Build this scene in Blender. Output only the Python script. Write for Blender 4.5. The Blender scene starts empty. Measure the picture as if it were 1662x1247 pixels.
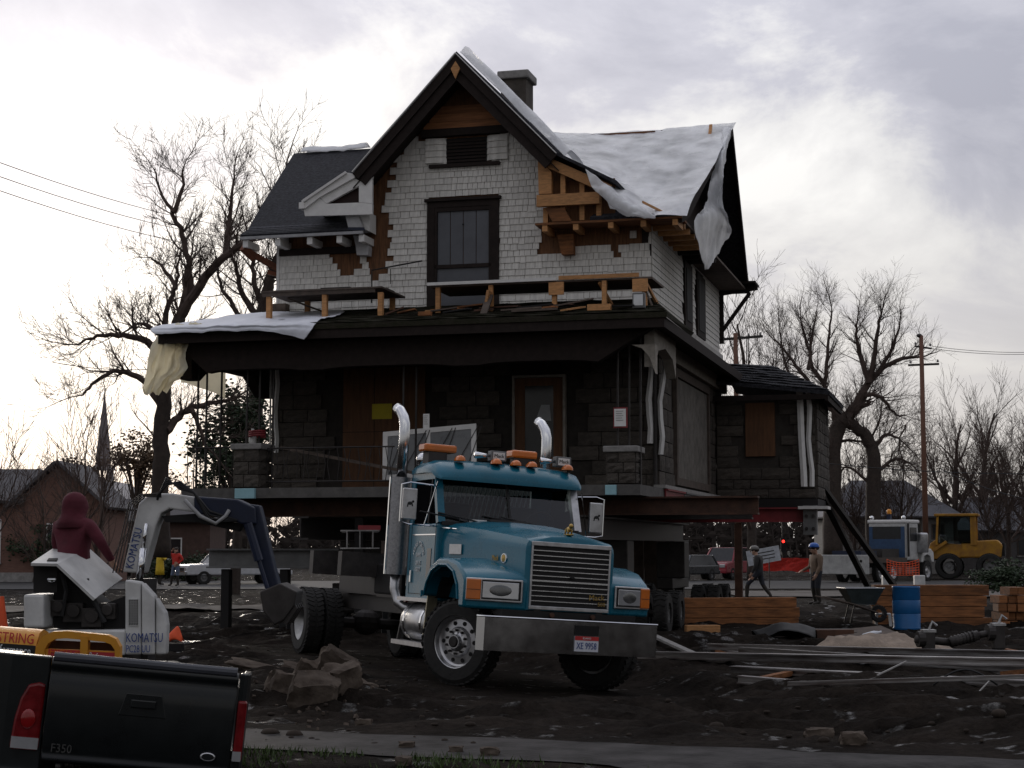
import bpy, bmesh, math, random
from mathutils import Vector, Matrix, noise
import numpy as np
rnd = random.Random(7)
sc = bpy.context.scene
C = sc.collection
R = math.radians

# ------------------------------------------------------------ camera
PITCH = R(5.437)
cd = bpy.data.cameras.new('camera'); cam = bpy.data.objects.new('camera', cd); C.objects.link(cam)
cam.location = (0, 0, 1.73); cam.rotation_euler = (R(90) + PITCH, 0, 0)
cd.sensor_width = 36; cd.lens = 2800 / 1662 * 36; cd.clip_start = .1; cd.clip_end = 5000
sc.camera = cam
sc.render.resolution_x = 1024; sc.render.resolution_y = 768

# ------------------------------------------------------------ sky and sun
SUN_AZ, SUN_EL = R(-16.0), R(7)
SUN = Vector((math.sin(SUN_AZ) * math.cos(SUN_EL), math.cos(SUN_AZ) * math.cos(SUN_EL), math.sin(SUN_EL)))
w = bpy.data.worlds.new('World'); sc.world = w; w.use_nodes = True
nt = w.node_tree; N = nt.nodes; L = nt.links
for n in list(N): N.remove(n)
def nn(t, **k):
    n = N.new(t)
    for a, b in k.items(): setattr(n, a, b)
    return n
out = nn('ShaderNodeOutputWorld'); bg = nn('ShaderNodeBackground'); bg.inputs['Strength'].default_value = 0.1
L.new(bg.outputs[0], out.inputs[0])
sky = nn('ShaderNodeTexSky', sky_type='NISHITA', sun_disc=False)
sky.sun_elevation = SUN_EL; sky.sun_rotation = SUN_AZ; sky.air_density = 1; sky.dust_density = 2
tc = nn('ShaderNodeTexCoord'); sep = nn('ShaderNodeSeparateXYZ'); L.new(tc.outputs['Generated'], sep.inputs[0])
def math_(op, a, b=None, clamp=False):
    n = nn('ShaderNodeMath', operation=op, use_clamp=clamp)
    for i, v in enumerate((a, b)):
        if v is None: continue
        if isinstance(v, (int, float)): n.inputs[i].default_value = v
        else: L.new(v, n.inputs[i])
    return n.outputs[0]
zc = math_('MAXIMUM', sep.outputs[2], 0.0)
den = math_('ADD', zc, 0.34)
comb = nn('ShaderNodeCombineXYZ')
L.new(math_('DIVIDE', sep.outputs[0], den), comb.inputs[0]); L.new(math_('DIVIDE', sep.outputs[1], den), comb.inputs[1])
def nz(scale, detail, rough, dist=0., off=(0, 0, 0)):
    mp = nn('ShaderNodeMapping'); mp.inputs['Location'].default_value = off
    L.new(comb.outputs[0], mp.inputs[0])
    n = nn('ShaderNodeTexNoise'); n.inputs['Scale'].default_value = scale; n.inputs['Detail'].default_value = detail
    n.inputs['Roughness'].default_value = rough; n.inputs['Distortion'].default_value = dist
    L.new(mp.outputs[0], n.inputs['Vector']); return n.outputs['Fac']
n1 = nz(3.4, 9, .6, .35, (3.1, 1.3, 0)); n2 = nz(1.3, 3, .5, 0, (7.4, 2.2, 0))
cl = math_('ADD', math_('MULTIPLY', n1, .62), math_('MULTIPLY', n2, .48))
ramp = nn('ShaderNodeValToRGB'); L.new(cl, ramp.inputs[0])
e = ramp.color_ramp.elements
e[0].position = .46; e[0].color = (4.9, 5.0, 5.9, 1)
e[1].position = .70; e[1].color = (11.0, 10.9, 10.8, 1)
m = e.new(.545); m.color = (6.2, 6.25, 7.1, 1); m2 = e.new(.61); m2.color = (8.9, 8.85, 9.0, 1)
# brighter veil of cloud low over the horizon
hz = nn('ShaderNodeMapRange'); hz.inputs['From Min'].default_value = .20; hz.inputs['From Max'].default_value = .06
L.new(sep.outputs[2], hz.inputs['Value'])
hm = nn('ShaderNodeMix', data_type='RGBA'); L.new(math_('MULTIPLY', hz.outputs[0], .85), hm.inputs[0]); L.new(ramp.outputs[0], hm.inputs[6])
hm.inputs[7].default_value = (11.6, 11.2, 10.9, 1)
# sunlit cloud round the hidden sun
dt = nn('ShaderNodeVectorMath', operation='DOT_PRODUCT'); L.new(tc.outputs['Generated'], dt.inputs[0]); dt.inputs[1].default_value = SUN
g1 = math_('POWER', math_('MAXIMUM', dt.outputs['Value'], 0.), 110.)
g2 = math_('POWER', math_('MAXIMUM', dt.outputs['Value'], 0.), 5.)
gl = math_('ADD', math_('MULTIPLY', g1, 8.0), math_('MULTIPLY', g2, .35))
gc = nn('ShaderNodeVectorMath', operation='SCALE'); gc.inputs[0].default_value = (1.0, .97, .92); L.new(gl, gc.inputs['Scale'])
ad = nn('ShaderNodeVectorMath', operation='ADD'); L.new(hm.outputs[2], ad.inputs[0]); L.new(gc.outputs[0], ad.inputs[1])
# a little clear sky through the thinnest cloud
# overcast lit by a low sun: cloud far from the sun is dimmer
fa = math_('POWER', math_('MULTIPLY', math_('ADD', dt.outputs['Value'], 1.), .5), 4.)
fall = math_('MULTIPLY', math_('ADD', math_('MULTIPLY', fa, .60), .40), math_('ADD', math_('MULTIPLY', zc, 1.7), .66))
sc2 = nn('ShaderNodeVectorMath', operation='SCALE'); L.new(ad.outputs[0], sc2.inputs[0]); L.new(fall, sc2.inputs['Scale'])
mx = nn('ShaderNodeMix', data_type='RGBA'); mx.inputs[0].default_value = .06
L.new(sc2.outputs[0], mx.inputs[6]); L.new(sky.outputs[0], mx.inputs[7])
L.new(mx.outputs[2], bg.inputs['Color'])

sl = bpy.data.lights.new('sun', 'SUN'); sl.energy = .9; sl.angle = R(14); sl.color = (1, .9, .78)
so = bpy.data.objects.new('sun', sl); C.objects.link(so); so.rotation_euler = SUN.to_track_quat('Z', 'Y').to_euler()
so.location = (-20, 60, 30)
sc.view_settings.view_transform = 'Standard'; sc.view_settings.look = 'None'
sc.view_settings.exposure = 0; sc.view_settings.gamma = 1

# ------------------------------------------------------------ helpers
F_ = 2800.
def ray(px, py):
    x = (px - 831) / F_; z = -(py - 623.5) / F_
    return Vector((x, math.cos(PITCH) - z * math.sin(PITCH), math.sin(PITCH) + z * math.cos(PITCH)))
CAM = Vector((0, 0, 1.73))
def at(px, py, Y):
    r = ray(px, py); return CAM + r * (Y / r.y)
def gnd(px, py, z=0.):
    r = ray(px, py); return CAM + r * ((z - 1.73) / r.z)
PH = R(15); HO = Vector((2.866, 35, 0))
HU = Vector((math.cos(PH), -math.sin(PH), 0)); HV = Vector((math.sin(PH), math.cos(PH), 0))
def hv(px, py, v=0.):
    r = ray(px, py); t = (v - (CAM - HO).dot(HV)) / r.dot(HV); p = CAM + r * t
    return (p - HO).dot(HU), p.z
def hw(u, v, w): return HO + HU * u + HV * v + Vector((0, 0, w))

def frame(d):
    d = d.normalized(); a = Vector((0, 0, 1)) if abs(d.z) < .9 else Vector((1, 0, 0))
    x = d.cross(a).normalized(); return x, x.cross(d).normalized()
class MB:
    def __init__(s): s.v = []; s.f = []; s.mi = []; s.cur = 0
    def add(s, vs, fs):
        o = len(s.v); s.v += [tuple(p) for p in vs]
        s.f += [tuple(o + i for i in f) for f in fs]; s.mi += [s.cur] * len(fs); return s
    def box(s, x0, x1, y0, y1, z0, z1, M=None):
        vs = [Vector((x, y, z)) for x in (x0, x1) for y in (y0, y1) for z in (z0, z1)]
        if M is not None: vs = [M @ p for p in vs]
        return s.add(vs, [(0, 1, 3, 2), (4, 6, 7, 5), (0, 4, 5, 1), (2, 3, 7, 6), (0, 2, 6, 4), (1, 5, 7, 3)])
    def bar(s, p, q, wd, ht=None, up=None):
        p = Vector(p); q = Vector(q); ht = ht or wd; d = q - p
        if up is None: x, y = frame(d)
        else:
            x = d.cross(Vector(up)).normalized(); y = x.cross(d).normalized()
        vs = [c + x * (a * wd / 2) + y * (b * ht / 2) for c in (p, q) for a, b in ((-1, -1), (1, -1), (1, 1), (-1, 1))]
        return s.add(vs, [(3, 2, 1, 0), (4, 5, 6, 7), (0, 1, 5, 4), (1, 2, 6, 5), (2, 3, 7, 6), (3, 0, 4, 7)])
    def tube(s, pts, r, n=8, cap=True):
        pts = [Vector(p) for p in pts]; k = len(pts)
        rs = list(r) if isinstance(r, (list, tuple)) else [r] * k
        d = (pts[1] - pts[0]).normalized(); x, y = frame(d); vs = []
        for i, p in enumerate(pts):
            t = (pts[min(i + 1, k - 1)] - pts[max(i - 1, 0)])
            if t.length < 1e-9: t = d
            t.normalize(); x = (x - t * x.dot(t)).normalized(); y = t.cross(x)
            vs += [p + (x * math.cos(2 * math.pi * j / n) + y * math.sin(2 * math.pi * j / n)) * rs[i] for j in range(n)]
        fs = [(i * n + j, i * n + (j + 1) % n, (i + 1) * n + (j + 1) % n, (i + 1) * n + j) for i in range(k - 1) for j in range(n)]
        if cap: fs += [tuple(reversed(range(n))), tuple((k - 1) * n + j for j in range(n))]
        return s.add(vs, fs)
    def lathe(s, prof, n=24, M=None, closed=False):   # (r, z) round z
        vs = []; k = len(prof)
        for r, z in prof:
            vs += [Vector((r * math.cos(2 * math.pi * j / n), r * math.sin(2 * math.pi * j / n), z)) for j in range(n)]
        if M is not None: vs = [M @ p for p in vs]
        fs = [(i * n + j, i * n + (j + 1) % n, (i + 1) * n + (j + 1) % n, (i + 1) * n + j) for i in range(k - 1) for j in range(n)]
        if closed: fs += [((k - 1) * n + j, (k - 1) * n + (j + 1) % n, (j + 1) % n, j) for j in range(n)]
        else: fs += [tuple(reversed(range(n))), tuple((k - 1) * n + j for j in range(n))]
        return s.add(vs, fs)
    def prism(s, poly, a, b, ax='y', M=None):   # polygon in the other two axes
        def mk(p, t): return Vector((t, p[0], p[1])) if ax == 'x' else Vector((p[0], t, p[1])) if ax == 'y' else Vector((p[0], p[1], t))
        n = len(poly); vs = [mk(p, a) for p in poly] + [mk(p, b) for p in poly]
        if M is not None: vs = [M @ p for p in vs]
        return s.add(vs, [tuple(range(n)), tuple(reversed(range(n, 2 * n)))] + [(i, i + n, (i + 1) % n + n, (i + 1) % n) for i in range(n)])
    def grid(s, pts):   # list of rows of points
        nr, nc = len(pts), len(pts[0])
        return s.add([p for row in pts for p in row], [(i * nc + j, i * nc + j + 1, (i + 1) * nc + j + 1, (i + 1) * nc + j) for i in range(nr - 1) for j in range(nc - 1)])
    def loft(s, secs, closed=False, caps=True):
        n = len(secs[0]); o = [p for q in secs for p in q]; fs = []
        for i in range(len(secs) - 1):
            for j in range(n if closed else n - 1):
                fs.append((i * n + j, i * n + (j + 1) % n, (i + 1) * n + (j + 1) % n, (i + 1) * n + j))
        if caps: fs += [tuple(reversed(range(n))), tuple((len(secs) - 1) * n + j for j in range(n))]
        return s.add(o, fs)
    def ball(s, c, r, nu=12, nv=8, M=None):
        r = r if isinstance(r, (list, tuple)) else (r, r, r); c = Vector(c); vs = []
        for i in range(nv + 1):
            t = math.pi * i / nv
            for j in range(nu):
                p = 2 * math.pi * j / nu
                q = Vector((r[0] * math.sin(t) * math.cos(p), r[1] * math.sin(t) * math.sin(p), r[2] * math.cos(t)))
                vs.append(c + (M @ q if M is not None else q))
        return s.add(vs, [(i * nu + j, (i + 1) * nu + j, (i + 1) * nu + (j + 1) % nu, i * nu + (j + 1) % nu) for i in range(nv) for j in range(nu)])
    def mesh(s, name, mats, smooth=False):
        me = bpy.data.meshes.new(name); me.from_pydata(s.v, [], s.f)
        for mt in (mats if isinstance(mats, (list, tuple)) else [mats]): me.materials.append(mt)
        if max(s.mi, default=0) > 0: me.polygons.foreach_set('material_index', s.mi)
        bm = bmesh.new(); bm.from_mesh(me); bmesh.ops.recalc_face_normals(bm, faces=bm.faces); bm.to_mesh(me); bm.free()
        if smooth: me.shade_smooth()
        return me
    def build(s, name, mats, parent=None, smooth=False, bevel=0, loc=None, rot=None, thick=0, sub=0, ang=None):
        me = s.mesh(name, mats, smooth)
        o = bpy.data.objects.new(name, me); C.objects.link(o)
        if parent is not None: o.parent = parent
        if loc is not None: o.location = loc
        if rot is not None: o.rotation_euler = rot
        if thick:
            md = o.modifiers.new('solidify', 'SOLIDIFY'); md.thickness = thick
        if sub:
            md = o.modifiers.new('sub', 'SUBSURF'); md.levels = md.render_levels = sub
        if bevel:
            md = o.modifiers.new('bevel', 'BEVEL'); md.width = bevel; md.segments = 2; md.limit_method = 'ANGLE'; md.angle_limit = R(40)
        if ang is not None:
            me.shade_smooth(); me.set_sharp_from_angle(angle=R(ang))
        return o
def thing(name, label, cat, loc=(0, 0, 0), rz=0., group=None, rot=None):
    o = bpy.data.objects.new(name, None); C.objects.link(o); o.location = loc
    o.rotation_euler = rot if rot is not None else (0, 0, rz); o.empty_display_size = .3
    return tag(o, label, cat, group)
def tag(o, label, cat, group=None):
    o['label'] = label; o['category'] = cat
    if group: o['group'] = group
    return o
def structure(o): o['kind'] = 'structure'; return o
def stuff(o, label=None, cat=None):
    o['kind'] = 'stuff'
    if label: o['label'] = label; o['category'] = cat
    return o
def copy_tree(o, parent=None):
    c = o.copy(); C.objects.link(c); c.parent = parent
    for ch in [x for x in bpy.data.objects if x.parent is o]: copy_tree(ch, c)
    return c
def text(name, s, size, mt, parent, M, align='CENTER', ext=.003, xs=1.):
    cu = bpy.data.curves.new(name, 'FONT'); cu.body = s; cu.size = size; cu.align_x = align; cu.align_y = 'CENTER'; cu.extrude = ext; cu.resolution_u = 2
    t = bpy.data.objects.new(name, cu); C.objects.link(t)
    dg = bpy.context.evaluated_depsgraph_get(); me = bpy.data.meshes.new_from_object(t.evaluated_get(dg))
    bpy.data.objects.remove(t); me.transform(Matrix.Diagonal((xs, 1, 1, 1))); me.transform(M); me.materials.clear(); me.materials.append(mt); me.name = name
    o = bpy.data.objects.new(name, me); C.objects.link(o); o.parent = parent; return o
def basis(o, x, y):      # matrix whose x, y axes are given, at o
    x = Vector(x).normalized(); y = Vector(y); y = (y - x * y.dot(x)).normalized(); z = x.cross(y)
    return Matrix(((x.x, y.x, z.x, o[0]), (x.y, y.y, z.y, o[1]), (x.z, y.z, z.z, o[2]), (0, 0, 0, 1)))

# ------------------------------------------------------------ materials
MATS = {}
def mat(name, col, rough=.7, metal=0., var=.25, scale=6., bump=.0, bscale=30., coat=0., col2=None, spec=.4, detail=4., stretch=None, trans=0., alpha=1., translucent=0., emit=None, clear=0.):
    if name in MATS: return MATS[name]
    mt = bpy.data.materials.new(name); mt.use_nodes = True; t = mt.node_tree; nd = t.nodes; lk = t.links
    p = nd['Principled BSDF']; p.inputs['Roughness'].default_value = rough; p.inputs['Metallic'].default_value = metal
    p.inputs['Specular IOR Level'].default_value = spec; p.inputs['Coat Weight'].default_value = coat; p.inputs['Coat Roughness'].default_value = .08
    p.inputs['Transmission Weight'].default_value = trans; p.inputs['Alpha'].default_value = alpha
    tcn = nd.new('ShaderNodeTexCoord'); src = tcn.outputs['Object']
    if stretch:
        mp = nd.new('ShaderNodeMapping'); mp.inputs['Scale'].default_value = stretch; lk.new(src, mp.inputs[0]); src = mp.outputs[0]
    n = nd.new('ShaderNodeTexNoise'); n.inputs['Scale'].default_value = scale; n.inputs['Detail'].default_value = detail; n.inputs['Roughness'].default_value = .62
    lk.new(src, n.inputs['Vector'])
    mr = nd.new('ShaderNodeMapRange'); mr.inputs['From Min'].default_value = .3; mr.inputs['From Max'].default_value = .7; lk.new(n.outputs['Fac'], mr.inputs['Value'])
    mxn = nd.new('ShaderNodeMix'); mxn.data_type = 'RGBA'; lk.new(mr.outputs[0], mxn.inputs[0])
    c2 = col2 or tuple(c * (1 - var) for c in col); c1 = col if col2 else tuple(min(1, c * (1 + var * .6)) for c in col)
    mxn.inputs[6].default_value = (*c2, 1); mxn.inputs[7].default_value = (*c1, 1)
    oi = nd.new('ShaderNodeObjectInfo'); hs = nd.new('ShaderNodeHueSaturation')
    vr = nd.new('ShaderNodeMapRange'); vr.inputs['To Min'].default_value = 1 - var * .45; vr.inputs['To Max'].default_value = 1 + var * .45
    lk.new(oi.outputs['Random'], vr.inputs['Value']); lk.new(vr.outputs[0], hs.inputs['Value']); lk.new(mxn.outputs[2], hs.inputs['Color'])
    lk.new(hs.outputs[0], p.inputs['Base Color'])
    rr = nd.new('ShaderNodeMapRange'); rr.inputs['To Min'].default_value = max(.02, rough - .12 * (rough > .1)); rr.inputs['To Max'].default_value = min(1, rough + .12 * (rough > .1)); lk.new(n.outputs['Fac'], rr.inputs['Value']); lk.new(rr.outputs[0], p.inputs['Roughness'])
    if bump:
        b = nd.new('ShaderNodeBump'); b.inputs['Strength'].default_value = bump; b.inputs['Distance'].default_value = .02
        n2_ = nd.new('ShaderNodeTexNoise'); n2_.inputs['Scale'].default_value = bscale; n2_.inputs['Detail'].default_value = 3; lk.new(src, n2_.inputs['Vector'])
        lk.new(n2_.outputs['Fac'], b.inputs['Height']); lk.new(b.outputs[0], p.inputs['Normal'])
    if translucent:
        tr = nd.new('ShaderNodeBsdfTranslucent'); lk.new(hs.outputs[0], tr.inputs[0]); ms = nd.new('ShaderNodeMixShader'); ms.inputs[0].default_value = translucent
        lk.new(p.outputs[0], ms.inputs[1]); lk.new(tr.outputs[0], ms.inputs[2]); lk.new(ms.outputs[0], nd['Material Output'].inputs[0])
    if clear:
        tp = nd.new('ShaderNodeBsdfTransparent'); m3 = nd.new('ShaderNodeMixShader'); cn = nd.new('ShaderNodeTexNoise'); cn.inputs['Scale'].default_value = 1.6; cn.inputs['Detail'].default_value = 5; lk.new(src, cn.inputs['Vector'])
        cr_ = nd.new('ShaderNodeMapRange'); cr_.inputs['From Min'].default_value = .35; cr_.inputs['From Max'].default_value = .7; cr_.inputs['To Max'].default_value = clear; lk.new(cn.outputs['Fac'], cr_.inputs['Value']); lk.new(cr_.outputs[0], m3.inputs[0])
        sh0 = nd['Material Output'].inputs[0].links[0].from_socket; lk.new(sh0, m3.inputs[1]); lk.new(tp.outputs[0], m3.inputs[2]); lk.new(m3.outputs[0], nd['Material Output'].inputs[0])
    if emit:
        p.inputs['Emission Color'].default_value = (*emit[0], 1); p.inputs['Emission Strength'].default_value = emit[1]
    MATS[name] = mt; return mt
def glass_mat(name, tint, alpha=.35, rough=.03):
    if name in MATS: return MATS[name]
    mt = bpy.data.materials.new(name); mt.use_nodes = True; t = mt.node_tree; nd = t.nodes; lk = t.links
    nd.remove(nd['Principled BSDF'])
    g = nd.new('ShaderNodeBsdfGlossy'); g.inputs['Roughness'].default_value = rough
    tr = nd.new('ShaderNodeBsdfTransparent'); tr.inputs[0].default_value = (*tint, 1)
    fr = nd.new('ShaderNodeFresnel'); fr.inputs[0].default_value = 1.5
    nzn = nd.new('ShaderNodeTexNoise'); nzn.inputs['Scale'].default_value = 5; bmp = nd.new('ShaderNodeBump'); bmp.inputs['Strength'].default_value = .05
    lk.new(nzn.outputs[0], bmp.inputs['Height']); lk.new(bmp.outputs[0], g.inputs['Normal'])
    a = nd.new('ShaderNodeMath'); a.operation = 'ADD'; a.inputs[1].default_value = alpha * .2; lk.new(fr.outputs[0], a.inputs[0])
    ms = nd.new('ShaderNodeMixShader'); lk.new(a.outputs[0], ms.inputs[0]); lk.new(tr.outputs[0], ms.inputs[1]); lk.new(g.outputs[0], ms.inputs[2])
    lk.new(ms.outputs[0], nd['Material Output'].inputs[0]); MATS[name] = mt; return mt

M_shingle = mat('painted_shingle', (.70, .68, .64), .8, var=.22, scale=3, bump=.3, bscale=40, stretch=(3, 3, .5))
M_sheath = mat('bare_sheathing', (.16, .075, .035), .85, var=.5, scale=5, bump=.4, stretch=(6, 6, .6))
M_newwood = mat('fresh_lumber', (.50, .25, .10), .7, var=.3, scale=4, stretch=(2, 2, 8), bump=.15)
M_oldwood = mat('weathered_wood', (.11, .085, .07), .85, var=.4, scale=5, bump=.3)
M_orange = mat('orange_timber', (.25, .10, .036), .8, var=.6, scale=4, stretch=(.6, 4, 4), bump=.2)
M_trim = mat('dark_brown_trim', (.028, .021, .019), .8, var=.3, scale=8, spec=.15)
M_white = mat('white_trim_paint', (.72, .71, .69), .6, var=.1, scale=5)
M_roof = mat('asphalt_roofing', (.045, .046, .054), .95, spec=.2, var=.7, scale=14, bump=.6, bscale=60)
M_porchroof = mat('mossy_porch_roofing', (.04, .034, .027), .95, spec=.15, col2=(.022, .024, .013), var=.4, scale=6, bump=.7, bscale=35)
M_stone = mat('sandstone_block', (.075, .064, .054), .9, var=.4, scale=3, bump=.8, bscale=14)
M_mortar = mat('mortar', (.042, .036, .031), .95, var=.3, scale=10)
M_ply = mat('plywood', (.12, .056, .026), .75, var=.35, scale=3, stretch=(5, 5, .7))
M_black = mat('black_void', (.012, .011, .011), .8, var=.3)
M_steel = mat('dark_steel', (.05, .045, .043), .55, metal=.5, var=.4, scale=5)
M_rust = mat('rusty_steel', (.08, .038, .024), .7, metal=.2, var=.5, scale=4, bump=.2)
M_red = mat('red_painted_steel', (.22, .025, .03), .55, var=.3, scale=4)
M_greysteel = mat('grey_painted_steel', (.15, .15, .15), .55, var=.25, scale=4)
M_chrome = mat('chrome', (.75, .76, .78), .08, metal=1, var=.06, scale=3)
M_alu = mat('dull_aluminium', (.52, .52, .53), .34, metal=.9, var=.25, scale=7)
M_teal = mat('teal_truck_paint', (.004, .128, .2), .28, col2=(.006, .10, .152), var=.12, scale=3.5, detail=9, coat=.2, spec=.3, bump=.03, bscale=3)
M_tyre = mat('tyre_rubber', (.022, .021, .02), .85, var=.4, scale=9, bump=.3)
M_rubber = mat('black_rubber', (.015, .015, .016), .6, var=.3)
M_amber = mat('amber_lens', (.60, .15, .015), .2, var=.15, spec=.6)
M_lens = mat('clear_lens', (.55, .56, .58), .1, var=.15, spec=.8, metal=.5)
M_redlens = mat('red_lens', (.16, .005, .008), .2, var=.4, spec=.4, scale=12)
M_glass = glass_mat('window_glass', (.42, .50, .50), .02)
M_darkglass = mat('dark_window_glass', (.02, .022, .025), .12, var=.3, spec=.35)
M_gold = mat('gold_badge', (.45, .30, .09), .35, metal=.8, var=.2)
M_wtext = mat('white_lettering', (.7, .72, .72), .6, var=.1)
M_btext = mat('blue_lettering', (.03, .06, .22), .6, var=.15)
M_ktext = mat('black_lettering', (.015, .015, .015), .6, var=.1)
M_rtext = mat('red_lettering', (.5, .03, .03), .6, var=.1)
M_paper = mat('paper', (.75, .74, .72), .8, var=.06)
M_yellow = mat('yellow_machine_paint', (.42, .21, .012), .6, col2=(.22, .10, .02), var=.2, scale=2.5)
M_excw = mat('scuffed_white_paint', (.55, .55, .54), .5, var=.25, scale=3, bump=.05)
M_blue = mat('blue_paint', (.006, .012, .036), .5, var=.3, scale=5)
M_drum = mat('blue_drum_plastic', (.012, .11, .30), .4, var=.12)
M_plastic = mat('clear_plastic_sheet', (.95, .96, .98), .3, var=.04, scale=2, bump=.3, bscale=6, translucent=.3, spec=.8, clear=.55)
M_tarp = mat('cream_tarp', (.95, .91, .78), .6, var=.06, scale=3, bump=.35, bscale=10, translucent=.68)
M_tarpw = mat('white_tarp', (.80, .82, .88), .45, var=.1, scale=2, bump=.4, bscale=9, translucent=.12)
M_bark = mat('tree_bark', (.055, .042, .035), .9, var=.35, scale=6, bump=.6, bscale=14)
M_twig = mat('bare_twigs', (.085, .06, .05), .9, var=.3, scale=3)
M_leaf = mat('dark_evergreen_leaf', (.03, .05, .022), .7, var=.4, scale=2)
M_brownleaf = mat('withered_brown_leaf', (.13, .085, .05), .8, var=.4, scale=2)
M_pole = mat('utility_pole_wood', (.15, .075, .05), .85, var=.35, scale=5, stretch=(6, 6, .5), bump=.3)
M_conc = mat('concrete', (.27, .26, .25), .8, var=.3, scale=5, bump=.5, bscale=25)
M_rubble = mat('muddy_concrete', (.13, .105, .085), .95, spec=.1, col2=(.04, .03, .024), var=.3, scale=4, bump=.8, bscale=16)
M_skin = mat('skin', (.42, .25, .18), .6, var=.1)
M_hair = mat('dark_hair', (.03, .02, .015), .7, var=.2)
M_denim = mat('denim', (.05, .07, .12), .85, var=.2)
M_shoe = mat('boots', (.03, .025, .02), .7, var=.2)

# ------------------------------------------------------------ ground
TH = R(22); TA = Vector((.21, 22.59, 0)); TF = Vector((math.sin(TH), -math.cos(TH), 0)); TL = Vector((math.cos(TH), math.sin(TH), 0))
ROLL = R(-3.6)
def sst(a, b, x):
    t = min(1, max(0, (x - a) / (b - a))); return t * t * (3 - 2 * t)
def fr(x, y, o=4): return noise.fractal(Vector((x, y, 3.7)), .9, 2.1, o)
PA = Vector((-2.6, 16.73)); PD = Vector((.943, -.333)); PN = Vector((-.333, -.943))
RUTS = [(0, 18.2, .96, -.28, 0.), (0, 19.9, .955, -.295, .4), (3, 20.2, .98, -.2, 2.), (4, 22.0, .985, -.17, 2.4), (-4, 24, .9, -.43, 1.), (6, 30, .97, .24, 3.), (6, 31.8, .97, .24, 3.2), (-6, 34, .98, .2, .7), (-6, 36, .98, .2, 1.1)]
def gz(x, y):
    t = (Vector((x, y)) - PA).dot(PN)
    m = sst(-16, -11, x) * sst(18, 13, x) * sst(-.1, -1.3, t) * sst(58, 48, y)
    z = m * (.12 * fr(x * .33, y * .33, 3) + .13 * fr(x * .8 + y * .25, y * 1.9, 4) + .05 * abs(fr(x * 3.2, y * 4.5, 4)) + .02)
    # ruts along the way of the truck
    d = Vector((x, y, 0)) - TA; lx = d.dot(TF); ly = d.dot(TL)
    k = sst(2.4, 1.5, abs(ly)) * sst(3.5, 1.6, lx) * sst(-11, -8.3, lx)
    z = z * (1 - k) + k * (-.07 + ly * math.tan(ROLL) * .95 + .015 * fr(x * 3, y * 3, 3))
    for (x0, y0, dx_, dy_, ph) in RUTS:
        lt = (x - x0) * -dy_ + (y - y0) * dx_ + .25 * math.sin(((x - x0) * dx_ + (y - y0) * dy_) * .35 + ph)
        if abs(lt) < .6:
            ls = (x - x0) * dx_ + (y - y0) * dy_
            z += m * (1 - k) * (-.10 * math.exp(-(lt / .16) ** 2) * (1 + .25 * math.sin(ls * 14)) + .05 * math.exp(-((abs(lt) - .3) / .1) ** 2))
    z += .10 * m * sst(.5, 0, abs(abs(t) - 2.3)) * fr(x * 1.3 + 9, y, 3)
    z -= .36 * sst(14.2, 12.9, y)
    return z
def axis(dense0, dense1, step, lim0, lim1):
    a = list(np.arange(dense0, dense1 + 1e-6, step)); s = step; v = dense1
    while v < lim1: s *= 1.25; v += s; a.append(v)
    s = step; v = dense0
    while v > lim0: s *= 1.25; v -= s; a.insert(0, v)
    return a
xs = axis(-13, 14, .11, -1500, 1500); ys = axis(13, 34, .11, -60, 40); ys = [y for y in ys if y <= 34]; s_ = .12; v_ = ys[-1]
while v_ < 3000: s_ *= 1.03 if v_ < 60 else 1.2; v_ += s_; ys.append(v_)
nx, ny = len(xs), len(ys)
gv = [(x, y, gz(x, y)) for y in ys for x in xs]
g = MB(); g.v = gv; g.f = [(i * nx + j, i * nx + j + 1, (i + 1) * nx + j + 1, (i + 1) * nx + j) for i in range(ny - 1) for j in range(nx - 1)]; g.mi = [0] * len(g.f)
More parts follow.
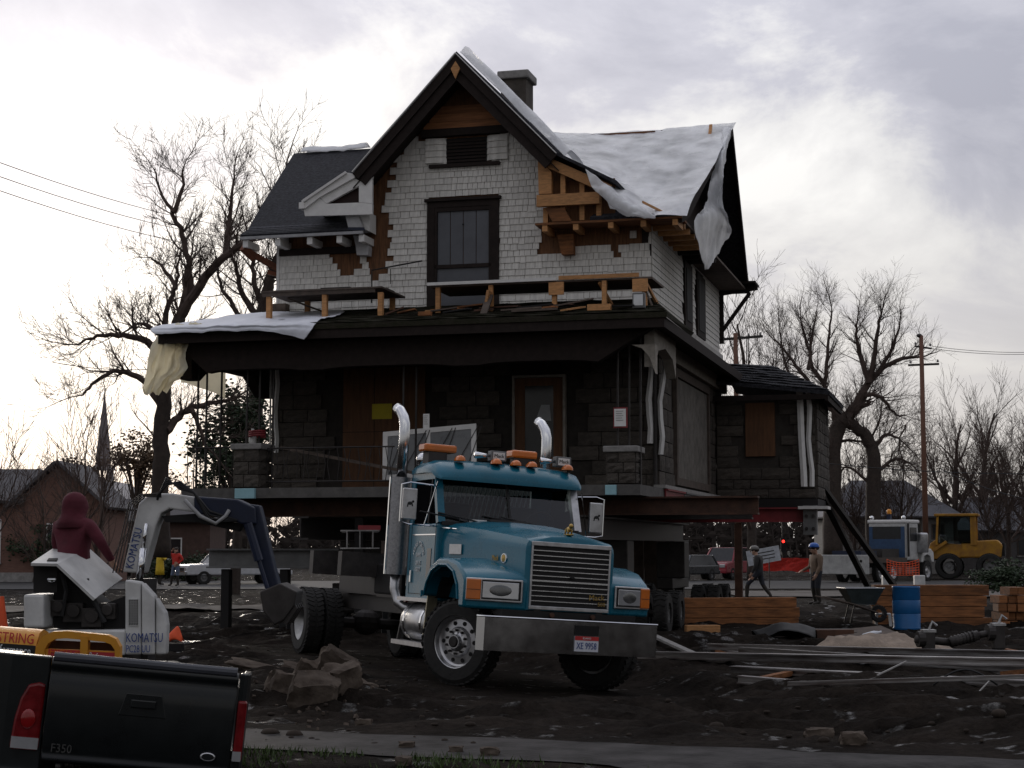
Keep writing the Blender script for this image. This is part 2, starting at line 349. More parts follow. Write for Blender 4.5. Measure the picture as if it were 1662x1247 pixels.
def ground_mat():
    mt = bpy.data.materials.new('wet_mud'); mt.use_nodes = True; t = mt.node_tree; nd = t.nodes; lk = t.links; p = nd['Principled BSDF']
    tcn = nd.new('ShaderNodeTexCoord')
    def noi(s, d=5, r=.6):
        n = nd.new('ShaderNodeTexNoise'); n.inputs['Scale'].default_value = s; n.inputs['Detail'].default_value = d; n.inputs['Roughness'].default_value = r; lk.new(tcn.outputs['Object'], n.inputs['Vector']); return n.outputs['Fac']
    a = noi(.55, 6, .65); b = noi(9, 5, .7); c = noi(2.2, 5, .6)
    rp = nd.new('ShaderNodeValToRGB'); lk.new(a, rp.inputs[0]); el = rp.color_ramp.elements
    el[0].position = .35; el[0].color = (.008, .0068, .006, 1); el[1].position = .72; el[1].color = (.034, .028, .024, 1)
    mm = nd.new('ShaderNodeMix'); mm.data_type = 'RGBA'; mm.blend_type = 'MULTIPLY'; mm.inputs[0].default_value = .8
    r2 = nd.new('ShaderNodeValToRGB'); lk.new(b, r2.inputs[0]); r2.color_ramp.elements[0].position = .3; r2.color_ramp.elements[0].color = (.35, .33, .3, 1); r2.color_ramp.elements[1].position = .7; r2.color_ramp.elements[1].color = (1.25, 1.2, 1.15, 1)
    lk.new(rp.outputs[0], mm.inputs[6]); lk.new(r2.outputs[0], mm.inputs[7]); lk.new(mm.outputs[2], p.inputs['Base Color'])
    r3 = nd.new('ShaderNodeValToRGB'); lk.new(c, r3.inputs[0]); r3.color_ramp.elements[0].position = .33; r3.color_ramp.elements[0].color = (.22,) * 3 + (1,); r3.color_ramp.elements[1].position = .41; r3.color_ramp.elements[1].color = (.92,) * 3 + (1,)
    lk.new(r3.outputs[0], p.inputs['Roughness']); sp_ = nd.new('ShaderNodeMapRange'); sp_.inputs['From Min'].default_value = .2; sp_.inputs['From Max'].default_value = .9; sp_.inputs['To Min'].default_value = .35; sp_.inputs['To Max'].default_value = .03; lk.new(r3.outputs[0], sp_.inputs['Value']); lk.new(sp_.outputs[0], p.inputs['Specular IOR Level'])
    bp = nd.new('ShaderNodeBump'); bp.inputs['Strength'].default_value = .9; bp.inputs['Distance'].default_value = .05; lk.new(b, bp.inputs['Height']); lk.new(bp.outputs[0], p.inputs['Normal'])
    return mt
M_mud = ground_mat()
go = g.build('ground', M_mud, smooth=True); structure(go)

def strip(name, A, D, Nn, s0, s1, t0, t1, mt, z=.012, ns=120, nt_=6, jit=.12, lift=True):
    b = MB(); rows = []
    for j in range(nt_ + 1):
        row = []
        for i in range(ns + 1):
            s = s0 + (s1 - s0) * i / ns; t = t0 + (t1 - t0) * j / nt_
            if j == 0 or j == nt_: t += jit * fr(s * 1.1 + j * 7, t, 4)
            p = Vector(A) + Vector(D) * s + Vector(Nn) * t
            row.append((p.x, p.y, (gz(p.x, p.y) if lift else 0) + z + .004 * fr(p.x * 2, p.y * 2, 3)))
        rows.append(row)
    b.grid(rows); return structure(b.build(name, mt, smooth=True))
M_path = mat('wet_concrete_path', (.062, .058, .057), .75, spec=.1, col2=(.006, .005, .0045), scale=2.2, bump=.4, bscale=20, detail=8, var=.2)
strip('sidewalk', PA, PD, PN, -10, 16, 0, 1.45, M_path)
M_road = mat('wet_asphalt', (.05, .049, .05), .75, spec=.12, var=.25, scale=.6, bump=.2, bscale=15)
M_roadlight = mat('pale_concrete_street', (.13, .12, .112), .8, spec=.1, col2=(.05, .042, .037), var=.3, scale=.5, bump=.2, bscale=8, detail=7)
strip('concrete_drive', (-8, 48.5), (1, .0), (0, 1), -30, 4.6, -2.6, 1.6, M_roadlight, z=.06, jit=.5)
strip('street', (0, 82), (1, .02), (0, 1), -90, 90, -9, 9, M_road, z=.03, ns=60, nt_=4, jit=.3)
strip('far_street', (16, 64), (1, 0), (0, 1), -8, 40, -3, 5, M_roadlight, z=.05, jit=.5)
# grass verge in the near corner
gb = MB(); gr = random.Random(3)
for k in range(9000):
    s = gr.uniform(-5, 6); t = 1.42 + 1.9 * gr.random() ** 1.1
    p = PA + PD * s + PN * t
    dens = sst(-.12, .25, fr(p.x * .8 + 4, p.y * .8, 3)) * sst(2.6, .6, p.x + 1.2)
    if gr.random() > dens + .06: continue
    h = gr.uniform(.03, .085); a = gr.uniform(0, 6.28); z = gz(p.x, p.y)
    dx, dy = math.cos(a) * .008, math.sin(a) * .008; lx, ly = gr.uniform(-.04, .04), gr.uniform(-.04, .04)
    gb.add([(p.x - dx, p.y - dy, z - .005), (p.x + dx, p.y + dy, z - .005), (p.x + lx, p.y + ly, z + h)], [(0, 1, 2)])
stuff(gb.build('grass', mat('wet_grass', (.05, .085, .018), .6, var=.5, scale=3)), 'short wet green grass verge beside the near sidewalk', 'grass')
# small stones and clods in the mud
cb = MB()
for k in range(420):
    y = 15.5 + 22 * gr.random() ** 1.4; x = gr.uniform(-.32 * y, .34 * y)
    t = (Vector((x, y)) - PA).dot(PN)
    if t > 3: continue
    r = gr.uniform(.01, .032) * (1 + 1.0 * (gr.random() < .1)); z = gz(x, y)
    cb.ball((x, y, z + r * .3), (r * gr.uniform(.8, 1.6), r * gr.uniform(.8, 1.4), r * gr.uniform(.5, .9)), 6, 4)
stuff(cb.build('mud_clods', mat('dark_clod', (.045, .036, .03), .95, var=.5, scale=3, spec=.1), smooth=True), 'small dark clods and stones strewn over the mud', 'clods')

# ------------------------------------------------------------ house
house = thing('house', 'two storey shingled stone house jacked up on steel beams', 'house', HO, -PH)
# floor slab and storey bodies
MB().box(-9.1, .25, -2.75, 9.7, 2.72, 2.92).build('porch_floor', mat('grey_floor_edge', (.10, .095, .09), .85, var=.35), house)
fb = MB().box(-8.3, .05, 0.03, 9.6, 2.93, 6.2)
wall1 = fb.build('lower_wall', M_mortar, house)
# ashlar blocks on the lower front wall and the right side wall
blk = MB().box(-.5, .5, -.03, .03, -.5, .5).mesh('stone_block', M_stone)
bvar = []
for k in range(5):
    b = MB(); n = 3; rr = random.Random(k)
    pts = [[(-.5 + i / n, -.03 - (0 if i in (0, n) or j in (0, n) else rr.uniform(.0, .03)), -.5 + j / n) for i in range(n + 1)] for j in range(n + 1)]
    b.grid(pts)
    b.add([(-.5, -.03, -.5), (.5, -.03, -.5), (.5, -.03, .5), (-.5, -.03, .5), (-.5, .03, -.5), (.5, .03, -.5), (.5, .03, .5), (-.5, .03, .5)], [(0, 4, 5, 1), (1, 5, 6, 2), (2, 6, 7, 3), (3, 7, 4, 0)])
    bvar.append(b.mesh('stone_block', M_stone))
def put(me, parent, loc, scl=(1, 1, 1), rz=0., name=None, rot=None):
    o = bpy.data.objects.new(name or me.name, me); C.objects.link(o); o.parent = parent; o.location = loc; o.scale = scl
    o.rotation_euler = rot if rot else (0, 0, rz); return o
def ashlar(parent, u0, u1, w0, w1, fn, holes=(), h=.29, rz=0.):
    w_ = w0; row = 0
    while w_ < w1 - .05:
        hh = min(h * rnd.uniform(.85, 1.15), w1 - w_); u = u0 - (row % 2) * .2
        while u < u1:
            L_ = rnd.uniform(.38, .75); a, b = max(u, u0), min(u + L_, u1)
            if b - a > .08 and not any(a < q[1] and b > q[0] and w_ < q[3] and w_ + hh > q[2] for q in holes):
                put(rnd.choice(bvar), parent, fn((a + b) / 2, w_ + hh / 2), (b - a - .018, rnd.uniform(.8, 1.3), hh - .018), rz)
            u += L_
        w_ += hh; row += 1
ashlar(wall1, -8.3, .05, 2.95, 6.0, lambda u, w_: (u, .0, w_), [(-6.72, -4.8, 2.9, 5.6), (-2.98, -1.77, 2.9, 5.35)])
ashlar(wall1, .1, 8.0, 2.95, 5.75, lambda v, w_: (.08, v, w_), [(2.1, 6.7, 3.2, 5.5)], rz=R(90), h=.33)
# side wall: boarded wide window
MB().box(.05, .11, 2.2, 6.6, 3.25, 5.4).build('boarded_window', mat('weathered_board', (.17, .155, .135), .9, var=.45, scale=4, bump=.5), wall1)
MB().box(.06, .16, 2.0, 6.8, 5.42, 5.6).box(.06, .16, 2.0, 6.8, 3.08, 3.24).box(.06, .16, 6.62, 6.8, 3.24, 5.42).box(.06, .16, 2.0, 2.18, 3.24, 5.42).build('window_frame', M_oldwood, wall1)
MB().box(.05, .22, -.2, 9.4, 5.66, 5.98).build('belt_board', mat('aged_trim', (.33, .30, .26), .8, var=.3), house)
MB().box(.06, .3, -.3, 8.2, 2.93, 3.0).build('wall_sill', M_conc, house)
# upper storey
gp = [(-8.2, 5.9), (0, 5.9), (0, 8.5), (-1.25, 8.5), (-1.25, 9.15), (-1.95, 9.55), (-3.97, 11.72), (-6.05, 9.5), (-6.6, 9.15), (-6.6, 8.5), (-8.2, 8.5)]
fw = MB().prism(gp, .02, .2).build('front_wall', M_sheath, house)
MB().prism([(0, 6.0), (9.6, 6.0), (9.6, 8.5), (4.8, 11.3), (0, 8.5)], -.2, -.001, 'x').build('side_wall', M_trim, house)
MB().prism([(0, 6.0), (9.6, 6.0), (9.6, 8.5), (4.8, 11.3), (0, 8.5)], -8.199, -8.0, 'x').build('far_side_wall', M_shingle, house)
MB().box(-8.2, 0, 9.4, 9.6, 6, 8.5).build('rear_wall', M_shingle, house)
# shingles in courses, with the torn patches left bare
EXP = .135
def bare(u, w_):
    P = lambda px, py: hv(px, py, 0)
    if -4.80 < u < -3.26 and 6.2 < w_ < 9.15: return True             # window
    if -4.52 < u < -3.45 and 9.86 < w_ < 10.42: return True         # vent
    if u < -6.05:                                                    # left of the gable
        if w_ > 8.02: return True
        if u < -7.95 + .0 and w_ > 7.9: return True
        if -6.78 - (w_ - 7.5) * .35 < u < -6.42 and w_ > 7.52: return True
        if u > -6.16 - max(0, w_ - 7.6) * .3 and w_ > 7.62: return True
        return False
    if u < -5.35: # strip where the little roof was
        lim = -5.72 + (.12 if 8.2 < w_ < 8.7 else 0) + (.1 if w_ > 9.1 else 0) - (.08 if w_ > 9.45 else 0)
        if u < lim and w_ > 7.45 + .12 * ((int(u * 10)) % 2): return True
    if w_ > 9.9 and u < -5.8: return True
    if u > -2.4:
        if w_ > 8.48 and u > -2.22: return True
        if 7.78 < w_ <= 8.48 and u > -2.36 - (.0 if w_ < 8.2 else -.1) and u < -1.72: return True
        if -1.72 <= u < -1.58 and w_ > 7.66: return True
        if -1.58 <= u < -.9 and w_ > 7.98: return True
        if -.9 <= u < -.6 and w_ > 7.66: return True
        if -.6 <= u < -.05 and w_ > (7.93 if not -.48 < u < -.33 else 8.2): return True
    # gable edges
    if u < -3.97: top = 11.74 + (u + 3.97) * 1.06
    else: top = 11.74 - (u + 3.97) * 1.06
    if w_ > 9.2 and w_ > top: return True
    if w_ > 10.42: return True if -5.0 < u < -3.2 else w_ > 10.75
    return False
def shingle_mesh(name):
    b = MB(); t = .024
    b.add([(-.5, -t, 0), (.5, -t, 0), (.5, 0, 0), (-.5, 0, 0), (-.5, -.004, EXP + .02), (.5, -.004, EXP + .02), (.5, .004, EXP + .02), (-.5, .004, EXP + .02)],
          [(0, 1, 5, 4), (1, 2, 6, 5), (2, 3, 7, 6), (3, 0, 4, 7), (0, 3, 2, 1), (4, 5, 6, 7)])
    return b
SH = [shingle_mesh('shingle').mesh('shingle', M_shingle)]
cand = []; w_ = 6.2; row = 0
sr = random.Random(11)
while w_ < 11.2:
    u = -8.2 - sr.uniform(0, .2)
    while u < -.01:
        nar = (w_ > 9.1 and u > -4.4) or u > -3.2 and sr.random() < .5
        L_ = sr.uniform(.10, .16) if nar else sr.uniform(.14, .38)
        if w_ > 9.1 and u < -4.8: L_ = sr.uniform(.2, .5)
        a, b = max(u, -8.2), min(u + L_, -.002)
        if b - a > .04:
            inw = a < -3.26 and b > -4.80 and 6.2 < w_ + .06 < 9.15
            if not inw and bare((a + b) / 2, w_ + .06): pass
            elif not (a < -3.26 and b > -4.80 and 6.2 < w_ + .06 < 9.15): cand.append((a, b, w_ + sr.uniform(-.004, .004) + (sr.uniform(-.02, .0) if sr.random() < .06 else 0)))
            else:
                for (aa, bb) in ((a, min(b, -4.80)), (max(a, -3.26), b)):
                    if bb - aa > .04: cand.append((aa, bb, w_))
        u += L_
    w_ += EXP; row += 1
vis = sorted([c for c in cand if c[2] > 6.95], key=lambda c: -(c[1] - c[0]))
keep = set(vis[:300])
rest = MB()
for c in cand:
    a, b, z = c
    if c in keep:
        put(SH[0], fw, ((a + b) / 2, .0, z), (b - a - .009, 1, 1), 0, 'shingle', rot=(0, sr.uniform(-.012, .012), 0))
    else:
        q = shingle_mesh('x'); rest.add([(p[0] * (b - a - .009) + (a + b) / 2, p[1], p[2] + z) for p in q.v], q.f)
# right side wall shingles and the curved returns of the vent
w_ = 6.05
while w_ < 11.1:
    v = -sr.uniform(0, .2); vmax = 9.6
    while v < vmax:
        L_ = sr.uniform(.14, .36); a, b = max(0, v), min(v + L_, vmax); mid = (a + b) / 2
        if b - a > .04 and w_ < 8.4 and not ((3.85 < mid < 5.0 or 5.6 < mid < 7.0) and 6.75 < w_ < 8.3):
            q = shingle_mesh('x'); rest.add([(-p[1], p[0] * (b - a - .008) + mid, p[2] + w_) for p in q.v], q.f)
        v += L_
    w_ += EXP
stuff(rest.build('shingles', M_shingle, fw))
for s, uc in ((1, -4.55), (-1, -3.37)):
    b = MB()
    for k in range(4):
        z = 9.9 + k * EXP
        arc = [(uc + s * .14 * math.sin(a), .15 - .14 - .05 + .2 * (1 - math.cos(a))) for a in [R(x) for x in (-60, -30, 0, 30, 60, 90)]]
        arc = [(uc - s * .32, -.045), (uc - s * .1, -.045), (uc + s * .08, -.02), (uc + s * .17, .04), (uc + s * .2, .12)]
        b.loft([[(x, y - .02, z) for x, y in arc], [(x, y, z + EXP) for x, y in arc]], caps=False)
        b.add([(x, y - .02, z) for x, y in arc] + [(x, y, z) for x, y in arc], [(i, i + 1, i + 6, i + 5) for i in range(4)])
    b.build('curved_shingle_return', M_shingle, fw)
vt = MB().box(-4.42, -3.52, .0, .03, 9.86, 10.42).build('vent', M_black, fw)
for k in range(7):
    z = 9.9 + k * .072; MB().add([(-4.4, -.03, z), (-3.54, -.03, z), (-3.54, .0, z + .05), (-4.4, .0, z + .05)], [(0, 1, 2, 3)]).build('louvre', M_trim, vt, thick=.008)
MB().box(-4.78, -3.22, -.1, .02, 9.79, 9.86).build('vent_sill', M_trim, fw)
MB().box(-4.95, -3.05, -.13, .02, 10.46, 10.62).build('vent_head', M_trim, fw)
for k in range(3):
    z = 10.62 + k * .17; x = .95 - k * .13
    MB().box(-3.97 - x, -3.97 + x, -.02 - .006 * (k % 2), .01, z, z + .165).build('bare_gable_board', mat('bare_gable_wood', (.33, .14, .06), .75, var=.4, scale=3, stretch=(.6, 3, 6)), fw)
# upper window
win = MB().box(-4.82, -4.66, -.07, .02, 6.6, 9.06).box(-3.4, -3.24, -.07, .02, 6.6, 9.06).box(-4.66, -3.4, -.068, .02, 8.93, 9.06).build('upper_window', M_trim, house)
MB().box(-4.87, -3.19, -.12, .02, 9.06, 9.12).build('window_head', M_trim, win)
MB().box(-4.66, -3.4, -.06, .0, 7.62, 7.7).box(-4.66, -4.6, -.06, .0, 6.6, 8.93).box(-3.46, -3.4, -.06, .0, 6.6, 8.93).box(-4.6, -3.46, -.055, 0, 8.84, 8.93).build('sash', M_trim, win)
M_panel = mat('dusty_dark_panel', (.10, .105, .12), .5, var=.2, scale=2)
for k in range(4):
    x = -4.6 + k * .285; MB().box(x + .008, x + .277, -.02, .0, 7.7, 8.84).build('panel', M_panel, win)
MB().box(-4.6, -3.46, -.02, 0, 6.6, 7.62).build('pane', M_panel, win)
MB().lathe([(.02, 0), (.02, .02)], 10, Matrix.Translation((-4.03, -.02, 8.55)) @ Matrix.Rotation(R(90), 4, 'X')).build('latch', M_black, win)
# upper side windows
for v0, v1 in ((3.9, 4.95), (5.7, 6.95)):
    o = MB().box(.0, .06, v0, v1, 6.75, 8.25).build('side_window', M_trim, house)
    MB().box(.05, .075, v0 + .15, v1 - .15, 6.9, 8.1).build('pane', M_black, o)
MB().box(-.0, .1, 0, 9.6, 6.55, 6.68).build('water_table', mat('greyed_paint', (.5, .48, .45), .8, var=.2), house)

# main roof: prow ended gable with flared eaves
def mainroof(v):   # underside height at depth v
    k = [(-.62, 8.36), (.1, 8.62), (.8, 9.05), (1.6, 9.55), (4.8, 11.42)]
    if v > 4.8: v = 9.6 - v
    for (a, x), (b, y) in zip(k, k[1:]):
        if v <= b: return x + (y - x) * (v - a) / (b - a)
    return k[-1][1]
vsr = [-.62, -.25, .1, .45, .8, 1.2, 1.6, 2.4, 3.2, 4.0, 4.8]
def uL(v): return -8.85 - 1.0 * max(0, v + .62) / 5.4
def uR(v): return .72 + .32 * max(0, v + .62) / 5.4
def roofpart(name, us0, us1, mt, vs_=vsr, dz=0., th=.09):
    rows = []
    for v in vs_:
        a, b = us0(v), us1(v); rows.append([(a + (b - a) * i / 10, v, mainroof(v) + dz) for i in range(11)])
    o = MB().grid(rows).build(name, mt, house, thick=-th); return o
roofpart('main_roof', lambda v: uL(v), lambda v: min(-6.2, -6.35 + max(0, v) * .45) if v < 4.7 else -4.5, M_roof)
roofpart('main_roof', lambda v: max(-1.2, -1.15 - max(0, v) * .55) if v < 4.7 else -3.4, uR, M_roof)
roofpart('rear_roof', lambda v: uL(9.6 - v), lambda v: uR(9.6 - v), M_roof, [9.6 - v for v in vsr])
# asphalt courses on the left slope
for k in range(26):
    v = -.56 + k * .205
    if v > 4.7: break
    v2 = v + .24; a0, b0 = uL(v), (-6.4 + max(0, v) * .45 if v < 4.7 else -4.5)
    pts = [[], []]
    for i in range(13):
        x = a0 + (b0 - a0) * i / 12
        pts[0].append((x, v, mainroof(v) + .105)); pts[1].append((x, v2, mainroof(min(v2, 4.8)) + .094))
    MB().grid(pts).build('roof_course', M_roof, house, thick=.022)
# gable soffit boards at the right end, knee braces
for s in (0, 1):
    rows = [[(uR(v if not s else 9.6 - v) + .02, v2, mainroof(v) + z) for v2 in ((v,) if not s else (9.6 - v,))] for v in vsr for z in (0,)]
    vv = vsr if not s else [9.6 - v for v in vsr]
    top = [(uR(a) + .02, b, mainroof(a) + .1) for a, b in zip(vsr, vv)]; bot = [(uR(a) + .02, b, mainroof(a) - .12) for a, b in zip(vsr, vv)]
    MB().grid([top, bot]).build('barge_board', M_trim, house, thick=.06)
for v in (9.7,):
    MB().bar((0.02, v, 8.3), (1.0, v, 8.42), .1).bar((0.05, v, 7.3), (.8, v, 8.3), .09).bar((.05, v, 7.0), (.05, v, 8.7), .12).build('knee_brace', M_trim, house)
MB().box(-.02, .98, 9.35, 10.2, 8.5, 8.56).build('eave_return', M_trim, house)
# cross gable roof
cg = [(-7.36, 8.97), (-6.8, 9.27), (-6.24, 9.6), (-3.97, 12.0), (-1.81, 9.74), (-1.2, 9.42), (-.6, 9.1)]
def crossroof(name, poly, v0, v1, mt, th=.09, off=0.):
    return MB().grid([[(u, v0, w_ + off) for u, w_ in poly], [(u, v1, w_ + off) for u, w_ in poly]]).build(name, mt, house, thick=-th)
crossroof('cross_gable_roof', cg[2:5], -.75, 5.0, M_roof)
crossroof('cross_gable_flare', cg[:3], -.75, .7, M_roof, .06)
crossroof('cross_gable_flare', cg[4:], -.75, .7, M_roof, .06)
for a, b in ((cg[2], cg[3]), (cg[4], cg[3])):
    a = Vector((a[0], 0, a[1])); b = Vector((b[0], 0, b[1])); d = (b - a).normalized(); n = Vector((0, 0, -1)) - d * (-d.z); n.normalize()
    for t0, t1, y in ((.0, .17, -.80), (.172, .36, -.745)):
        q = [a + n * t0, b + n * t0 - Vector((0, 0, 0)), b + n * t1, a + n * t1]
        if True:
            q[1] = Vector((-3.97, 0, b.z - t0 / max(.1, abs(n.z)))); q[2] = Vector((-3.97, 0, b.z - t1 / abs(n.z)))
        MB().add([(p.x, y, p.z) for p in q] + [(p.x, y + .05, p.z) for p in q], [(0, 1, 2, 3), (4, 7, 6, 5), (0, 4, 5, 1), (1, 5, 6, 2), (2, 6, 7, 3), (3, 7, 4, 0)]).build('rake_board', M_trim, house)
    MB().bar(a + Vector((0, -.82, .035)), b + Vector((0, -.82, .035)), .05, .02).build('drip_edge', M_white, house)
    # soffit
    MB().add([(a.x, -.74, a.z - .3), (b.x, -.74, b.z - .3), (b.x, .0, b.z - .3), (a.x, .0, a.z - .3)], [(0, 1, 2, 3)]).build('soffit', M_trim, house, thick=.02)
MB().prism([(-3.97, 11.86), (-3.87, 11.7), (-3.97, 11.48), (-4.07, 11.7)], -.83, -.80).build('apex_ornament', M_newwood, house)
# left cornice return (fresh white)
def hpoly(name, pxs, v0, v1, mt, **k): return MB().prism([hv(x, y, v0) for x, y in pxs], v0, v1).build(name, mt, house, **k)
hpoly('cornice_return', [(493, 341), (519, 322), (530, 331), (582, 329), (604, 331), (604, 348), (495, 351)], -.72, -.64, M_white)
hpoly('cornice_return', [(519, 321), (575, 289), (590, 297), (582, 302), (530, 330.5)], -.719, -.64, M_white)
hpoly('cornice_return', [(582.5, 302), (590.5, 297), (603, 276), (607, 275), (604, 290), (604, 330.5), (582.5, 328.5)], -.718, -.64, M_white)
hpoly('raking_board', [(489, 326), (560, 280), (574, 282), (576, 288), (519, 320), (494, 339)], -.78, -.725, M_white)
hpoly('raking_moulding', [(491, 324), (560, 278), (562, 281), (492, 328)], -.83, -.785, M_white)
hpoly('return_end', [(485, 329), (494, 327), (494, 338), (485, 339)], -.8, -.6, M_white)
hpoly('return_shadow_box', [(528, 332), (583, 301), (583, 330)], -.6, -.3, mat('reddish_dark_shade', (.03, .015, .014), .8, var=.3))  # dark colour stands in for shade inside the triangular opening
hpoly('bracket', [(560, 348), (580, 347), (590, 372), (566, 373)], -.6, -.1, mat('grey_trim', (.42, .42, .43), .7, var=.15))
hpoly('bracket', [(581, 347), (600, 345), (600, 376), (588, 370)], -.45, -.05, M_white)
hpoly('blue_flashing', [(565, 369), (590, 369), (592, 374), (564, 374)], -.64, -.605, M_blue)
# left eave: fascia, white rafter tails, corbel
MB().box(-8.85, -6.05, -.66, -.6, 8.34, 8.4).build('eave_edge', mat('grey_eave', (.35, .35, .36), .7, var=.2), house)
for u in (-8.75, -8.0, -7.27, -6.6, -6.1):
    MB().box(u - .06, u + .06, -.6, .02, 8.18, 8.33).build('rafter_tail', M_white, house)
MB().prism([hv(x, y, -.25) for x, y in ((573, 382), (593, 384), (598, 400), (597, 414), (579, 414), (577, 398))], -.25, -.02).build('corbel', mat('grey_trim', (.42, .42, .43), .7, var=.15), house)
MB().box(-8.2, -6.3, -.05, .02, 8.05, 8.2).build('frieze', M_trim, house)
for p, q, s in (((-8.75, -.3, 8.1), (-8.2, .1, 7.75), .12), ((-8.85, -.5, 8.2), (-8.7, -.2, 8.0), .14), ((-8.55, .2, 7.75), (-8.2, .2, 7.65), .09), ((-8.3, .3, 7.75), (-8.22, .3, 7.35), .1)):
    MB().bar(p, q, s).build('exposed_lookout', mat('red_brown_wood', (.17, .06, .03), .8, var=.4), house)
MB().box(-8.26, -8.2, -.03, 9.6, 6.2, 8.3).build('corner_board', M_white, house)
# right eave: raw framing where the return was torn off
fr_ = lambda *a, **k: None
for poly in ([(-2.27, 9.76), (-1.98, 9.45), (-1.98, 9.0), (-2.25, 9.0)],):
    MB().prism(poly, -.55, -.4).build('framing_board', M_newwood, house)
MB().box(-2.27, -.95, -.66, -.55, 8.72, 8.96).build('framing_beam', M_newwood, house)
MB().bar((-2.0, -.6, 9.62), (-.75, -.6, 9.0), .05, .2, (0, 0, 1)).build('framing_rafter', M_newwood, house)
for u, z0, z1 in ((-1.75, 8.42, 9.4), (-1.35, 8.42, 9.2), (-1.0, 8.42, 9.0), (-2.12, 8.3, 8.72)):
    MB().box(u - .05, u + .05, -.5, -.4, z0, z1).build('framing_stud', M_newwood, house)
MB().box(-2.15, -.7, -.3, -.25, 8.42, 9.3).build('framing_back', M_sheath, house)
MB().prism([(-2.1, 8.68), (-1.7, 8.68), (-1.55, 8.4), (-1.95, 8.4)], -.6, -.5).build('framing_gusset', M_orange, house)
MB().box(-2.3, .74, -.66, -.02, 8.33, 8.375).build('eave_deck', M_orange, house)
for u in (-2.1, -1.45, -.72, -.05, .6):
    MB().box(u - .055, u + .055, -.64, .0, 8.2, 8.325).build('rafter_tail', M_newwood, house)
MB().prism([(-1.95, 8.2), (-1.6, 8.2), (-1.6, 7.78), (-1.85, 7.78)], -.2, -.02).build('torn_corbel', M_orange, house)
for k in range(8):
    v = .1 + k * .62; MB().box(.0, .68, v - .05, v + .05, 8.24, 8.36).build('rafter_tail', M_newwood if k < 5 else M_trim, house)
MB().box(0, .7, -.02, 9.6, 8.37, 8.42).build('side_eave_deck', M_oldwood, house)
# chimney
a = hv(817, 135, 5.2); b = hv(860, 190, 5.2)
ch = MB().box(a[0] + .02, b[0] - .02, 4.9, 5.6, 10.8, a[1]).build('chimney', M_stone, house)
MB().box(a[0] - .06, b[0] + .06, 4.82, 5.68, a[1], a[1] + .2).build('chimney_cap', M_conc, ch, bevel=.03)

# porch roof (hipped, wrapping round the left corner)
pe = 6.0; pt_ = 6.72
def prow(pts): return pts
pr = MB()
o_ = [(-9.55, -3.15, pe), (.85, -3.15, pe), (.0, .02, pt_), (-8.2, .02, pt_), (-9.55, 5, pe), (-8.2, 5, pt_), (.75, .3, 6.05)]
pr.add(o_, [(0, 1, 2, 3), (0, 3, 5, 4), (1, 6, 2)])
proof = pr.build('porch_roof', M_porchroof, house, thick=-.1)
for k in range(11):
    t0, t1 = k / 11, (k + 1.25) / 11
    def L3(i, t): a, b = Vector(o_[i[0]]), Vector(o_[i[1]]); return a + (b - a) * min(t, 1)
    p0, p1, q0, q1 = L3((0, 3), t0), L3((1, 2), t0), L3((0, 3), t1), L3((1, 2), t1)
    n = 40; r0 = [p0 + (p1 - p0) * i / n + Vector((0, rnd.uniform(-.03, .02), .125 + rnd.uniform(0, .02))) for i in range(n + 1)]; r1 = [q0 + (q1 - q0) * i / n + Vector((0, 0, .108)) for i in range(n + 1)]
    MB().grid([r0, r1]).build('porch_roof_course', M_porchroof, proof, thick=.015)
MB().box(-9.5, .8, -3.12, -3.02, 5.82, 6.02).build('porch_fascia', M_trim, house)
MB().box(.7, .8, -3.0, 8.0, 5.82, 6.02).build('side_fascia', M_trim, house)
MB().box(.0, .78, -.2, 8.0, 5.98, 6.04).build('side_belt_roof', M_porchroof, house)
MB().box(-9.5, -9.4, -3.0, 5, 5.82, 6.02).build('side_fascia', M_trim, house)
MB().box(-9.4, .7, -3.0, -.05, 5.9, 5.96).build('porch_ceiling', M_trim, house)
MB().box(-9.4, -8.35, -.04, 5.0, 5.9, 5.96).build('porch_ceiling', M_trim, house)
# arched porch beams
def arch_beam(u0, u1, spans, v0, v1, zt=5.9, zb=5.3, drop=.05):
    P = [(u0, zt), (u1, zt)]; pts = []
    for (a, b) in reversed(spans):
        pts.append((b, zb - drop)); n = 12
        for i in range(1, n):
            t = i / n; x = b + (a - b) * t; q = 2 * t - 1
            pts.append((x, zb - drop * abs(q) ** 4))
        pts.append((a, zb - drop))
    return MB().prism(P + pts, v0, v1).build('porch_beam', M_trim, house)
arch_beam(-9.35, .55, [(-8.6, -6.6), (-6.1, -3.4), (-2.9, -.55)], -2.75, -2.5)
P_ = [(-2.6, 5.9), (5, 5.9)]
MB().prism([(-2.5, 5.9), (5, 5.9), (5, 5.2), (4.4, 5.5), (2.2, 5.55), (1.7, 5.1), (1.3, 5.1), (.6, 5.5), (-1.5, 5.5), (-2.1, 5.15), (-2.5, 5.15)], -9.3, -9.05, 'x').build('porch_beam', M_trim, house)
MB().prism([(-2.5, 5.9), (-.1, 5.9), (-.1, 5.15), (-.5, 5.5), (-1.3, 5.62), (-2.1, 5.5), (-2.5, 5.15)], .3, .5, 'x').build('porch_beam', mat('aged_trim', (.33, .30, .26)), house)
MB().prism([(.1, 5.55), (.55, 5.55), (.55, 5.0), (.45, 5.3), (.3, 5.48)], -2.74, -2.5).build('beam_bracket', mat('aged_trim', (.33, .30, .26)), house)
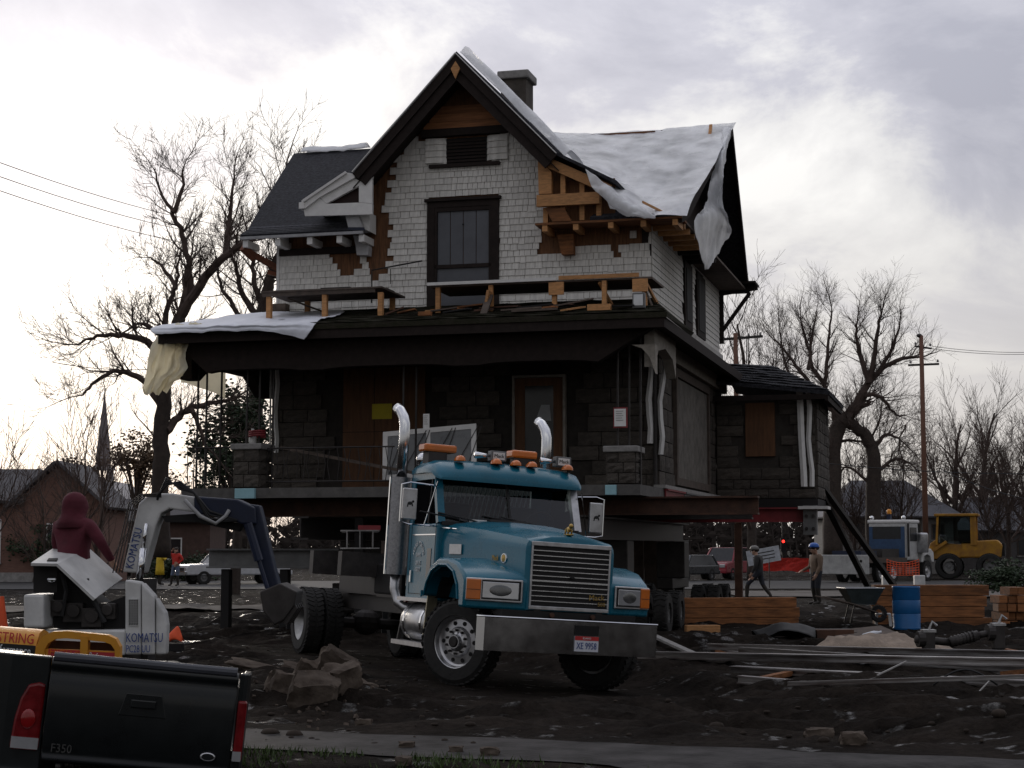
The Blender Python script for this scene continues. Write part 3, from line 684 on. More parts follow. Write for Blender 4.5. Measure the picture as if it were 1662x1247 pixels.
# stone pedestals of the porch with block courses
for (u0, u1, v0, h) in ((-8.0, -7.45, -2.7, .76), (-.4, .15, -2.7, .6)):
    pd = MB().box(u0 + .03, u1 - .03, v0 + .03, v0 + .6, 2.93, 2.93 + h).build('porch_pedestal', M_mortar, house)
    MB().box(u0 - .06, u1 + .06, v0 - .06, v0 + .68, 2.93 + h, 3.05 + h).build('pedestal_cap', M_conc, pd, bevel=.02)
    nr = 3
    for k in range(nr):
        z = 2.94 + (h) * (k + .5) / nr; s = (u1 - u0)
        cut = [0, .5 + .18 * (k % 2) - .09, 1]
        for a, b in zip(cut, cut[1:]):
            put(bvar[(k + int(a * 3)) % 5], pd, (u0 + s * (a + b) / 2, v0 + .02, z), ((b - a) * s - .015, 1.2, h / nr - .015))
        put(bvar[k % 5], pd, (u1 - .02, v0 + .31, z), (.58, 1.2, h / nr - .015), R(90)); put(bvar[(k + 1) % 5], pd, (u0 + .02, v0 + .31, z), (.58, 1.2, h / nr - .015), R(-90))
# temporary steel posts standing in for the columns
for (uc, vc) in ((-7.85, -2.45), (-7.6, -2.4), (-7.35, -2.3), (-9.05, -2.2), (-8.95, -2.0), (-8.85, -1.5), (-.25, -2.4), (-.05, -2.3), (.2, -2.45), (-4.55, -2.4), (-4.3, -2.35)):
    MB().tube([(uc, vc, 2.92), (uc + .02, vc, 5.9)], .022, 6).build('temporary_post', M_steel, house)
# porch railing
rl = MB().tube([(-7.4, -2.45, 3.72), (-4.7, -2.45, 3.72)], .018, 6).tube([(-7.4, -2.45, 3.05), (-4.7, -2.45, 3.05)], .018, 6).build('porch_railing', M_steel, house)
for k in range(19):
    u = -7.35 + k * .145; MB().tube([(u, -2.45, 3.05), (u + (.05 if k % 3 else -.06), -2.45, 3.4), (u, -2.45, 3.72)], .009, 5).build('baluster', M_steel, rl)
rl2 = MB().tube([(-9.1, -2.5, 3.75), (-8.05, -2.5, 3.75)], .018, 6).build('side_railing', M_steel, house)
for k in range(8): MB().tube([(-9.1 + k * .14, -2.5, 2.93), (-9.1 + k * .14, -2.5, 3.75 + .3 * (k < 3))], .010, 5).build('baluster', M_steel, rl2)
MB().bar((-7.2, -2.2, 3.75), (-3.2, -2.3, 2.98), .1, .06).build('fallen_rail', M_oldwood, house)
# plywood over the parlour window, front door, notice, painted pane reflection
ply = MB().box(-6.68, -4.85, -.06, .0, 2.95, 5.55).build('plywood_cover', M_ply, house)
MB().box(-5.98, -5.97, -.066, -.06, 2.95, 5.55).box(-6.68, -4.85, -.066, -.06, 4.18, 4.19).build('plywood_joint', M_black, ply)
a = hv(604, 656, -.07); b = hv(636, 680, -.07)
MB().box(a[0], b[0], -.075, -.062, b[1], a[1]).build('yellow_notice', mat('yellow_sheet', (.55, .45, .03), .7, var=.1), ply)
dr = MB().box(-2.94, -2.89, -.1, .03, 2.95, 5.3).box(-1.86, -1.81, -.1, .03, 2.95, 5.3).box(-2.89, -1.86, -.1, .03, 5.25, 5.3).build('door_casing', mat('aged_trim', (.33, .30, .26)), house)
dl = MB().box(-2.89, -2.68, -.05, .0, 2.95, 5.24).box(-2.07, -1.86, -.05, .0, 2.95, 5.24).box(-2.68, -2.07, -.05, .0, 2.95, 3.6).box(-2.68, -2.07, -.05, .0, 5.08, 5.24).build('front_door', M_ply, dr)
MB().box(-2.68, -2.07, -.035, -.02, 3.6, 5.08).build('door_pane', M_darkglass, dl)
MB().prism([(-2.45, 4.35), (-2.12, 4.35), (-2.15, 4.68), (-2.33, 4.68)], -.045, -.037).build('painted_pane_reflection', mat('reflection_grey', (.4, .41, .42), .8, var=.1), dl)  # pale shape painted as a lampshade reflection in the door glass
# rear wing at the right
WG = [(.1, 2.95), (2.5, 2.95), (2.5, 5.45), (.1, 5.45)]
wg = MB().box(.12, 2.55, 8.05, 11.5, 2.93, 5.5).build('rear_wing', M_mortar, house)
ashlar(wg, .14, 2.55, 2.95, 5.45, lambda u, w_: (u, 8.03, w_), [(.85, 1.6, 3.95, 5.32)], h=.27)
ashlar(wg, 8.05, 11.5, 2.95, 5.45, lambda v, w_: (2.57, v, w_), [], rz=R(90), h=.27)
MB().box(.86, 1.58, 7.97, 8.05, 3.98, 5.3).build('wing_plywood', M_ply, wg)
MB().box(.12, 2.6, 7.95, 11.6, 2.7, 2.93).build('wing_floor', M_black, wg)
wr = MB().add([(.1, 7.5, 5.75), (2.95, 7.5, 5.42), (2.95, 12, 5.42), (.1, 12, 5.9), (1.4, 9.4, 6.25), (.1, 9.4, 6.35)], [(0, 1, 4, 5), (1, 2, 4), (2, 3, 5, 4)]).build('wing_roof', M_roof, house, thick=-.09)
for k in range(8):
    t = k / 8; A_ = Vector((.1, 7.5, 5.75)); B_ = Vector((2.95, 7.5, 5.42)); C_ = Vector((1.4, 9.4, 6.25)); D_ = Vector((.1, 9.4, 6.35))
    p0, p1 = A_ + (D_ - A_) * t, B_ + (C_ - B_) * t; q0, q1 = A_ + (D_ - A_) * (t + .15), B_ + (C_ - B_) * (t + .15)
    n = 14; MB().grid([[p0 + (p1 - p0) * i / n + Vector((0, rnd.uniform(-.05, .02), .12 + rnd.uniform(0, .03))) for i in range(n + 1)], [q0 + (q1 - q0) * i / n + Vector((0, 0, .1)) for i in range(n + 1)]]).build('wing_roof_course', M_roof, wr, thick=.02)
MB().box(2.85, 2.92, 7.5, 12, 5.28, 5.42).box(.1, 2.85, 7.5, 7.57, 5.32, 5.45).build('wing_fascia', M_trim, house)
# white corner wraps (peeled housewrap) and downspouts
def wrap(px0, py0, px1, py1, v, wd, nm='corner_wrap', bend=.1, mt=None, th=.02):
    a = hv(px0, py0, v); b = hv(px1, py1, v); n = 6; rows = []
    for i in range(n + 1):
        t = i / n; u = a[0] + (b[0] - a[0]) * t + bend * .3 * math.sin(t * 9); z = a[1] + (b[1] - a[1]) * t
        rows.append([(u - wd / 2, v, z), (u, v - .03, z), (u + wd / 2, v + .03, z)])
    return MB().grid(rows).build(nm, mt or M_white, house, thick=th)
wrap(1056, 575, 1054, 720, -.12, .1); wrap(1077, 565, 1071, 738, -.05, .1, bend=.14)
wrap(1297, 632, 1305, 790, 7.9, .13, bend=.02); wrap(1311, 636, 1317, 790, 7.95, .09, bend=.1)
wrap(449, 600, 447, 735, -.1, .09, bend=.08); wrap(439, 600, 438, 728, -.14, .03, bend=0)
MB().tube([(.06, -.1, 3.0), (.06, -.1, 5.8)], .04, 8).build('downspout', M_steel, house)

# ------------------------------------------------------------ plastic sheets and tarps on the house
def crumple(pts, nr, nc, amp, seed, sc_=1.5, st=(1, 1, 1)):
    """bilinear-ish sheet through a coarse control grid, resampled and crumpled"""
    A = np.array([[list(p) for p in row] for row in pts], float); R0, C0 = A.shape[:2]; rows = []
    def cr(P, t):
        n = len(P); i = min(int(t), n - 2); f = t - i
        p0, p1, p2, p3 = P[max(i - 1, 0)], P[i], P[i + 1], P[min(i + 2, n - 1)]
        return .5 * ((2 * p1) + (-p0 + p2) * f + (2 * p0 - 5 * p1 + 4 * p2 - p3) * f * f + (-p0 + 3 * p1 - 3 * p2 + p3) * f ** 3)
    for i in range(nr + 1):
        line = [cr(A[:, c], i / nr * (R0 - 1)) for c in range(C0)]
        row = []
        for j in range(nc + 1):
            p = Vector(cr(np.array(line), j / nc * (C0 - 1)))
            q = Vector((p.x * st[0], p.y * st[1], p.z * st[2])) * sc_ + Vector((seed * 3.1, seed, 0))
            na = lambda f, o: abs(noise.noise(q * f + Vector((o, o * 2, o))))
            h_ = 1.1 * na(.55, 1) ** .8 + .6 * na(1.5, 5) ** .8 + .16 * na(4.2, 9)
            d = Vector((-.1, -.75, .65)) * amp * (h_ * 2.0 - .35) + noise.noise_vector(q * .7) * amp * .8
            row.append(p + d)
        rows.append(row)
    return rows
def sheet(name, label, pts, nr, nc, amp, seed, mt, sc_=1.5, cat='tarp', th=.004, st=(1, 1, 1)):
    o = MB().grid(crumple(pts, nr, nc, amp, seed, sc_, st)).build(name, mt, None, smooth=True, loc=HO, rot=(0, 0, -PH), thick=th)
    return tag(o, label, cat)
def rp(u, v, dz=.13): return (u, v, mainroof(v) + dz)
# big clear sheet over the right roof slope
def q(px, py, v): a = hv(px, py, v); return (a[0], v, a[1])
sheet('plastic_sheet', 'large crumpled white plastic sheet covering the right roof slope', [
    [q(893, 215, 4.2), (-2.0, 4.75, 11.5), (-.9, 4.8, 11.52), (.2, 4.8, 11.53), (1.14, 4.8, 11.58)],
    [q(900, 235, 2.6), (-1.6, 3.4, 10.85), (-.7, 3.4, 10.78), (.2, 3.4, 10.76), (1.08, 3.4, 10.80)],
    [q(925, 262, 1.0), (-1.2, 2.0, 10.1), (-.5, 2.0, 9.96), (.2, 2.0, 9.92), (1.02, 2.0, 9.98)],
    [q(950, 285, -.2), (-.75, .9, 9.45), (-.3, .7, 9.2), (.2, .7, 9.16), (.95, .8, 9.26)],
    [q(975, 305, -.78), q(1010, 318, -.6), (-.1, -.2, 8.7), (.25, -.3, 8.66), (.9, -.1, 8.82)],
    [q(990, 340, -.85), q(1030, 345, -.85), q(1062, 356, -.74), (.3, -.78, 8.37), (.86, -.74, 8.34)]], 130, 150, .028, 1, M_plastic, 1.25, st=(1.3, .6, .6))
sheet('plastic_sheet', 'loose flap of clear plastic drooping over the torn right eave', [
    [q(950, 278, -.85), q(985, 298, -.85), q(1010, 320, -.85), q(1050, 345, -.8)],
    [q(962, 305, -.9), q(990, 318, -.92), q(1020, 335, -.92), q(1062, 352, -.82)],
    [q(985, 330, -.86), q(1005, 340, -.9), q(1030, 350, -.9), q(1064, 357, -.8)],
    [q(1012, 352, -.84), q(1020, 355, -.86), q(1035, 356, -.86), q(1060, 358, -.8)]], 50, 60, .045, 2, M_plastic, 2.6)
def qu(px, py, u, dv=0):
    r = ray(px, py); t = (u - (CAM - HO).dot(HU)) / r.dot(HU); p = CAM + r * t; return (u, (p - HO).dot(HV) + dv, p.z)
sheet('plastic_sheet', 'gathered clear plastic hanging off the right gable end', [
    [qu(1176, 210, .95), qu(1184, 212, 1.1), qu(1186, 216, 1.12)],
    [qu(1160, 265, .9), qu(1172, 262, 1.1), qu(1178, 260, 1.12)],
    [qu(1147, 330, .85), qu(1165, 325, 1.0), qu(1172, 322, 1.15)],
    [qu(1128, 362, .80), qu(1158, 350, 1.0), qu(1186, 372, 1.15)],
    [qu(1134, 402, .8), qu(1160, 392, .95), qu(1184, 383, 1.1)],
    [qu(1145, 440, .8), qu(1156, 432, .9), qu(1172, 405, 1.0)]], 110, 50, .045, 3, M_plastic, 2.0, st=(2, 2, .45))
sheet('plastic_sheet', 'thick roll of clear plastic running down the right rake of the front gable', [
    [(-3.95 + t * 2.3, -.72, 12.1 - t * 2.42 + .02), (-3.86 + t * 2.3, -.5, 12.12 - t * 2.42 + .16), (-3.8 + t * 2.3, .0, 12.1 - t * 2.4 + .1), (-3.75 + t * 2.3, .6, 12.0 - t * 2.4)] for t in (.02, .2, .4, .6, .8, 1.0)], 80, 20, .025, 4, M_plastic, 2)
tag(MB().grid(crumple([[(u, 4.6, 11.45), (u, 4.75, 11.62), (u, 5.0, 11.55)] for u in (-9.6, -9.0, -8.4, -7.9)], 16, 6, .05, 5)).build('plastic_sheet', M_plastic, None, smooth=True, loc=HO, rot=(0, 0, -PH), thick=.004), 'narrow plastic strip lying along the left roof ridge', 'tarp')
# porch tarps
sheet('tarp', 'bluish white tarp spread over the left porch roof corner', [
    [(-8.75, -.3, 6.78), (-7.8, -.4, 6.76), (-7.0, -.45, 6.75), (-6.5, -.6, 6.72)],
    [(-9.1, -1.6, 6.5), (-8.0, -1.6, 6.5), (-7.0, -1.7, 6.47), (-6.1, -1.6, 6.5)],
    [(-9.55, -3.0, 6.18), (-8.2, -3.1, 6.16), (-7.0, -3.1, 6.15), (-6.1, -3.0, 6.17)],
    [(-9.6, -3.24, 6.08), (-8.2, -3.26, 6.04), (-7.0, -3.26, 6.04), (-6.15, -3.25, 5.98)],
    [(-9.5, -3.28, 6.0), (-8.2, -3.28, 5.98), (-7.0, -3.28, 5.96), (-6.3, -3.27, 5.78)]], 60, 80, .025, 6, M_tarpw, 2.4)
_rows = []
for i, (y, l, r) in enumerate(((528, 268, 330), (541, 260, 318), (560, 250, 307), (580, 246, 300), (598, 241, 304), (614, 236, 292), (630, 231, 282), (640, 234, 272))):
    _rows.append([q(l + (r - l) * c / 10, y + 3 * math.sin(c * 1.3) + (2 if c % 3 == 0 else 0), -2.95 + .07 * math.sin(c * 2.1 + i * .8) + .08 * math.sin(i * 1.3 + c * .6)) for c in range(11)])
sheet('tarp', 'bunched cream tarp hanging from the far left porch corner', _rows, 70, 70, .05, 7, M_tarp, 3.0, st=(1.3, 1.3, .7))
sheet('tarp', 'backlit cream tarp strung behind the left porch posts', [
    [q(297, 600, 1.5), q(330, 596, 1.5), q(362, 602, 1.5), q(367, 604, 1.5)],
    [q(294, 612, 1.5), q(330, 622, 1.5), q(358, 628, 1.5), q(368, 628, 1.5)],
    [q(293, 622, 1.5), q(325, 634, 1.5), q(352, 642, 1.5), q(368, 650, 1.5)]], 14, 20, .05, 8, M_tarp, 1.6)
# red hose bundle and white jug on the left pedestal
tag(MB().tube([(-7.62 + .16 * math.cos(a * .9), -2.42 + .16 * math.sin(a * .9), 3.95 + a * .006) for a in range(0, 22)], .025, 6).build('coiled_hose', M_red, None, smooth=True, loc=HO, rot=(0, 0, -PH)), 'dark red coiled hose hung on posts above left pedestal', 'hose')
tag(MB().lathe([(.001, 0), (.07, 0), (.08, .06), (.075, .2), (.03, .27), (.03, .32), (.001, .32)], 12).build('plastic_jug', M_white, None, smooth=True, loc=hw(-7.75, -2.35, 3.81)), 'white plastic jug standing on the left stone pedestal', 'jug')
# ------------------------------------------------------------ clutter on the porch roof
HR = (0, 0, -PH)
def hthing(name, label, cat, group=None): return thing(name, label, cat, HO, -PH, group)
def roofz(v): return 6.0 + (v + 3.15) / 3.17 * .72 + .14
p = hthing('scaffold_platform', 'dark plywood work platform on three posts over left porch roof', 'scaffold')
a = hv(470, 470, -1.6); b = hv(668, 466, -1.6); zt = 6.98
MB().box(-7.75, -5.15, -2.0, -.5, 6.95, 6.985).build('deck', M_oldwood, p)
MB().box(-7.75, -5.3, -1.98, -1.92, 6.87, 6.95).build('edge_joist', M_oldwood, p)
for u in (-7.62, -6.4, -5.2):
    MB().box(u - .05, u + .05, -1.95, -1.85, roofz(-1.95) - .04, 6.87).build('post', M_newwood, p)
for u in (-7.3, -5.4): MB().box(u - .05, u + .05, -.65, -.55, roofz(-.6) - .04, 6.95).build('post', M_newwood, p)
MB().bar((-7.5, -1.2, 6.93), (-6.7, -1.0, 6.62), .12, .03).build('brace', M_oldwood, p)
p = hthing('scaffold_platform', 'long plank platform with white top edge over right porch roof', 'scaffold')
MB().box(-4.15, .35, -1.9, -.6, 6.93, 6.965).build('deck', M_oldwood, p)
MB().box(-4.2, -1.55, -1.98, -1.915, 6.96, 7.02).build('white_edge_plank', M_white, p)
MB().box(-1.5, .1, -1.95, -1.915, 6.97, 7.05).build('orange_plank', M_newwood, p)
for u in (-4.0, -2.9, -1.6, -.6, .2): MB().box(u - .045, u + .045, -1.9, -1.81, roofz(-1.9) - .03, 6.93).build('post', M_newwood, p)
for u in (-1.55, .12): MB().box(u - .15, u + .15, -1.95, -1.905, 6.68, 6.93).build('gusset', M_newwood, p)
for u in (.1, -.8): MB().bar((u + .1, -1.86, 6.9), (u + .35, -1.0, 6.25), .05).build('brace', M_newwood, p)
MB().bar((.15, -1.9, 6.9), (.42, -1.85, 6.2), .06, .03).build('brace', M_oldwood, p)
def board(label, p0, p1, wd, th, mt, cat='board', group=None, name='loose_board'):
    p0 = Vector(p0); p1 = Vector(p1); c = (p0 + p1) / 2
    o = MB().bar(p0 - c, p1 - c, wd, th, (0, 0, 1)).build(name, mt, None, loc=HO + HU * c.x + HV * c.y + Vector((0, 0, c.z)), rot=HR); return tag(o, label, cat, group)
def rb(px, py, v): u, w_ = hv(px, py, v); return (u, v, roofz(v) + .03)
board('short orange board end lying flat near the porch roof right corner', rb(955, 500, -2.6), rb(992, 497, -2.6), .22, .12, M_newwood)
board('orange board tilted toward the camera beside the flat board end', rb(915, 512, -2.8), rb(945, 500, -2.3), .18, .03, M_newwood)
board('dark plank leaning up against the centre of the plank platform', rb(785, 515, -2.3)[:2] + (6.3,), (-2.9, -1.95, 6.72), .14, .04, M_oldwood)
board('orange offcut hanging below the middle post of the plank platform', (-2.95, -2.0, 6.5), (-2.9, -2.0, 6.8), .2, .05, M_newwood)
board('split reddish board lying below the upper window', rb(700, 490, -1.7), rb(760, 486, -1.7), .12, .03, M_orange)
board('long pale board lying on the porch roof under the window', rb(690, 497, -1.9), rb(745, 492, -1.6), .1, .03, M_newwood)
board('small orange block on the mossy roof left of the centre post', rb(680, 509, -2.5), rb(700, 507, -2.5), .12, .08, M_orange)
board('short brown offcut beside the leaning dark plank', rb(770, 503, -2.2), rb(800, 500, -2.0), .1, .04, M_rust)
board('weathered plank lying across the roof edge at right of centre', rb(830, 512, -2.7), rb(905, 508, -2.5), .12, .04, M_oldwood)
board('dark stub plank lying on the plywood work platform', (-7.3, -1.4, 7.03), (-6.7, -1.4, 7.02), .25, .05, M_oldwood)
board('bundled dark roofing roll resting on the plywood platform', (-6.75, -1.2, 7.06), (-6.1, -1.2, 7.06), .14, .12, M_rubber, cat='roll', name='roofing_roll')
board('small dark sheet lying on the plywood platform near window', (-5.6, -1.3, 7.01), (-5.2, -1.3, 7.01), .5, .02, M_black)
dr_ = random.Random(77)
for k, (px, py, v, lab) in enumerate(((720, 494, -2.0, 'charred strip of wood below the window sill'), (742, 505, -2.6, 'grey shingle scrap on the roof left of centre'), (762, 492, -1.6, 'thin orange lath under the platform gap'), (812, 494, -1.9, 'dark splintered lath right of the leaning plank'), (846, 505, -2.5, 'small orange scrap at the centre of the roof edge'), (868, 497, -2.2, 'charred beam piece below the white edge plank'), (890, 503, -2.4, 'brown scrap left of the tilted board'), (902, 492, -1.9, 'dark board standing on edge under the platform'), (930, 492, -1.9, 'reddish lath behind the tilted orange board'), (1010, 503, -2.6, 'black rag of roofing right of the flat board'), (660, 500, -2.2, 'dark lath left of the small orange block'), (640, 505, -2.4, 'grey scrap at the tarp edge'))):
    a_ = dr_.uniform(-.5, .5); l_ = dr_.uniform(.15, .45); c_ = rb(px, py, v)
    board(lab, (c_[0] - l_, v - a_ * .3, roofz(v - a_ * .3) + .04), (c_[0] + l_, v + a_ * .3, roofz(v + a_ * .3) + .05 + dr_.uniform(0, .12)), dr_.uniform(.06, .16), .03, [M_oldwood, M_black, M_orange, M_rust][k % 4])
fl = hthing('work_light', 'grey box work light on the porch roof right corner', 'light')
MB().box(.12, .36, -2.75, -2.62, roofz(-2.7), roofz(-2.7) + .3).build('housing', M_greysteel, fl, bevel=.02)
MB().box(.15, .33, -2.765, -2.75, roofz(-2.7) + .05, roofz(-2.7) + .26).build('lens', M_lens, fl)
board('broken stone block pile on the left porch roof ridge', (-8.35, -.1, 6.88), (-7.95, -.1, 6.88), .3, .2, M_rubble, 'stone', name='stone_chunk')
for k, (px, py, px2, py2, v, lab) in enumerate(((960, 222, 1065, 216, 4.7, 'long reddish batten holding the plastic along the right ridge'), (1155, 205, 1158, 280, 4.4, 'upright pale batten holding the plastic at the right gable'), (985, 250, 1008, 255, 3.2, 'short weathered stick lying on the white plastic sheet'), (1045, 330, 1085, 350, -.45, 'splintered orange board lying at the right eave edge'))):
    a = hv(px, py, v); b = hv(px2, py2, v)
    board(lab, (a[0], v - .12, a[1]), (b[0], v - .12 - (.9 if k == 1 else 0), b[1]), .07 if k != 3 else .12, .04, M_newwood if k in (1, 3) else M_orange, cat='batten')
# balcony rail remnant left of the window
p = hthing('balcony_rail', 'thin dark metal rail remnant with mesh left of upper window', 'railing')
MB().tube([(-5.95, -.35, 6.9), (-5.95, -.35, 7.6), (-4.88, -.2, 7.78)], .018, 6).tube([(-5.55, -.3, 7.3), (-5.55, -.3, 7.62)], .01, 5).build('rail', M_steel, p)
# leaning window sash on the porch
p = thing('window_sash', 'white framed window sash leaning on the porch behind the truck', 'window', hw(-4.0, -2.0, 3.15), -PH, rot=(R(-12), R(-4), -PH))
MB().box(-1.1, .85, -.02, .02, .9, 1.0).box(-1.1, .85, -.02, .02, 0, .1).box(-1.1, -1.0, -.02, .02, .1, .9).box(.75, .85, -.02, .02, .1, .9).box(-.18, -.1, -.02, .02, .1, .9).build('frame', M_white, p)
for x0, x1 in ((-1.0, -.18), (-.1, .75)): MB().box(x0, x1, -.005, .005, .1, .9).build('pane', mat('dusty_pane', (.16, .165, .17), .3, var=.2), p)
for k in range(7): MB().bar((-.95 + k * .27, -.03, .12), (-.65 + k * .27 + (k % 2) * .2, -.03, .95), .012).build('lead_bar', M_steel, p)
# notices
def notice(name, label, px0, py0, px1, py1, v, mt, back=None):
    a = hv(px0, py0, v); b = hv(px1, py1, v); t = thing(name, label, 'notice', hw(a[0], v, b[1]), -PH); wd = b[0] - a[0]; ht = a[1] - b[1]
    if back: MB().box(-.02, wd + .03, .004, .012, -.03, ht + .03).build('backing', back, t)
    n = 5; MB().grid([[(wd * i / n, -.004 - .02 * math.sin(i * .7) * (j / n), ht * (1 - j / n)) for i in range(n + 1)] for j in range(n + 1)]).build('sheet', mt, t, thick=.002)
    for k in range(5): MB().box(wd * .15, wd * (.8 - .1 * (k % 2)), -.03, -.028, ht * (.85 - k * .13), ht * (.87 - k * .13)).build('text_line', M_ktext, t)
notice('paper_notice', 'white paper notice on a red board by the right porch column', 997, 664, 1016, 692, -2.55, M_paper, M_red)
notice('paper_notice', 'narrow white paper notice fixed above the leaning sash', 687, 672, 697, 697, -2.45, M_paper)
for px, lab in ((381, 'light blue foam block under the left stone pedestal'), (982, 'light blue foam block under the right stone pedestal')):
    a = hv(px, 789, -2.82); b = hv(px + (32 if px < 500 else 18), 806, -2.82)
    t = tag(MB().box(0, b[0] - a[0], -.15, 0, b[1] - a[1] - .01, -.02).build('foam_block', mat('light_blue_foam', (.30, .52, .58), .7, var=.1), None, loc=hw(a[0], -2.68, 2.93), rot=HR, bevel=.01), lab, 'block')

# ------------------------------------------------------------ steel under the house
def ibeam(name, label, u0, v0, u1, v1, z0, h, fl_, mt, group='steel beams under the house', web=.03, ft=.035):
    a = Vector((u0, v0, 0)); b = Vector((u1, v1, 0)); L_ = (b - a).length; ang = math.atan2(v1 - v0, u1 - u0)
    o = MB().box(0, L_, -fl_ / 2, fl_ / 2, 0, ft).box(0, L_, -fl_ / 2, fl_ / 2, h - ft, h).box(0, L_, -web / 2, web / 2, ft, h - ft).build(name, mt, None, loc=hw(u0, v0, z0), rot=(0, 0, ang - PH), ang=30)
    return tag(o, label, 'beam', group)
ibeam('steel_beam', 'rust brown steel cross beam directly under the porch front edge', -9.0, -1.9, 2.35, -1.9, 2.36, .35, .3, M_rust)
ibeam('steel_beam', 'dark steel cross beam under the middle of the house', -8.8, 3.2, 1.6, 3.2, 2.36, .35, .3, M_steel)
rbm = ibeam('steel_beam', 'long red painted steel beam under the rear of the house', -8.6, 7.6, 2.3, 7.6, 2.36, .35, .3, M_red)
ibeam('steel_beam', 'left lengthwise dark steel beam carrying the cross beams', -6.6, -2.6, -6.6, 9.6, 1.9, .455, .34, M_steel)
ibeam('steel_beam', 'right lengthwise dark steel beam carrying the cross beams', -1.0, -2.6, -1.0, 9.6, 1.9, .455, .34, M_steel)
ibeam('steel_beam', 'pale grey steel beam with bolt holes lying low at left', -9.1, -1.4, -6.2, -1.4, 1.32, .4, .3, M_greysteel)
ibeam('steel_beam', 'short crimson beam end below the right side wall', .28, -.2, .28, 2.0, 2.66, .26, .12, M_red)
ibeam('steel_beam', 'pale lengthwise beam along the foot of the right wall', .29, 2.05, .29, 7.6, 2.66, .26, .12, M_greysteel)
p = hthing('end_plate', 'pale bolted steel end plate on the red beam', 'plate')
MB().box(2.3, 2.62, 7.3, 7.6, 2.05, 2.75).build('plate', M_greysteel, p); MB().box(2.2, 2.9, 7.1, 8.0, 2.66, 2.73).build('bearing_plate', M_white, p)
for k in range(4): MB().lathe([(.04, 0), (.04, .05)], 8, Matrix.Translation((2.38 + .16 * (k % 2), 7.3, 2.2 + .3 * (k // 2))) @ Matrix.Rotation(R(90), 4, 'X')).build('bolt', M_steel, p)
# dollies
def wheel_mesh(r, wd, rim, n=28):
    t = MB(); pr = [(rim, -wd / 2), (r * .9, -wd / 2), (r * .98, -wd / 2 + .03), (r, -wd / 2 + .06), (r, wd / 2 - .06), (r * .98, wd / 2 - .03), (r * .9, wd / 2), (rim, wd / 2)]
    t.lathe(pr, n, Matrix.Rotation(R(90), 4, 'X'), closed=True)
    for k in range(n):   # tread lugs
        a = 2 * math.pi * (k + .5) / n
        for s in (-1, 1):
            M = Matrix.Rotation(a, 4, 'Y') @ Matrix.Translation((r, s * wd * .25, 0))
            t.box(-.01, .012, -wd * .2, wd * .2, -.03, .03, M @ Matrix.Rotation(R(25 * s), 4, 'X'))
    return t
WT = wheel_mesh(.42, .28, .22, 20)
wt_me = WT.mesh('tyre', M_tyre)
wr_me = MB().lathe([(.03, .1), (.06, .1), (.1, .05), (.2, .06), (.23, .12), (.23, -.12), (.03, -.12)], 16, Matrix.Rotation(R(90), 4, 'X')).mesh('rim', M_greysteel)
dolly0 = None
for (u, v, lab) in ((-1.0, 8.1, 'house moving dolly with twin tyres at the right rear'), (-6.6, 8.1, 'house moving dolly in the dark at the left rear'), (-6.6, .9, 'house moving dolly in shadow under the left front'), (-1.0, .9, 'house moving dolly hidden behind the truck at right front')):
    t = thing('house_dolly', lab, 'dolly', hw(u, v, 0), -PH, 'dollies carrying the house')
    MB().box(-.2, .2, -1.2, 1.2, .75, 1.0).box(-.35, .35, -.35, .35, 1.0, 1.89).build('dolly_frame', M_steel, t, bevel=.02)
    for yy in (-.75, .75):
        MB().tube([(-1.25, yy, .42), (1.25, yy, .42)], .07, 8).box(-.15, .15, yy - .1, yy + .1, .42, .8).build('axle', M_steel, t)
        for xx in (-1.15, -.75, .75, 1.15):
            wl = put(wt_me, t, (xx, yy, .42), rz=R(90)); put(wr_me, wl, (0, 0, 0))
# cribbing and posts below the porch
for k, (u, v, h, lab) in enumerate(((-7.4, -1.4, 1.3, 'rust brown crib post under the pale grey beam'), (-5.6, -1.9, 2.34, 'dark timber post standing left of the truck stack'), (-4.9, -1.9, 2.34, 'dark timber post standing behind the truck exhaust'), (.70, 7.6, 2.34, 'orange brown timber post under the red beam'), (-8.7, -1.4, 1.3, 'rust brown crib post at the far left beam end'))):
    o = tag(MB().box(-.09, .09, -.09, .09, 0, h).build('crib_post', M_rust if k == 3 else M_black, None, loc=hw(u, v, 0), rot=HR, bevel=.01), lab, 'post')
for k in range(22):
    u = -9.3 + k * .35
    tag(MB().box(-.17, .17, -.03, .03, 0, rnd.uniform(2.3, 2.65)).build('hoarding_plank', M_oldwood, None, loc=hw(u, 10.2 + .04 * (k % 2), 0), rot=HR), 'dark vertical hoarding plank under the house, %s' % ('leftmost of the row' if k == 0 else 'number %s from the left' % ['two', 'three', 'four', 'five', 'six', 'seven', 'eight', 'nine', 'ten', 'eleven', 'twelve', 'thirteen', 'fourteen', 'fifteen', 'sixteen', 'seventeen', 'eighteen', 'nineteen', 'twenty', 'twenty one', 'twenty two'][k - 1]), 'plank', 'planks standing under the house rear')
# two raking braces at the right rear corner
for px0, py0, px1, py1, lab in ((1335, 790, 1413, 898, 'upper dark diagonal brace from the rear corner down right'), (1332, 800, 1385, 905, 'steeper dark diagonal brace beside the rear corner')):
    a = at(px0, py0, 44); b = at(px1, py1, 46.5)
    b = at(px1, py1, 46.5)
    tag(MB().bar(a, a + (b - a) * (a.z / (a.z - b.z)), .16, .1).build('raking_brace', M_steel), lab, 'brace')

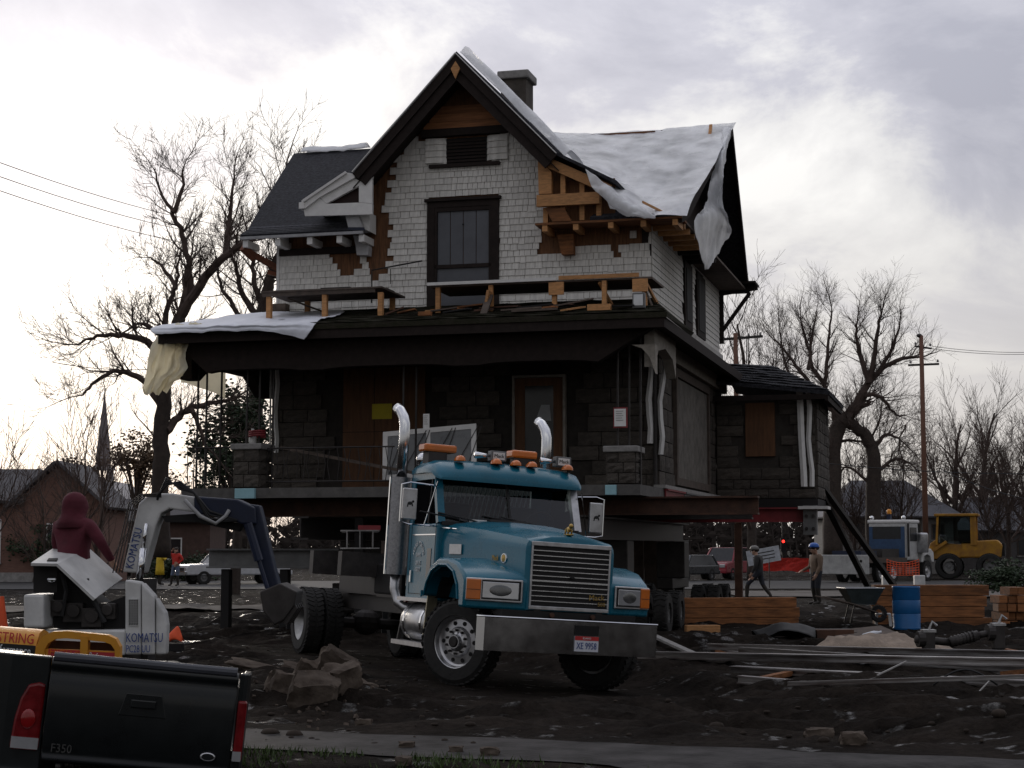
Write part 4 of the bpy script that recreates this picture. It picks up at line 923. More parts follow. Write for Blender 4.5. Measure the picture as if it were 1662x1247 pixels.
# ------------------------------------------------------------ the teal truck (x forward, y left, z up)
trk = thing('semi_truck', 'teal conventional semi truck with chrome bumper parked before the house', 'truck', TA + Vector((0, 0, -.055)), rot=(ROLL, 0, math.atan2(TF.y, TF.x)))
T = trk
fr0 = MB()
for s in (-1, 1): fr0.box(-8.2, 1.15, s * .42 - .04, s * .42 + .04, .78, 1.02)
for x in (-8.1, -6.2, -4.5, -2.6, .9): fr0.box(x - .06, x + .06, -.38, .38, .8, 1.0)
fr0.build('chassis', M_steel, T)
MB().box(-1.0, .95, -.4, .4, .55, 1.15).build('engine_block', M_black, T)
# hood
def hood_sec(x, hwid, zb, zt, rc):
    half = [(hwid, zb), (hwid, zt - rc * 1.6), (hwid - rc * .12, zt - rc * .9), (hwid - rc * .45, zt - rc * .35), (hwid - rc, zt - .03), (hwid * .45, zt + .025), (0, zt + .04)]
    return [(x, -a, b) for a, b in half] + [(x, a, b) for a, b in reversed(half[:-1])]
hd = MB().loft([hood_sec(1.14, .56, 1.0, 1.845, .06), hood_sec(1.11, .60, 1.0, 1.885, .09), hood_sec(1.0, .62, 1.0, 1.915, .11), hood_sec(.5, .70, 1.02, 1.975, .13), hood_sec(0, .79, 1.05, 2.03, .15), hood_sec(-.5, .89, 1.08, 2.075, .17), hood_sec(-.93, .98, 1.1, 2.10, .18)])
hood = hd.build('hood', M_teal, T, ang=38)
MB().tube([(-.5, -.93, 1.98), (-.93, -1.0, 2.0)], .012, 6).build('hood_trim', M_chrome, hood)
# grille
gr_ = MB().box(1.13, 1.165, -.54, .54, 1.01, 1.055).box(1.13, 1.165, -.54, .54, 1.79, 1.845).box(1.13, 1.165, -.54, -.515, 1.055, 1.79).box(1.13, 1.165, .515, .54, 1.055, 1.79).build('grille', M_alu, T, bevel=.006)
MB().box(1.142, 1.15, -.515, .515, 1.055, 1.79).build('grille_recess', M_black, gr_)
for k in range(11):
    z = 1.115 + k * .062; th = .010 if k != 4 else .02
    MB().box(1.150, 1.160, -.515, .515, z - th / 2, z + th / 2).build('grille_slat', mat('bright_slat', (.7, .7, .71), .25, metal=.9, var=.1), gr_)
text('grille_script', 'Mack', .1, M_gold, gr_, basis((1.18, .36, 1.19), (0, 1, .05), (0, 0, 1)), xs=1.)
text('grille_script', '500', .07, M_gold, gr_, basis((1.18, .43, 1.11), (0, 1, 0), (0, 0, 1)))
MB().ball((1.175, .02, 1.42), (.01, .03, .02)).build('grille_latch', M_black, gr_)
# hood ornament: a small standing dog
orn = MB().ball((1.02, 0, 2.02), (.075, .03, .035)).ball((1.09, 0, 2.06), (.035, .028, .033)).box(.95, 1.1, -.035, .035, 1.945, 1.965)
for x, y in ((.97, .02), (.97, -.02), (1.06, .025), (1.06, -.025)): orn.tube([(x, y, 1.96), (x, y, 2.02)], .011, 6)
orn.build('hood_ornament', M_gold, T, smooth=True)
# fenders
FP = [(1.15, .98), (1.16, 1.36), (1.08, 1.43), (.85, 1.49), (.5, 1.56), (.15, 1.62), (-.2, 1.62), (-.5, 1.52), (-.68, 1.36), (-.76, 1.16), (-.76, 1.08), (-.68, 1.1), (-.6, 1.26), (-.42, 1.42), (-.15, 1.5), (.15, 1.5), (.4, 1.42), (.55, 1.26), (.62, 1.08), (.64, .98)]
for s in (-1, 1):
    SW = R(27); yo_ = 1.27
    def swp(x): return x - (yo_ - .6) * math.tan(SW) * sst(.55, 1.05, x)
    n_ = len(FP); fm = MB().add([(x, s * .55, z) for x, z in FP] + [(swp(x), s * yo_, z - (.03 if z > 1.3 else 0)) for x, z in FP], [tuple(range(n_)), tuple(reversed(range(n_, 2 * n_)))] + [(i, i + n_, (i + 1) % n_ + n_, (i + 1) % n_) for i in range(n_)])
    f = fm.build('fender', M_teal, T, bevel=.035, ang=40)
    MB().tube([(swp(x), s * (yo_ + .004), z) for x, z in FP[9:19]], .016, 6).build('fender_lip', M_teal, f)
    MB().bar((-.8, s * 1.1, 1.2), (-.86, s * 1.12, .55), .03, .14, (0, 1, 0)).build('splash_guard', mat('tarnished_brass_edge', (.4, .36, .25), .4, metal=.6), T)
    MB().loft([[(x, yy, z) for x, z in [(q_[0] * .985, q_[1] - .012) for q_ in FP[10:20]]] for yy in (s * .5, s * 1.1)], caps=False).build('wheel_liner', M_black, f)
    # headlight unit on the swept fender front
    HM = Matrix(((math.cos(SW), -math.sin(SW), 0, 1.163), (s * math.sin(SW), s * math.cos(SW), 0, s * .60), (0, 0, 1, 0), (0, 0, 0, 1)))
    h_ = MB().box(-.02, .012, .03, .735, 1.075, 1.355, HM).build('headlight_bezel', M_alu, T, bevel=.01)
    MB().box(.0, .03, .545, .725, 1.09, 1.34, HM).build('turn_signal', M_amber, h_, bevel=.012)
    MB().box(.01, .034, .55, .72, 1.21, 1.216, HM).build('turn_signal_rib', M_rust, h_)
    MB().box(.004, .018, .05, .535, 1.10, 1.335, HM).build('headlight_recess', M_black, h_)
    MB().box(.014, .028, .075, .525, 1.115, 1.315, HM).build('headlight_lens', M_lens, h_, bevel=.012)
    MB().ball((0, 0, 0), (.006, .15, .075), 16, 8, HM.to_3x3()).build('headlight_bowl', mat('lamp_bowl', (.22, .225, .23), .2, metal=.8), h_, smooth=True, loc=HM @ Vector((.026, .3, 1.215)))
# bumper
bp_ = MB().loft([[(1.18, -1.22, z) for z in (.49, .9)], [(1.3, -1.16, z) for z in (.49, .9)], [(1.33, 0, z) for z in (.49, .9)], [(1.3, 1.16, z) for z in (.49, .9)], [(1.18, 1.22, z) for z in (.49, .9)]], caps=False).build('bumper', mat('scuffed_chrome', (.46, .46, .47), .13, metal=1., var=.12, scale=2, bump=.02, bscale=2), T, thick=.02)
MB().tube([(1.19, -1.22, .9), (1.31, -1.16, .9), (1.34, 0, .9), (1.31, 1.16, .9), (1.19, 1.22, .9)], .012, 6).build('bumper_lip', M_chrome, bp_)
MB().box(1.325, 1.342, .02, .34, .725, .845).build('tow_opening', M_black, bp_)
pl = MB().box(1.336, 1.346, .02, .34, .53, .715).build('licence_plate', mat('plate_white', (.6, .62, .68), .5, var=.06), bp_)
MB().box(1.346, 1.348, .02, .34, .665, .715).build('plate_band', M_rtext, pl)
text('plate_number', 'XE 9958', .115, M_btext, pl, basis((1.3485, .18, .595), (0, 1, 0), (0, 0, 1)), xs=.68)
text('plate_state', 'IDAHO', .035, M_wtext, pl, basis((1.3495, .18, .69), (0, 1, 0), (0, 0, 1)))
for y in (-.25, .3): MB().tube([(1.15, y, .95), (1.24, y, .95)], .03, 8).build('tow_pin', M_rust, T)
MB().box(.9, 1.2, -.9, .9, .92, .99).build('bumper_bracket', M_black, T)
# cab shell
cabm = MB()
WB_, WT_, ZB, ZT = -.93, -1.2, 2.06, 2.76     # windshield foot x, top x, foot z, top z
XR = -2.12; HW = 1.05
cabm.prism([(WB_, 1.02), (WB_, ZB), (XR, ZB), (XR, 1.02)], -HW, HW)
cab = cabm.build('cab_body', M_teal, T, bevel=.03)
MB().box(XR, XR + .05, -HW, HW, ZB, 2.2).box(XR, XR + .05, -HW, -.75, 2.2, 2.65).box(XR, XR + .05, .75, HW, 2.2, 2.65).box(XR, XR + .05, -HW, HW, 2.65, ZT).build('cab_rear_wall', M_teal, T)
for s in (-1, 1):
    MB().bar((WB_ - .03, s * (HW - .05), ZB), (WT_ - .03, s * (HW - .06), ZT), .09, .1, (0, 1, 0)).build('windshield_pillar', M_teal if s < 0 else M_alu, T)
    MB().box(XR, XR + .16, s * HW - .04 * (s > 0), s * HW + .04 * (s < 0), ZB, ZT).build('rear_pillar', M_teal, T)
    MB().box(XR + .16, WT_ + .05, s * HW - .04 * (s > 0), s * HW + .04 * (s < 0), 2.66, ZT).build('door_header', M_teal, T)
    MB().prism([(XR + .16, ZB), (WB_ - .1, ZB), (WT_ - .06, 2.66), (XR + .16, 2.66)], s * (HW - .03), s * (HW - .02)).build('door_window', M_glass if s > 0 else mat('open_window_dark', (.006, .006, .007), .9, spec=0.), T)
    MB().bar((-1.3, s * (HW + .0), ZB), (-1.22, s * (HW + .0), 2.66), .025).build('vent_bar', M_rubber, T)
    # door shut lines, handle, trim
    MB().box(-.99, -.982, s * HW - .001, s * (HW + .004), 1.15, ZB).box(XR + .14, XR + .148, s * HW - .001, s * (HW + .004), 1.1, ZB).box(XR + .14, -.982, s * HW - .001, s * (HW + .004), 1.1, 1.108).build('door_seam', M_black, cab)
    MB().box(XR + .2, -.98, min(s * HW, s * (HW + .008)), max(s * HW, s * (HW + .008)), 1.9, 1.915).build('door_trim', M_chrome, cab)
    MB().box(XR + .22, XR + .26, min(s * HW, s * (HW + .03)), max(s * HW, s * (HW + .03)), 1.25, 1.42).build('door_handle', M_chrome, cab, bevel=.008)
    MB().box(-1.28, -1.12, min(s * HW, s * (HW + .006)), max(s * HW, s * (HW + .006)), 1.32, 1.72).build('lower_door_window', M_darkglass, cab)
# windshield, two panes
for y0, y1 in ((-.97, -.02), (.02, .97)):
    MB().add([(WB_ - .01, y0, ZB + .02), (WB_ + .03 * 0, y1, ZB + .02), (WT_ - .02, y1 * .97, ZT - .02), (WT_ - .02, y0 * .97, ZT - .02)], [(0, 1, 2, 3)]).build('windshield', M_glass, T)
MB().bar((WB_ + .005, 0, ZB), (WT_ - .005, 0, ZT), .035, .03, (0, 1, 0)).build('windshield_divider', M_rubber, T)
MB().box(WB_ - .02, WB_ + .03, -1.0, 1.0, ZB - .02, ZB + .03).build('windshield_gasket', M_rubber, T)
# interior
MB().box(-1.15, -.96, -.95, .95, 1.9, 2.1).build('dashboard', M_rubber, T)
for y in (-.5, .55): MB().box(-1.95, -1.45, y - .25, y + .25, 1.5, 1.68).box(-2.02, -1.88, y - .25, y + .25, 1.6, 2.4).build('seat', M_rubber, T, bevel=.04)
MB().tube([(-1.25 + .06 * math.cos(a), .55 + .22 * math.sin(a), 2.12 + .2 * math.cos(a)) for a in [i * math.pi / 8 for i in range(17)]], .015, 6).build('steering_wheel', M_rubber, T)
MB().box(-.96, -.93, -.6, -.35, 2.09, 2.14).build('dash_papers', M_paper, T)
# roof with sun visor
rs = []
for x, z0, z1, hwid in ((-.98, 2.70, 2.745, 1.03), (-1.05, 2.72, 2.83, 1.07), (-1.2, 2.74, 2.91, 1.09), (-1.5, 2.755, 2.955, 1.09), (-1.85, 2.755, 2.95, 1.08), (-2.12, 2.755, 2.90, 1.06), (-2.18, 2.755, 2.82, 1.04)):
    rs.append([(x, y * hwid, z0 + (z1 - z0) * q_ - .05 * y * y * (x > -1.1)) for y, q_ in ((-1, 0), (-1, .35), (-.96, .68), (-.86, .9), (-.5, 1.02), (0, 1.06), (.5, 1.02), (.86, .9), (.96, .68), (1, .35), (1, 0))])
roof = MB().loft(rs).build('cab_roof', M_teal, T, ang=45)
MB().box(-1.19, -1.02, -1.0, 1.0, 2.69, 2.715).build('visor_underside', M_black, roof)
for y in (-.7, -.17, .12, .36, .9):
    b = MB(); b.loft([[(-1.12 + .0 - .13 * t, y + .07 * s_ * math.cos(a), 2.93 + .0 + .08 * s_ * math.sin(a)) for a in [i * math.pi / 6 for i in range(7)]] for t, s_ in ((-.35, .05), (-.25, .6), (0, .92), (.5, 1), (1, .9), (1.5, .5))])
    b.build('marker_light', M_amber, roof, smooth=True)
for y, x in ((-.85, -1.75), (.38, -1.55)):
    l = MB().box(x - .14, x + .14, y - .22, y + .26 if y < 0 else y + .16, 3.06, 3.17).build('light_bar', M_amber, roof, bevel=.03)
    MB().box(x - .12, x + .12, y - .15, y + .12, 2.9, 3.06).build('light_bar_base', M_steel, l)
for y in (.02, 1.0):
    hn = MB().box(-1.42, -1.28, y - .23, y + .0, 2.98, 3.12).build('horn_box', M_greysteel, roof, bevel=.01)
    MB().box(-1.28, -1.272, y - .2, y - .03, 3.0, 3.1).build('horn_plate', M_white, hn)
    text('horn_plate_text', 'Mack', .07, M_ktext, hn, basis((-1.27, y - .115, 3.05), (0, 1, 0), (0, 0, 1)))
    MB().tube([(-1.33, y - .45, 3.04), (-1.33, y - .23, 3.05)], [.05, .02], 10).build('horn_trumpet', M_chrome, hn, smooth=True)
MB().ball((-2.2, -.88, 2.98), (.1, .1, .1), 14, 10).tube([(-2.2, -.88, 2.8), (-2.2, -.88, 2.95)], .02, 6).build('spot_lamp', M_chrome, roof, smooth=True)
# headache rack behind the rear window: expanded mesh
hr = MB().bar((-2.3, -.95, 1.2), (-2.3, -.95, 2.75), .06).bar((-2.3, .95, 1.2), (-2.3, .95, 2.75), .06).bar((-2.3, -.95, 2.75), (-2.3, .95, 2.75), .06).build('headache_rack', M_alu, T)
ms = MB()
for k in range(26): ms.bar((-2.3, -.92 + k * .072, 2.05), (-2.3, -.78 + k * .072, 2.7), .012).bar((-2.3, -.78 + k * .072, 2.05), (-2.3, -.92 + k * .072, 2.7), .006)
ms.build('rack_mesh', mat('dusty_mesh', (.16, .17, .165), .7, var=.2), hr)
# wipers
for y in (-.55, .35):
    MB().tube([(-.93, y + .1, 2.1), (-.9, y - .05, 2.13), (-.95, y - .5, 2.2)], .012, 6).tube([(-.94, y - .2, 2.13), (-.97, y - .75, 2.2)], .012, 6).build('wiper', M_rubber, T)
MB().box(-1.02, -.84, -.35, .22, 2.08, 2.16).build('cowl_intake', M_rubber, T, bevel=.03)
# mirrors
for s in (-1, 1):
    y = s * 1.42 if s < 0 else 1.32
    m_ = MB().box(-1.1, -1.04, y - .1, y + .1, 2.08, 2.5).build('mirror', M_alu, T, bevel=.015)
    MB().tube([(-1.07, s * 1.03, 2.56), (-1.07, y, 2.58), (-1.07, y + s * .12, 2.55), (-1.07, y + s * .12, 2.05), (-1.07, y, 2.02), (-1.07, s * 1.03, 2.02)], .012, 6).build('mirror_bracket', M_chrome, m_)
    MB().bar((-1.0, s * 1.06, 2.62), (-1.07, s * 1.2, 2.0), .012).build('mirror_stay', M_chrome, m_)
    MB().ball((-1.035, y, 2.3), (.006, .035, .022)).tube([(-1.035, y - .03, 2.29), (-1.035, y - .035, 2.25)], .008, 5).tube([(-1.035, y + .03, 2.29), (-1.035, y + .035, 2.26)], .008, 5).ball((-1.035, y + .04, 2.325), (.006, .016, .016)).build('dog_emblem', M_ktext, m_)
# stacks
for s in (-1, 1):
    x, y = -2.45, s * 1.1
    top = [(x, y, 2.6), (x, y, 3.35), (x - .01, y, 3.48), (x - .05, y - .01, 3.58), (x - .13, y - .04, 3.68), (x - .2, y - .07, 3.73)]
    MB().tube(top, .075, 16).build('exhaust_stack', mat('polished_stack', (.8, .81, .83), .2, metal=1, var=.1), T, smooth=True)
    sh = MB().lathe([(.15, 1.35), (.15, 2.72), (.14, 2.72), (.14, 1.35)], 20, Matrix.Translation((x, y, 0)), closed=True).build('heat_shield', mat('perforated_steel', (.32, .32, .33), .4, metal=.9, var=.3, scale=30), T, ang=40)
    MB().box(x - .02, x + .02, y - .17, y - .145, 1.35, 2.72).build('shield_edge', M_chrome, sh)
    MB().tube([(x, y, 1.4), (x, y, 1.15), (x + .08, y + .03 * -s, .98), (x + .25, y - s * .1, .9), (x + .5, y - s * .3, .88)], .07, 10).build('exhaust_elbow', M_alu, T, smooth=True)
MB().box(-2.0, -1.92, -1.1, -1.06, .98, 1.03).build('clearance_lamp', M_redlens, T)
# tank, steps
for s in (-1, 1):
    MB().lathe([(.0, -.55), (.24, -.55), (.27, -.5), (.27, .5), (.24, .55), (.0, .55)], 20, Matrix.Translation((-1.55, s * .85, .72)) @ Matrix.Rotation(R(90), 4, 'Y')).build('fuel_tank', M_alu, T, ang=40)
    for x in (-1.9, -1.2): MB().lathe([(.275, -.03), (.28, -.03), (.28, .03), (.275, .03)], 20, Matrix.Translation((x, s * .85, .72)) @ Matrix.Rotation(R(90), 4, 'Y'), closed=True).build('tank_strap', M_chrome, T)
    MB().box(-2.25, -.95, min(s * .85, s * 1.12), max(s * .85, s * 1.12), 1.0, 1.05).build('upper_step', M_alu, T)
    MB().box(-2.3, -.95, min(s * .98, s * 1.15), max(s * .98, s * 1.15), .4, .46).build('lower_step', M_alu, T)
    MB().bar((-2.2, s * 1.08, .45), (-2.2, s * 1.0, 1.0), .04).bar((-1.0, s * 1.08, .45), (-1.0, s * 1.0, 1.0), .04).build('step_hanger', M_steel, T)
MB().box(-3.6, -2.4, -1.0, 1.0, 1.02, 1.06).build('deck_plate', M_steel, T)
MB().box(-3.9, -2.6, -.95, .95, 1.06, 1.5).build('winch_housing', M_black, T, bevel=.03)
MB().box(-6.9, -4.6, -.6, .6, 1.03, 1.3).build('turntable_base', M_steel, T)
MB().lathe([(.0, 1.3), (.55, 1.3), (.55, 1.38), (0, 1.38)], 24, Matrix.Translation((-5.9, 0, 0))).build('turntable', M_steel, T)
# hood side plates and badges (passenger and driver side)
for s in (-1, 1):
    Mx = lambda x, z, off=0.: (x, s * (.79 + (0 - x) * .2 + .012 + off), z)
    p = Vector(Mx(-.42, 1.66)); d = Vector((-s * -1 * 0 + 1, -s * .2, 0)) if s > 0 else Vector((1, .2, 0))
    dx = Vector((1, -s * .2, 0)).normalized() * (-s)
    bs = lambda x, z, off=0.: basis(Mx(x, z, off), dx, (0, 0, 1))
    MB().box(-.15, .15, -.065, .065, 0, .01, bs(-.55, 1.72)).build('vent_plate', M_alu, hood)
    MB().box(-.13, .13, -.03, .03, 0, .01, bs(-.55, 1.58)).build('badge_plate', M_black, hood)
    text('badge_number', '500', .07, M_gold, hood, bs(-.5, 1.58, .012))
    text('hood_script', 'Mack', .1, M_gold, hood, bs(.42, 1.62, .012), xs=.7)
    MB().lathe([(0, 0), (.05, 0), (.045, .02), (0, .025)], 16, bs(.62, 1.62)).build('round_emblem', M_gold, hood)
    MB().lathe([(.05, 0), (.065, 0), (.06, .02), (.05, .02)], 16, bs(.62, 1.62), closed=True).build('emblem_ring', M_chrome, hood)
# door lettering on the passenger side
dm = lambda x, z, rot=0.: basis((x, -HW - .006, z), (math.cos(rot), 0, math.sin(rot)), (-math.sin(rot), 0, math.cos(rot)))
arch = 'HOUSE MOVING'
for i, chh in enumerate(arch):
    a = R(70 - 140 * i / (len(arch) - 1)); 
    if chh != ' ': text('door_letter', chh, .085, M_wtext, cab, dm(-1.62 - .21 * math.sin(a), 1.66 + .2 * math.cos(a) - .07, a))
for k, (s_, z) in enumerate((('IDAHO', 1.63), ('208 375', 1.52), ('USDOT', 1.43))): text('door_letter', s_, .08, M_wtext, cab, dm(-1.62, z), xs=.8)
# wheels
def rim_front():
    return MB().lathe([(.30, .1), (.295, .13), (.285, .1), (.27, .06), (.25, .045), (.17, .05), (.15, .09), (.1, .1), (.09, .15), (.0, .16)] [::-1] and [(.0, .17), (.075, .17), (.085, .12), (.11, .1), (.15, .1), (.17, .055), (.25, .045), (.272, .06), (.287, .12), (.3, .13), (.3, -.12), (.2, -.12)], 32, Matrix.Rotation(R(90), 4, 'X'))
ft_me = wheel_mesh(.535, .3, .335, 40).mesh('tyre', M_tyre); fr_me = rim_front().mesh('rim', M_alu, True); fr_me.transform(Matrix.Diagonal((1.14, 1, 1.14, 1))); fr_me.set_sharp_from_angle(angle=R(35))
hole_me = MB().lathe([(.0, 0), (.028, 0), (.028, .004), (0, .004)], 12, Matrix.Rotation(R(90), 4, 'X')).mesh('hand_hole', M_black)
nut_me = MB().lathe([(.018, 0), (.018, .03), (.01, .045), (0, .045)], 6, Matrix.Rotation(R(90), 4, 'X')).mesh('lug_nut', M_steel)
hub_me = MB().lathe([(.0, .19), (.06, .19), (.08, .16), (.08, .1)], 16, Matrix.Rotation(R(90), 4, 'X')).mesh('hub', M_steel)
drum_me = MB().lathe([(0, -.1), (.3, -.1), (.3, -.2), (0, -.2)], 20, Matrix.Rotation(R(90), 4, 'X')).mesh('brake_drum', M_black)
def wheel(parent, x, y, out, steer=0., z=.535, detail=True, rim=None):
    wl = put(ft_me, parent, (x, y, z), rz=steer + (0 if out < 0 else math.pi), name='wheel')
    if detail:
        put(rim or fr_me, wl, (0, 0, 0))
        for k in range(10):
            a = 2 * math.pi * k / 10; put(hole_me, wl, (.242 * math.cos(a), -.054, .242 * math.sin(a)))
            a += .3; put(nut_me, wl, (.148 * math.cos(a), -.1, .148 * math.sin(a)))
        put(hub_me, wl, (0, 0, 0)); put(drum_me, wl, (0, 0, 0))
    return wl
wheel(T, 0, -.96, -1, R(33)); wheel(T, 0, .96, 1, R(33))
MB().tube([(0, -.85, .53), (0, .85, .53)], .07, 8).build('front_axle', M_steel, T)
M_dullrim = mat('dull_rear_rim', (.30, .30, .30), .35, metal=.9, var=.3)
rr_me = MB().lathe([(.0, -.02), (.09, -.02), (.1, .04), (.12, -.05), (.2, -.06), (.25, .05), (.33, .13), (.34, .13), (.34, -.12), (.2, -.12)], 28, Matrix.Rotation(R(90), 4, 'X')).mesh('rim', M_dullrim, True); rr_me.set_sharp_from_angle(angle=R(35))
for xx in (-7.2,):
    MB().tube([(xx, -1.0, .53), (xx, 1.0, .53)], .09, 8).ball((xx, 0, .55), (.22, .25, .22)).build('rear_axle', M_steel, T)
    for s in (-1, 1):
        wl = wheel(T, xx, s * 1.02, s, detail=False); put(rr_me, wl, (0, 0, 0)); wheel(T, xx, s * .68, s, detail=False)
for s in (-1, 1): MB().box(-8.05, -8.03, s * .85 - .3, s * .85 + .3, .35, 1.0).build('mud_flap', M_rubber, T)
# steel beams carried on the truck behind the cab
for k, (px, lab) in enumerate(((563, 'leftmost steel beam end of the three carried behind the cab'), (584, 'middle steel beam end of the three carried behind the cab'), (605, 'rightmost steel beam end carried beside the truck exhaust'))):
    c_ = at(px, 890, 25.7)
    o = MB().box(-2.6, 0, -.098, .098, 0, .02).box(-2.6, 0, -.098, .098, .26, .28).box(-2.6, 0, -.009, .009, .02, .26).build('carried_beam', mat('worn_steel_edges', (.34, .33, .32), .45, metal=.6, var=.4, scale=6), None, loc=(c_.x, c_.y, 1.72), rot=(0, 0, math.atan2(-.996, .085))); tag(o, lab, 'beam', 'beams carried on the truck')
c_ = at(596, 890, 26.0); o = MB().box(-.9, -.1, -.14, .2, 0, .07).build('red_chock', M_red, None, loc=(c_.x, c_.y, 2.004), rot=(0, 0, math.atan2(-.996, .085))); tag(o, 'dark red timber chock lying on the carried steel beams', 'chock')
MB().box(-5.2, -5.0, -1.6, .6, 1.3, 1.655).box(-4.0, -3.8, -1.5, .6, 1.3, 1.655).build('bolster', M_steel, T)

# ------------------------------------------------------------ excavator (x right, y away, z up)
EY = 18.3; E0 = at(155, 1000, EY); E0.z = 0
exc = thing('mini_excavator', 'white mini excavator with open engine hood behind the pickup bed', 'excavator', E0)
def ep(px, py, d=0.): p = at(px, py, EY + d) - E0; return (p.x, p.y, p.z)
def eprism(pts, d0, d1):
    b = MB(); n = len(pts); b.add([ep(x, y, 0)[:1] + (d0,) + ep(x, y, 0)[2:] for x, y in pts] + [ep(x, y, 0)[:1] + (d1,) + ep(x, y, 0)[2:] for x, y in pts],
      [tuple(range(n)), tuple(reversed(range(n, 2 * n)))] + [(i, i + n, (i + 1) % n + n, (i + 1) % n) for i in range(n)]); return b
eprism([(60, 1024), (203, 1023), (203, 1064), (60, 1062)], 0, 1.1).build('lower_skirt', M_excw, exc, bevel=.02)
eprism([(40, 965), (73, 965), (73, 1019), (40, 1019)], -.05, .6).build('fuel_box', M_excw, exc, bevel=.025)
c0 = eprism([(203, 941), (228, 945), (229, 1063), (203, 1063)], 0, .2).build('side_panel', M_excw, exc, bevel=.02)
eprism([(229.6, 945.6), (250, 968), (251, 1063), (229.6, 1063)], .0, .2).build('side_panel', M_excw, exc, bevel=.02)
eprism([(251.6, 970), (267, 995), (270, 1015), (268, 1063), (251.6, 1063)], .03, .2).build('side_panel', M_excw, exc, bevel=.02)
vg = eprism([(209, 972), (226, 972), (226, 1016), (209, 1016)], -.012, 0.).build('vent_grille', M_excw, exc)
for i in range(10):
    for j in range(4): eprism([(210 + j * 4, 974 + i * 4.2), (213 + j * 4, 973 + i * 4.2), (212 + j * 4, 976 + i * 4.2), (209.5 + j * 4, 977 + i * 4.2)], -.016, -.012).build('vent_slot', M_black, vg)
eprism([(75, 925), (150, 985), (203, 965), (203, 1022), (75, 1022)], .3, 1.0).build('engine_bay', M_black, exc)
eprism([(50, 914), (90, 914), (88, 962), (50, 962)], .1, .14).build('bay_side_panel', M_black, exc)
for (x, y, r) in ((95, 985, .1), (120, 992, .12), (150, 1000, .12), (175, 990, .1)):
    c_ = Vector(ep(x, y, .22)); MB().box(c_.x - r, c_.x + r * .8, c_.y, c_.y + .15, c_.z - r, c_.z + r * .7).lathe([(.0, 0), (r * .6, 0), (r * .6, .05), (0, .05)], 14, Matrix.Translation(c_) @ Matrix.Rotation(R(90), 4, 'X')).build('engine_part', M_steel, exc, bevel=.01)
MB().ball(Vector(ep(84, 941, .05)), (.05, .03, .03)).build('filter_cap', M_chrome, exc)
MB().tube([ep(100, 930, .2), ep(108, 960, .2), ep(100, 1000, .2)], .025, 6).tube([ep(140, 940, .2), ep(150, 970, .2), ep(170, 1010, .2)], .03, 6).build('engine_hose', M_rubber, exc)
fe = [ep(50, 914, -.05), ep(93, 915, -.05), ep(154, 972, -.05)]; be = [ep(86, 890, .85), ep(145, 890, .85), ep(199, 939, .85)]
hl = MB().grid([fe, be]).build('engine_hood', M_excw, exc, thick=.03)
MB().add([ep(76, 910, .05), ep(92, 910, .05), ep(94, 906, .2), ep(79, 906, .2)], [(0, 1, 2, 3)]).build('hood_latch', M_black, hl, thick=-.05)
text('maker_text', 'KOMATSU', .135, M_btext, exc, basis(ep(204, 1036, -.03), (1, 0, 0), (0, 0, 1)), align='LEFT', xs=.62)
text('model_text', 'PC28 UU', .11, M_btext, exc, basis(ep(204, 1054, -.03), (1, 0, 0), (0, 0, 1)), align='LEFT', xs=.6)
# tracks
for d in (.15, 1.0):
    b = MB(); z = .28; pr = []
    for k in range(24):
        a = 2 * math.pi * k / 24; cx = .6 if math.cos(a) > 0 else -.6; pr.append((cx + .24 * math.cos(a), .24 + .24 * math.sin(a)))
    b.prism(pr, d - .15, d + .15); b.build('track', M_rubber, exc)
MB().box(-.6, .6, .3, .85, .2, .5).build('track_frame', M_steel, exc)
MB().lathe([(0, .45), (.4, .45), (.4, .6), (0, .6)], 20, Matrix.Translation((0, .6, 0))).build('slew_ring', M_steel, exc)
# boom
boom = eprism([(180, 930), (207, 815), (225, 799), (262, 798), (300, 804), (345, 812), (345, 832), (300, 830), (258, 824), (244, 832), (236, 852), (214, 932)], .55, .85).build('boom', M_excw, exc, bevel=.02)
for k in range(4): MB().tube([ep(183 + k * 5, 930, .5), ep(209 + k * 4, 818, .5), ep(227 + k * 3, 803 + k, .5), ep(262, 801 + k * 2, .5)], .007, 5).build('boom_hose', M_steel, boom)
eprism([(300, 803), (372, 808), (402, 822), (404, 850), (380, 850), (345, 838), (300, 832)], .52, .88).build('boom_head', M_blue, exc, bevel=.02)
eprism([(244, 836), (300, 832), (380, 850), (372, 862), (300, 846), (250, 846)], .6, .8).build('boom_gusset', M_black, exc)
bd = Vector(ep(213, 830, 0)) - Vector(ep(190, 925, 0)); bd.normalize()
text('boom_text', 'KOMATSU', .12, M_btext, boom, basis(ep(218, 890, .545), (bd.x, 0, bd.z), (-bd.z, 0, bd.x)), xs=.8)
MB().tube([ep(226, 945, .5), ep(232, 890, .5)], .04, 10).tube([ep(232, 890, .5), ep(238, 850, .5)], .022, 8).build('boom_cylinder', M_chrome, exc, smooth=True)
MB().box(ep(190, 950)[0], ep(226, 950)[0], .5, .9, .5, 1.4).build('boom_foot', M_steel, exc)
MB().tube([ep(300, 812, .48), ep(325, 838, .4), ep(350, 850, .42), ep(366, 838, .48), ep(372, 828, .5)], .022, 6).build('looped_hose', mat('grey_hose', (.3, .3, .3), .5), exc, smooth=True)
for k in range(4):
    MB().tube([ep(255, 806 + k * 2, .45), ep(270, 788 - k * 4, .45), ep(292, 782 + k * 4, .5), ep(315, 800, .5), ep(340, 830 + k * 6, .48), ep(385, 845, .5)], .014, 5).build('hydraulic_hose', M_rubber, exc, smooth=True)
arm = eprism([(384, 815), (408, 818), (416, 850), (432, 920), (448, 980), (430, 990), (410, 930), (396, 870)], .58, .82).build('arm', M_blue, exc, bevel=.02)
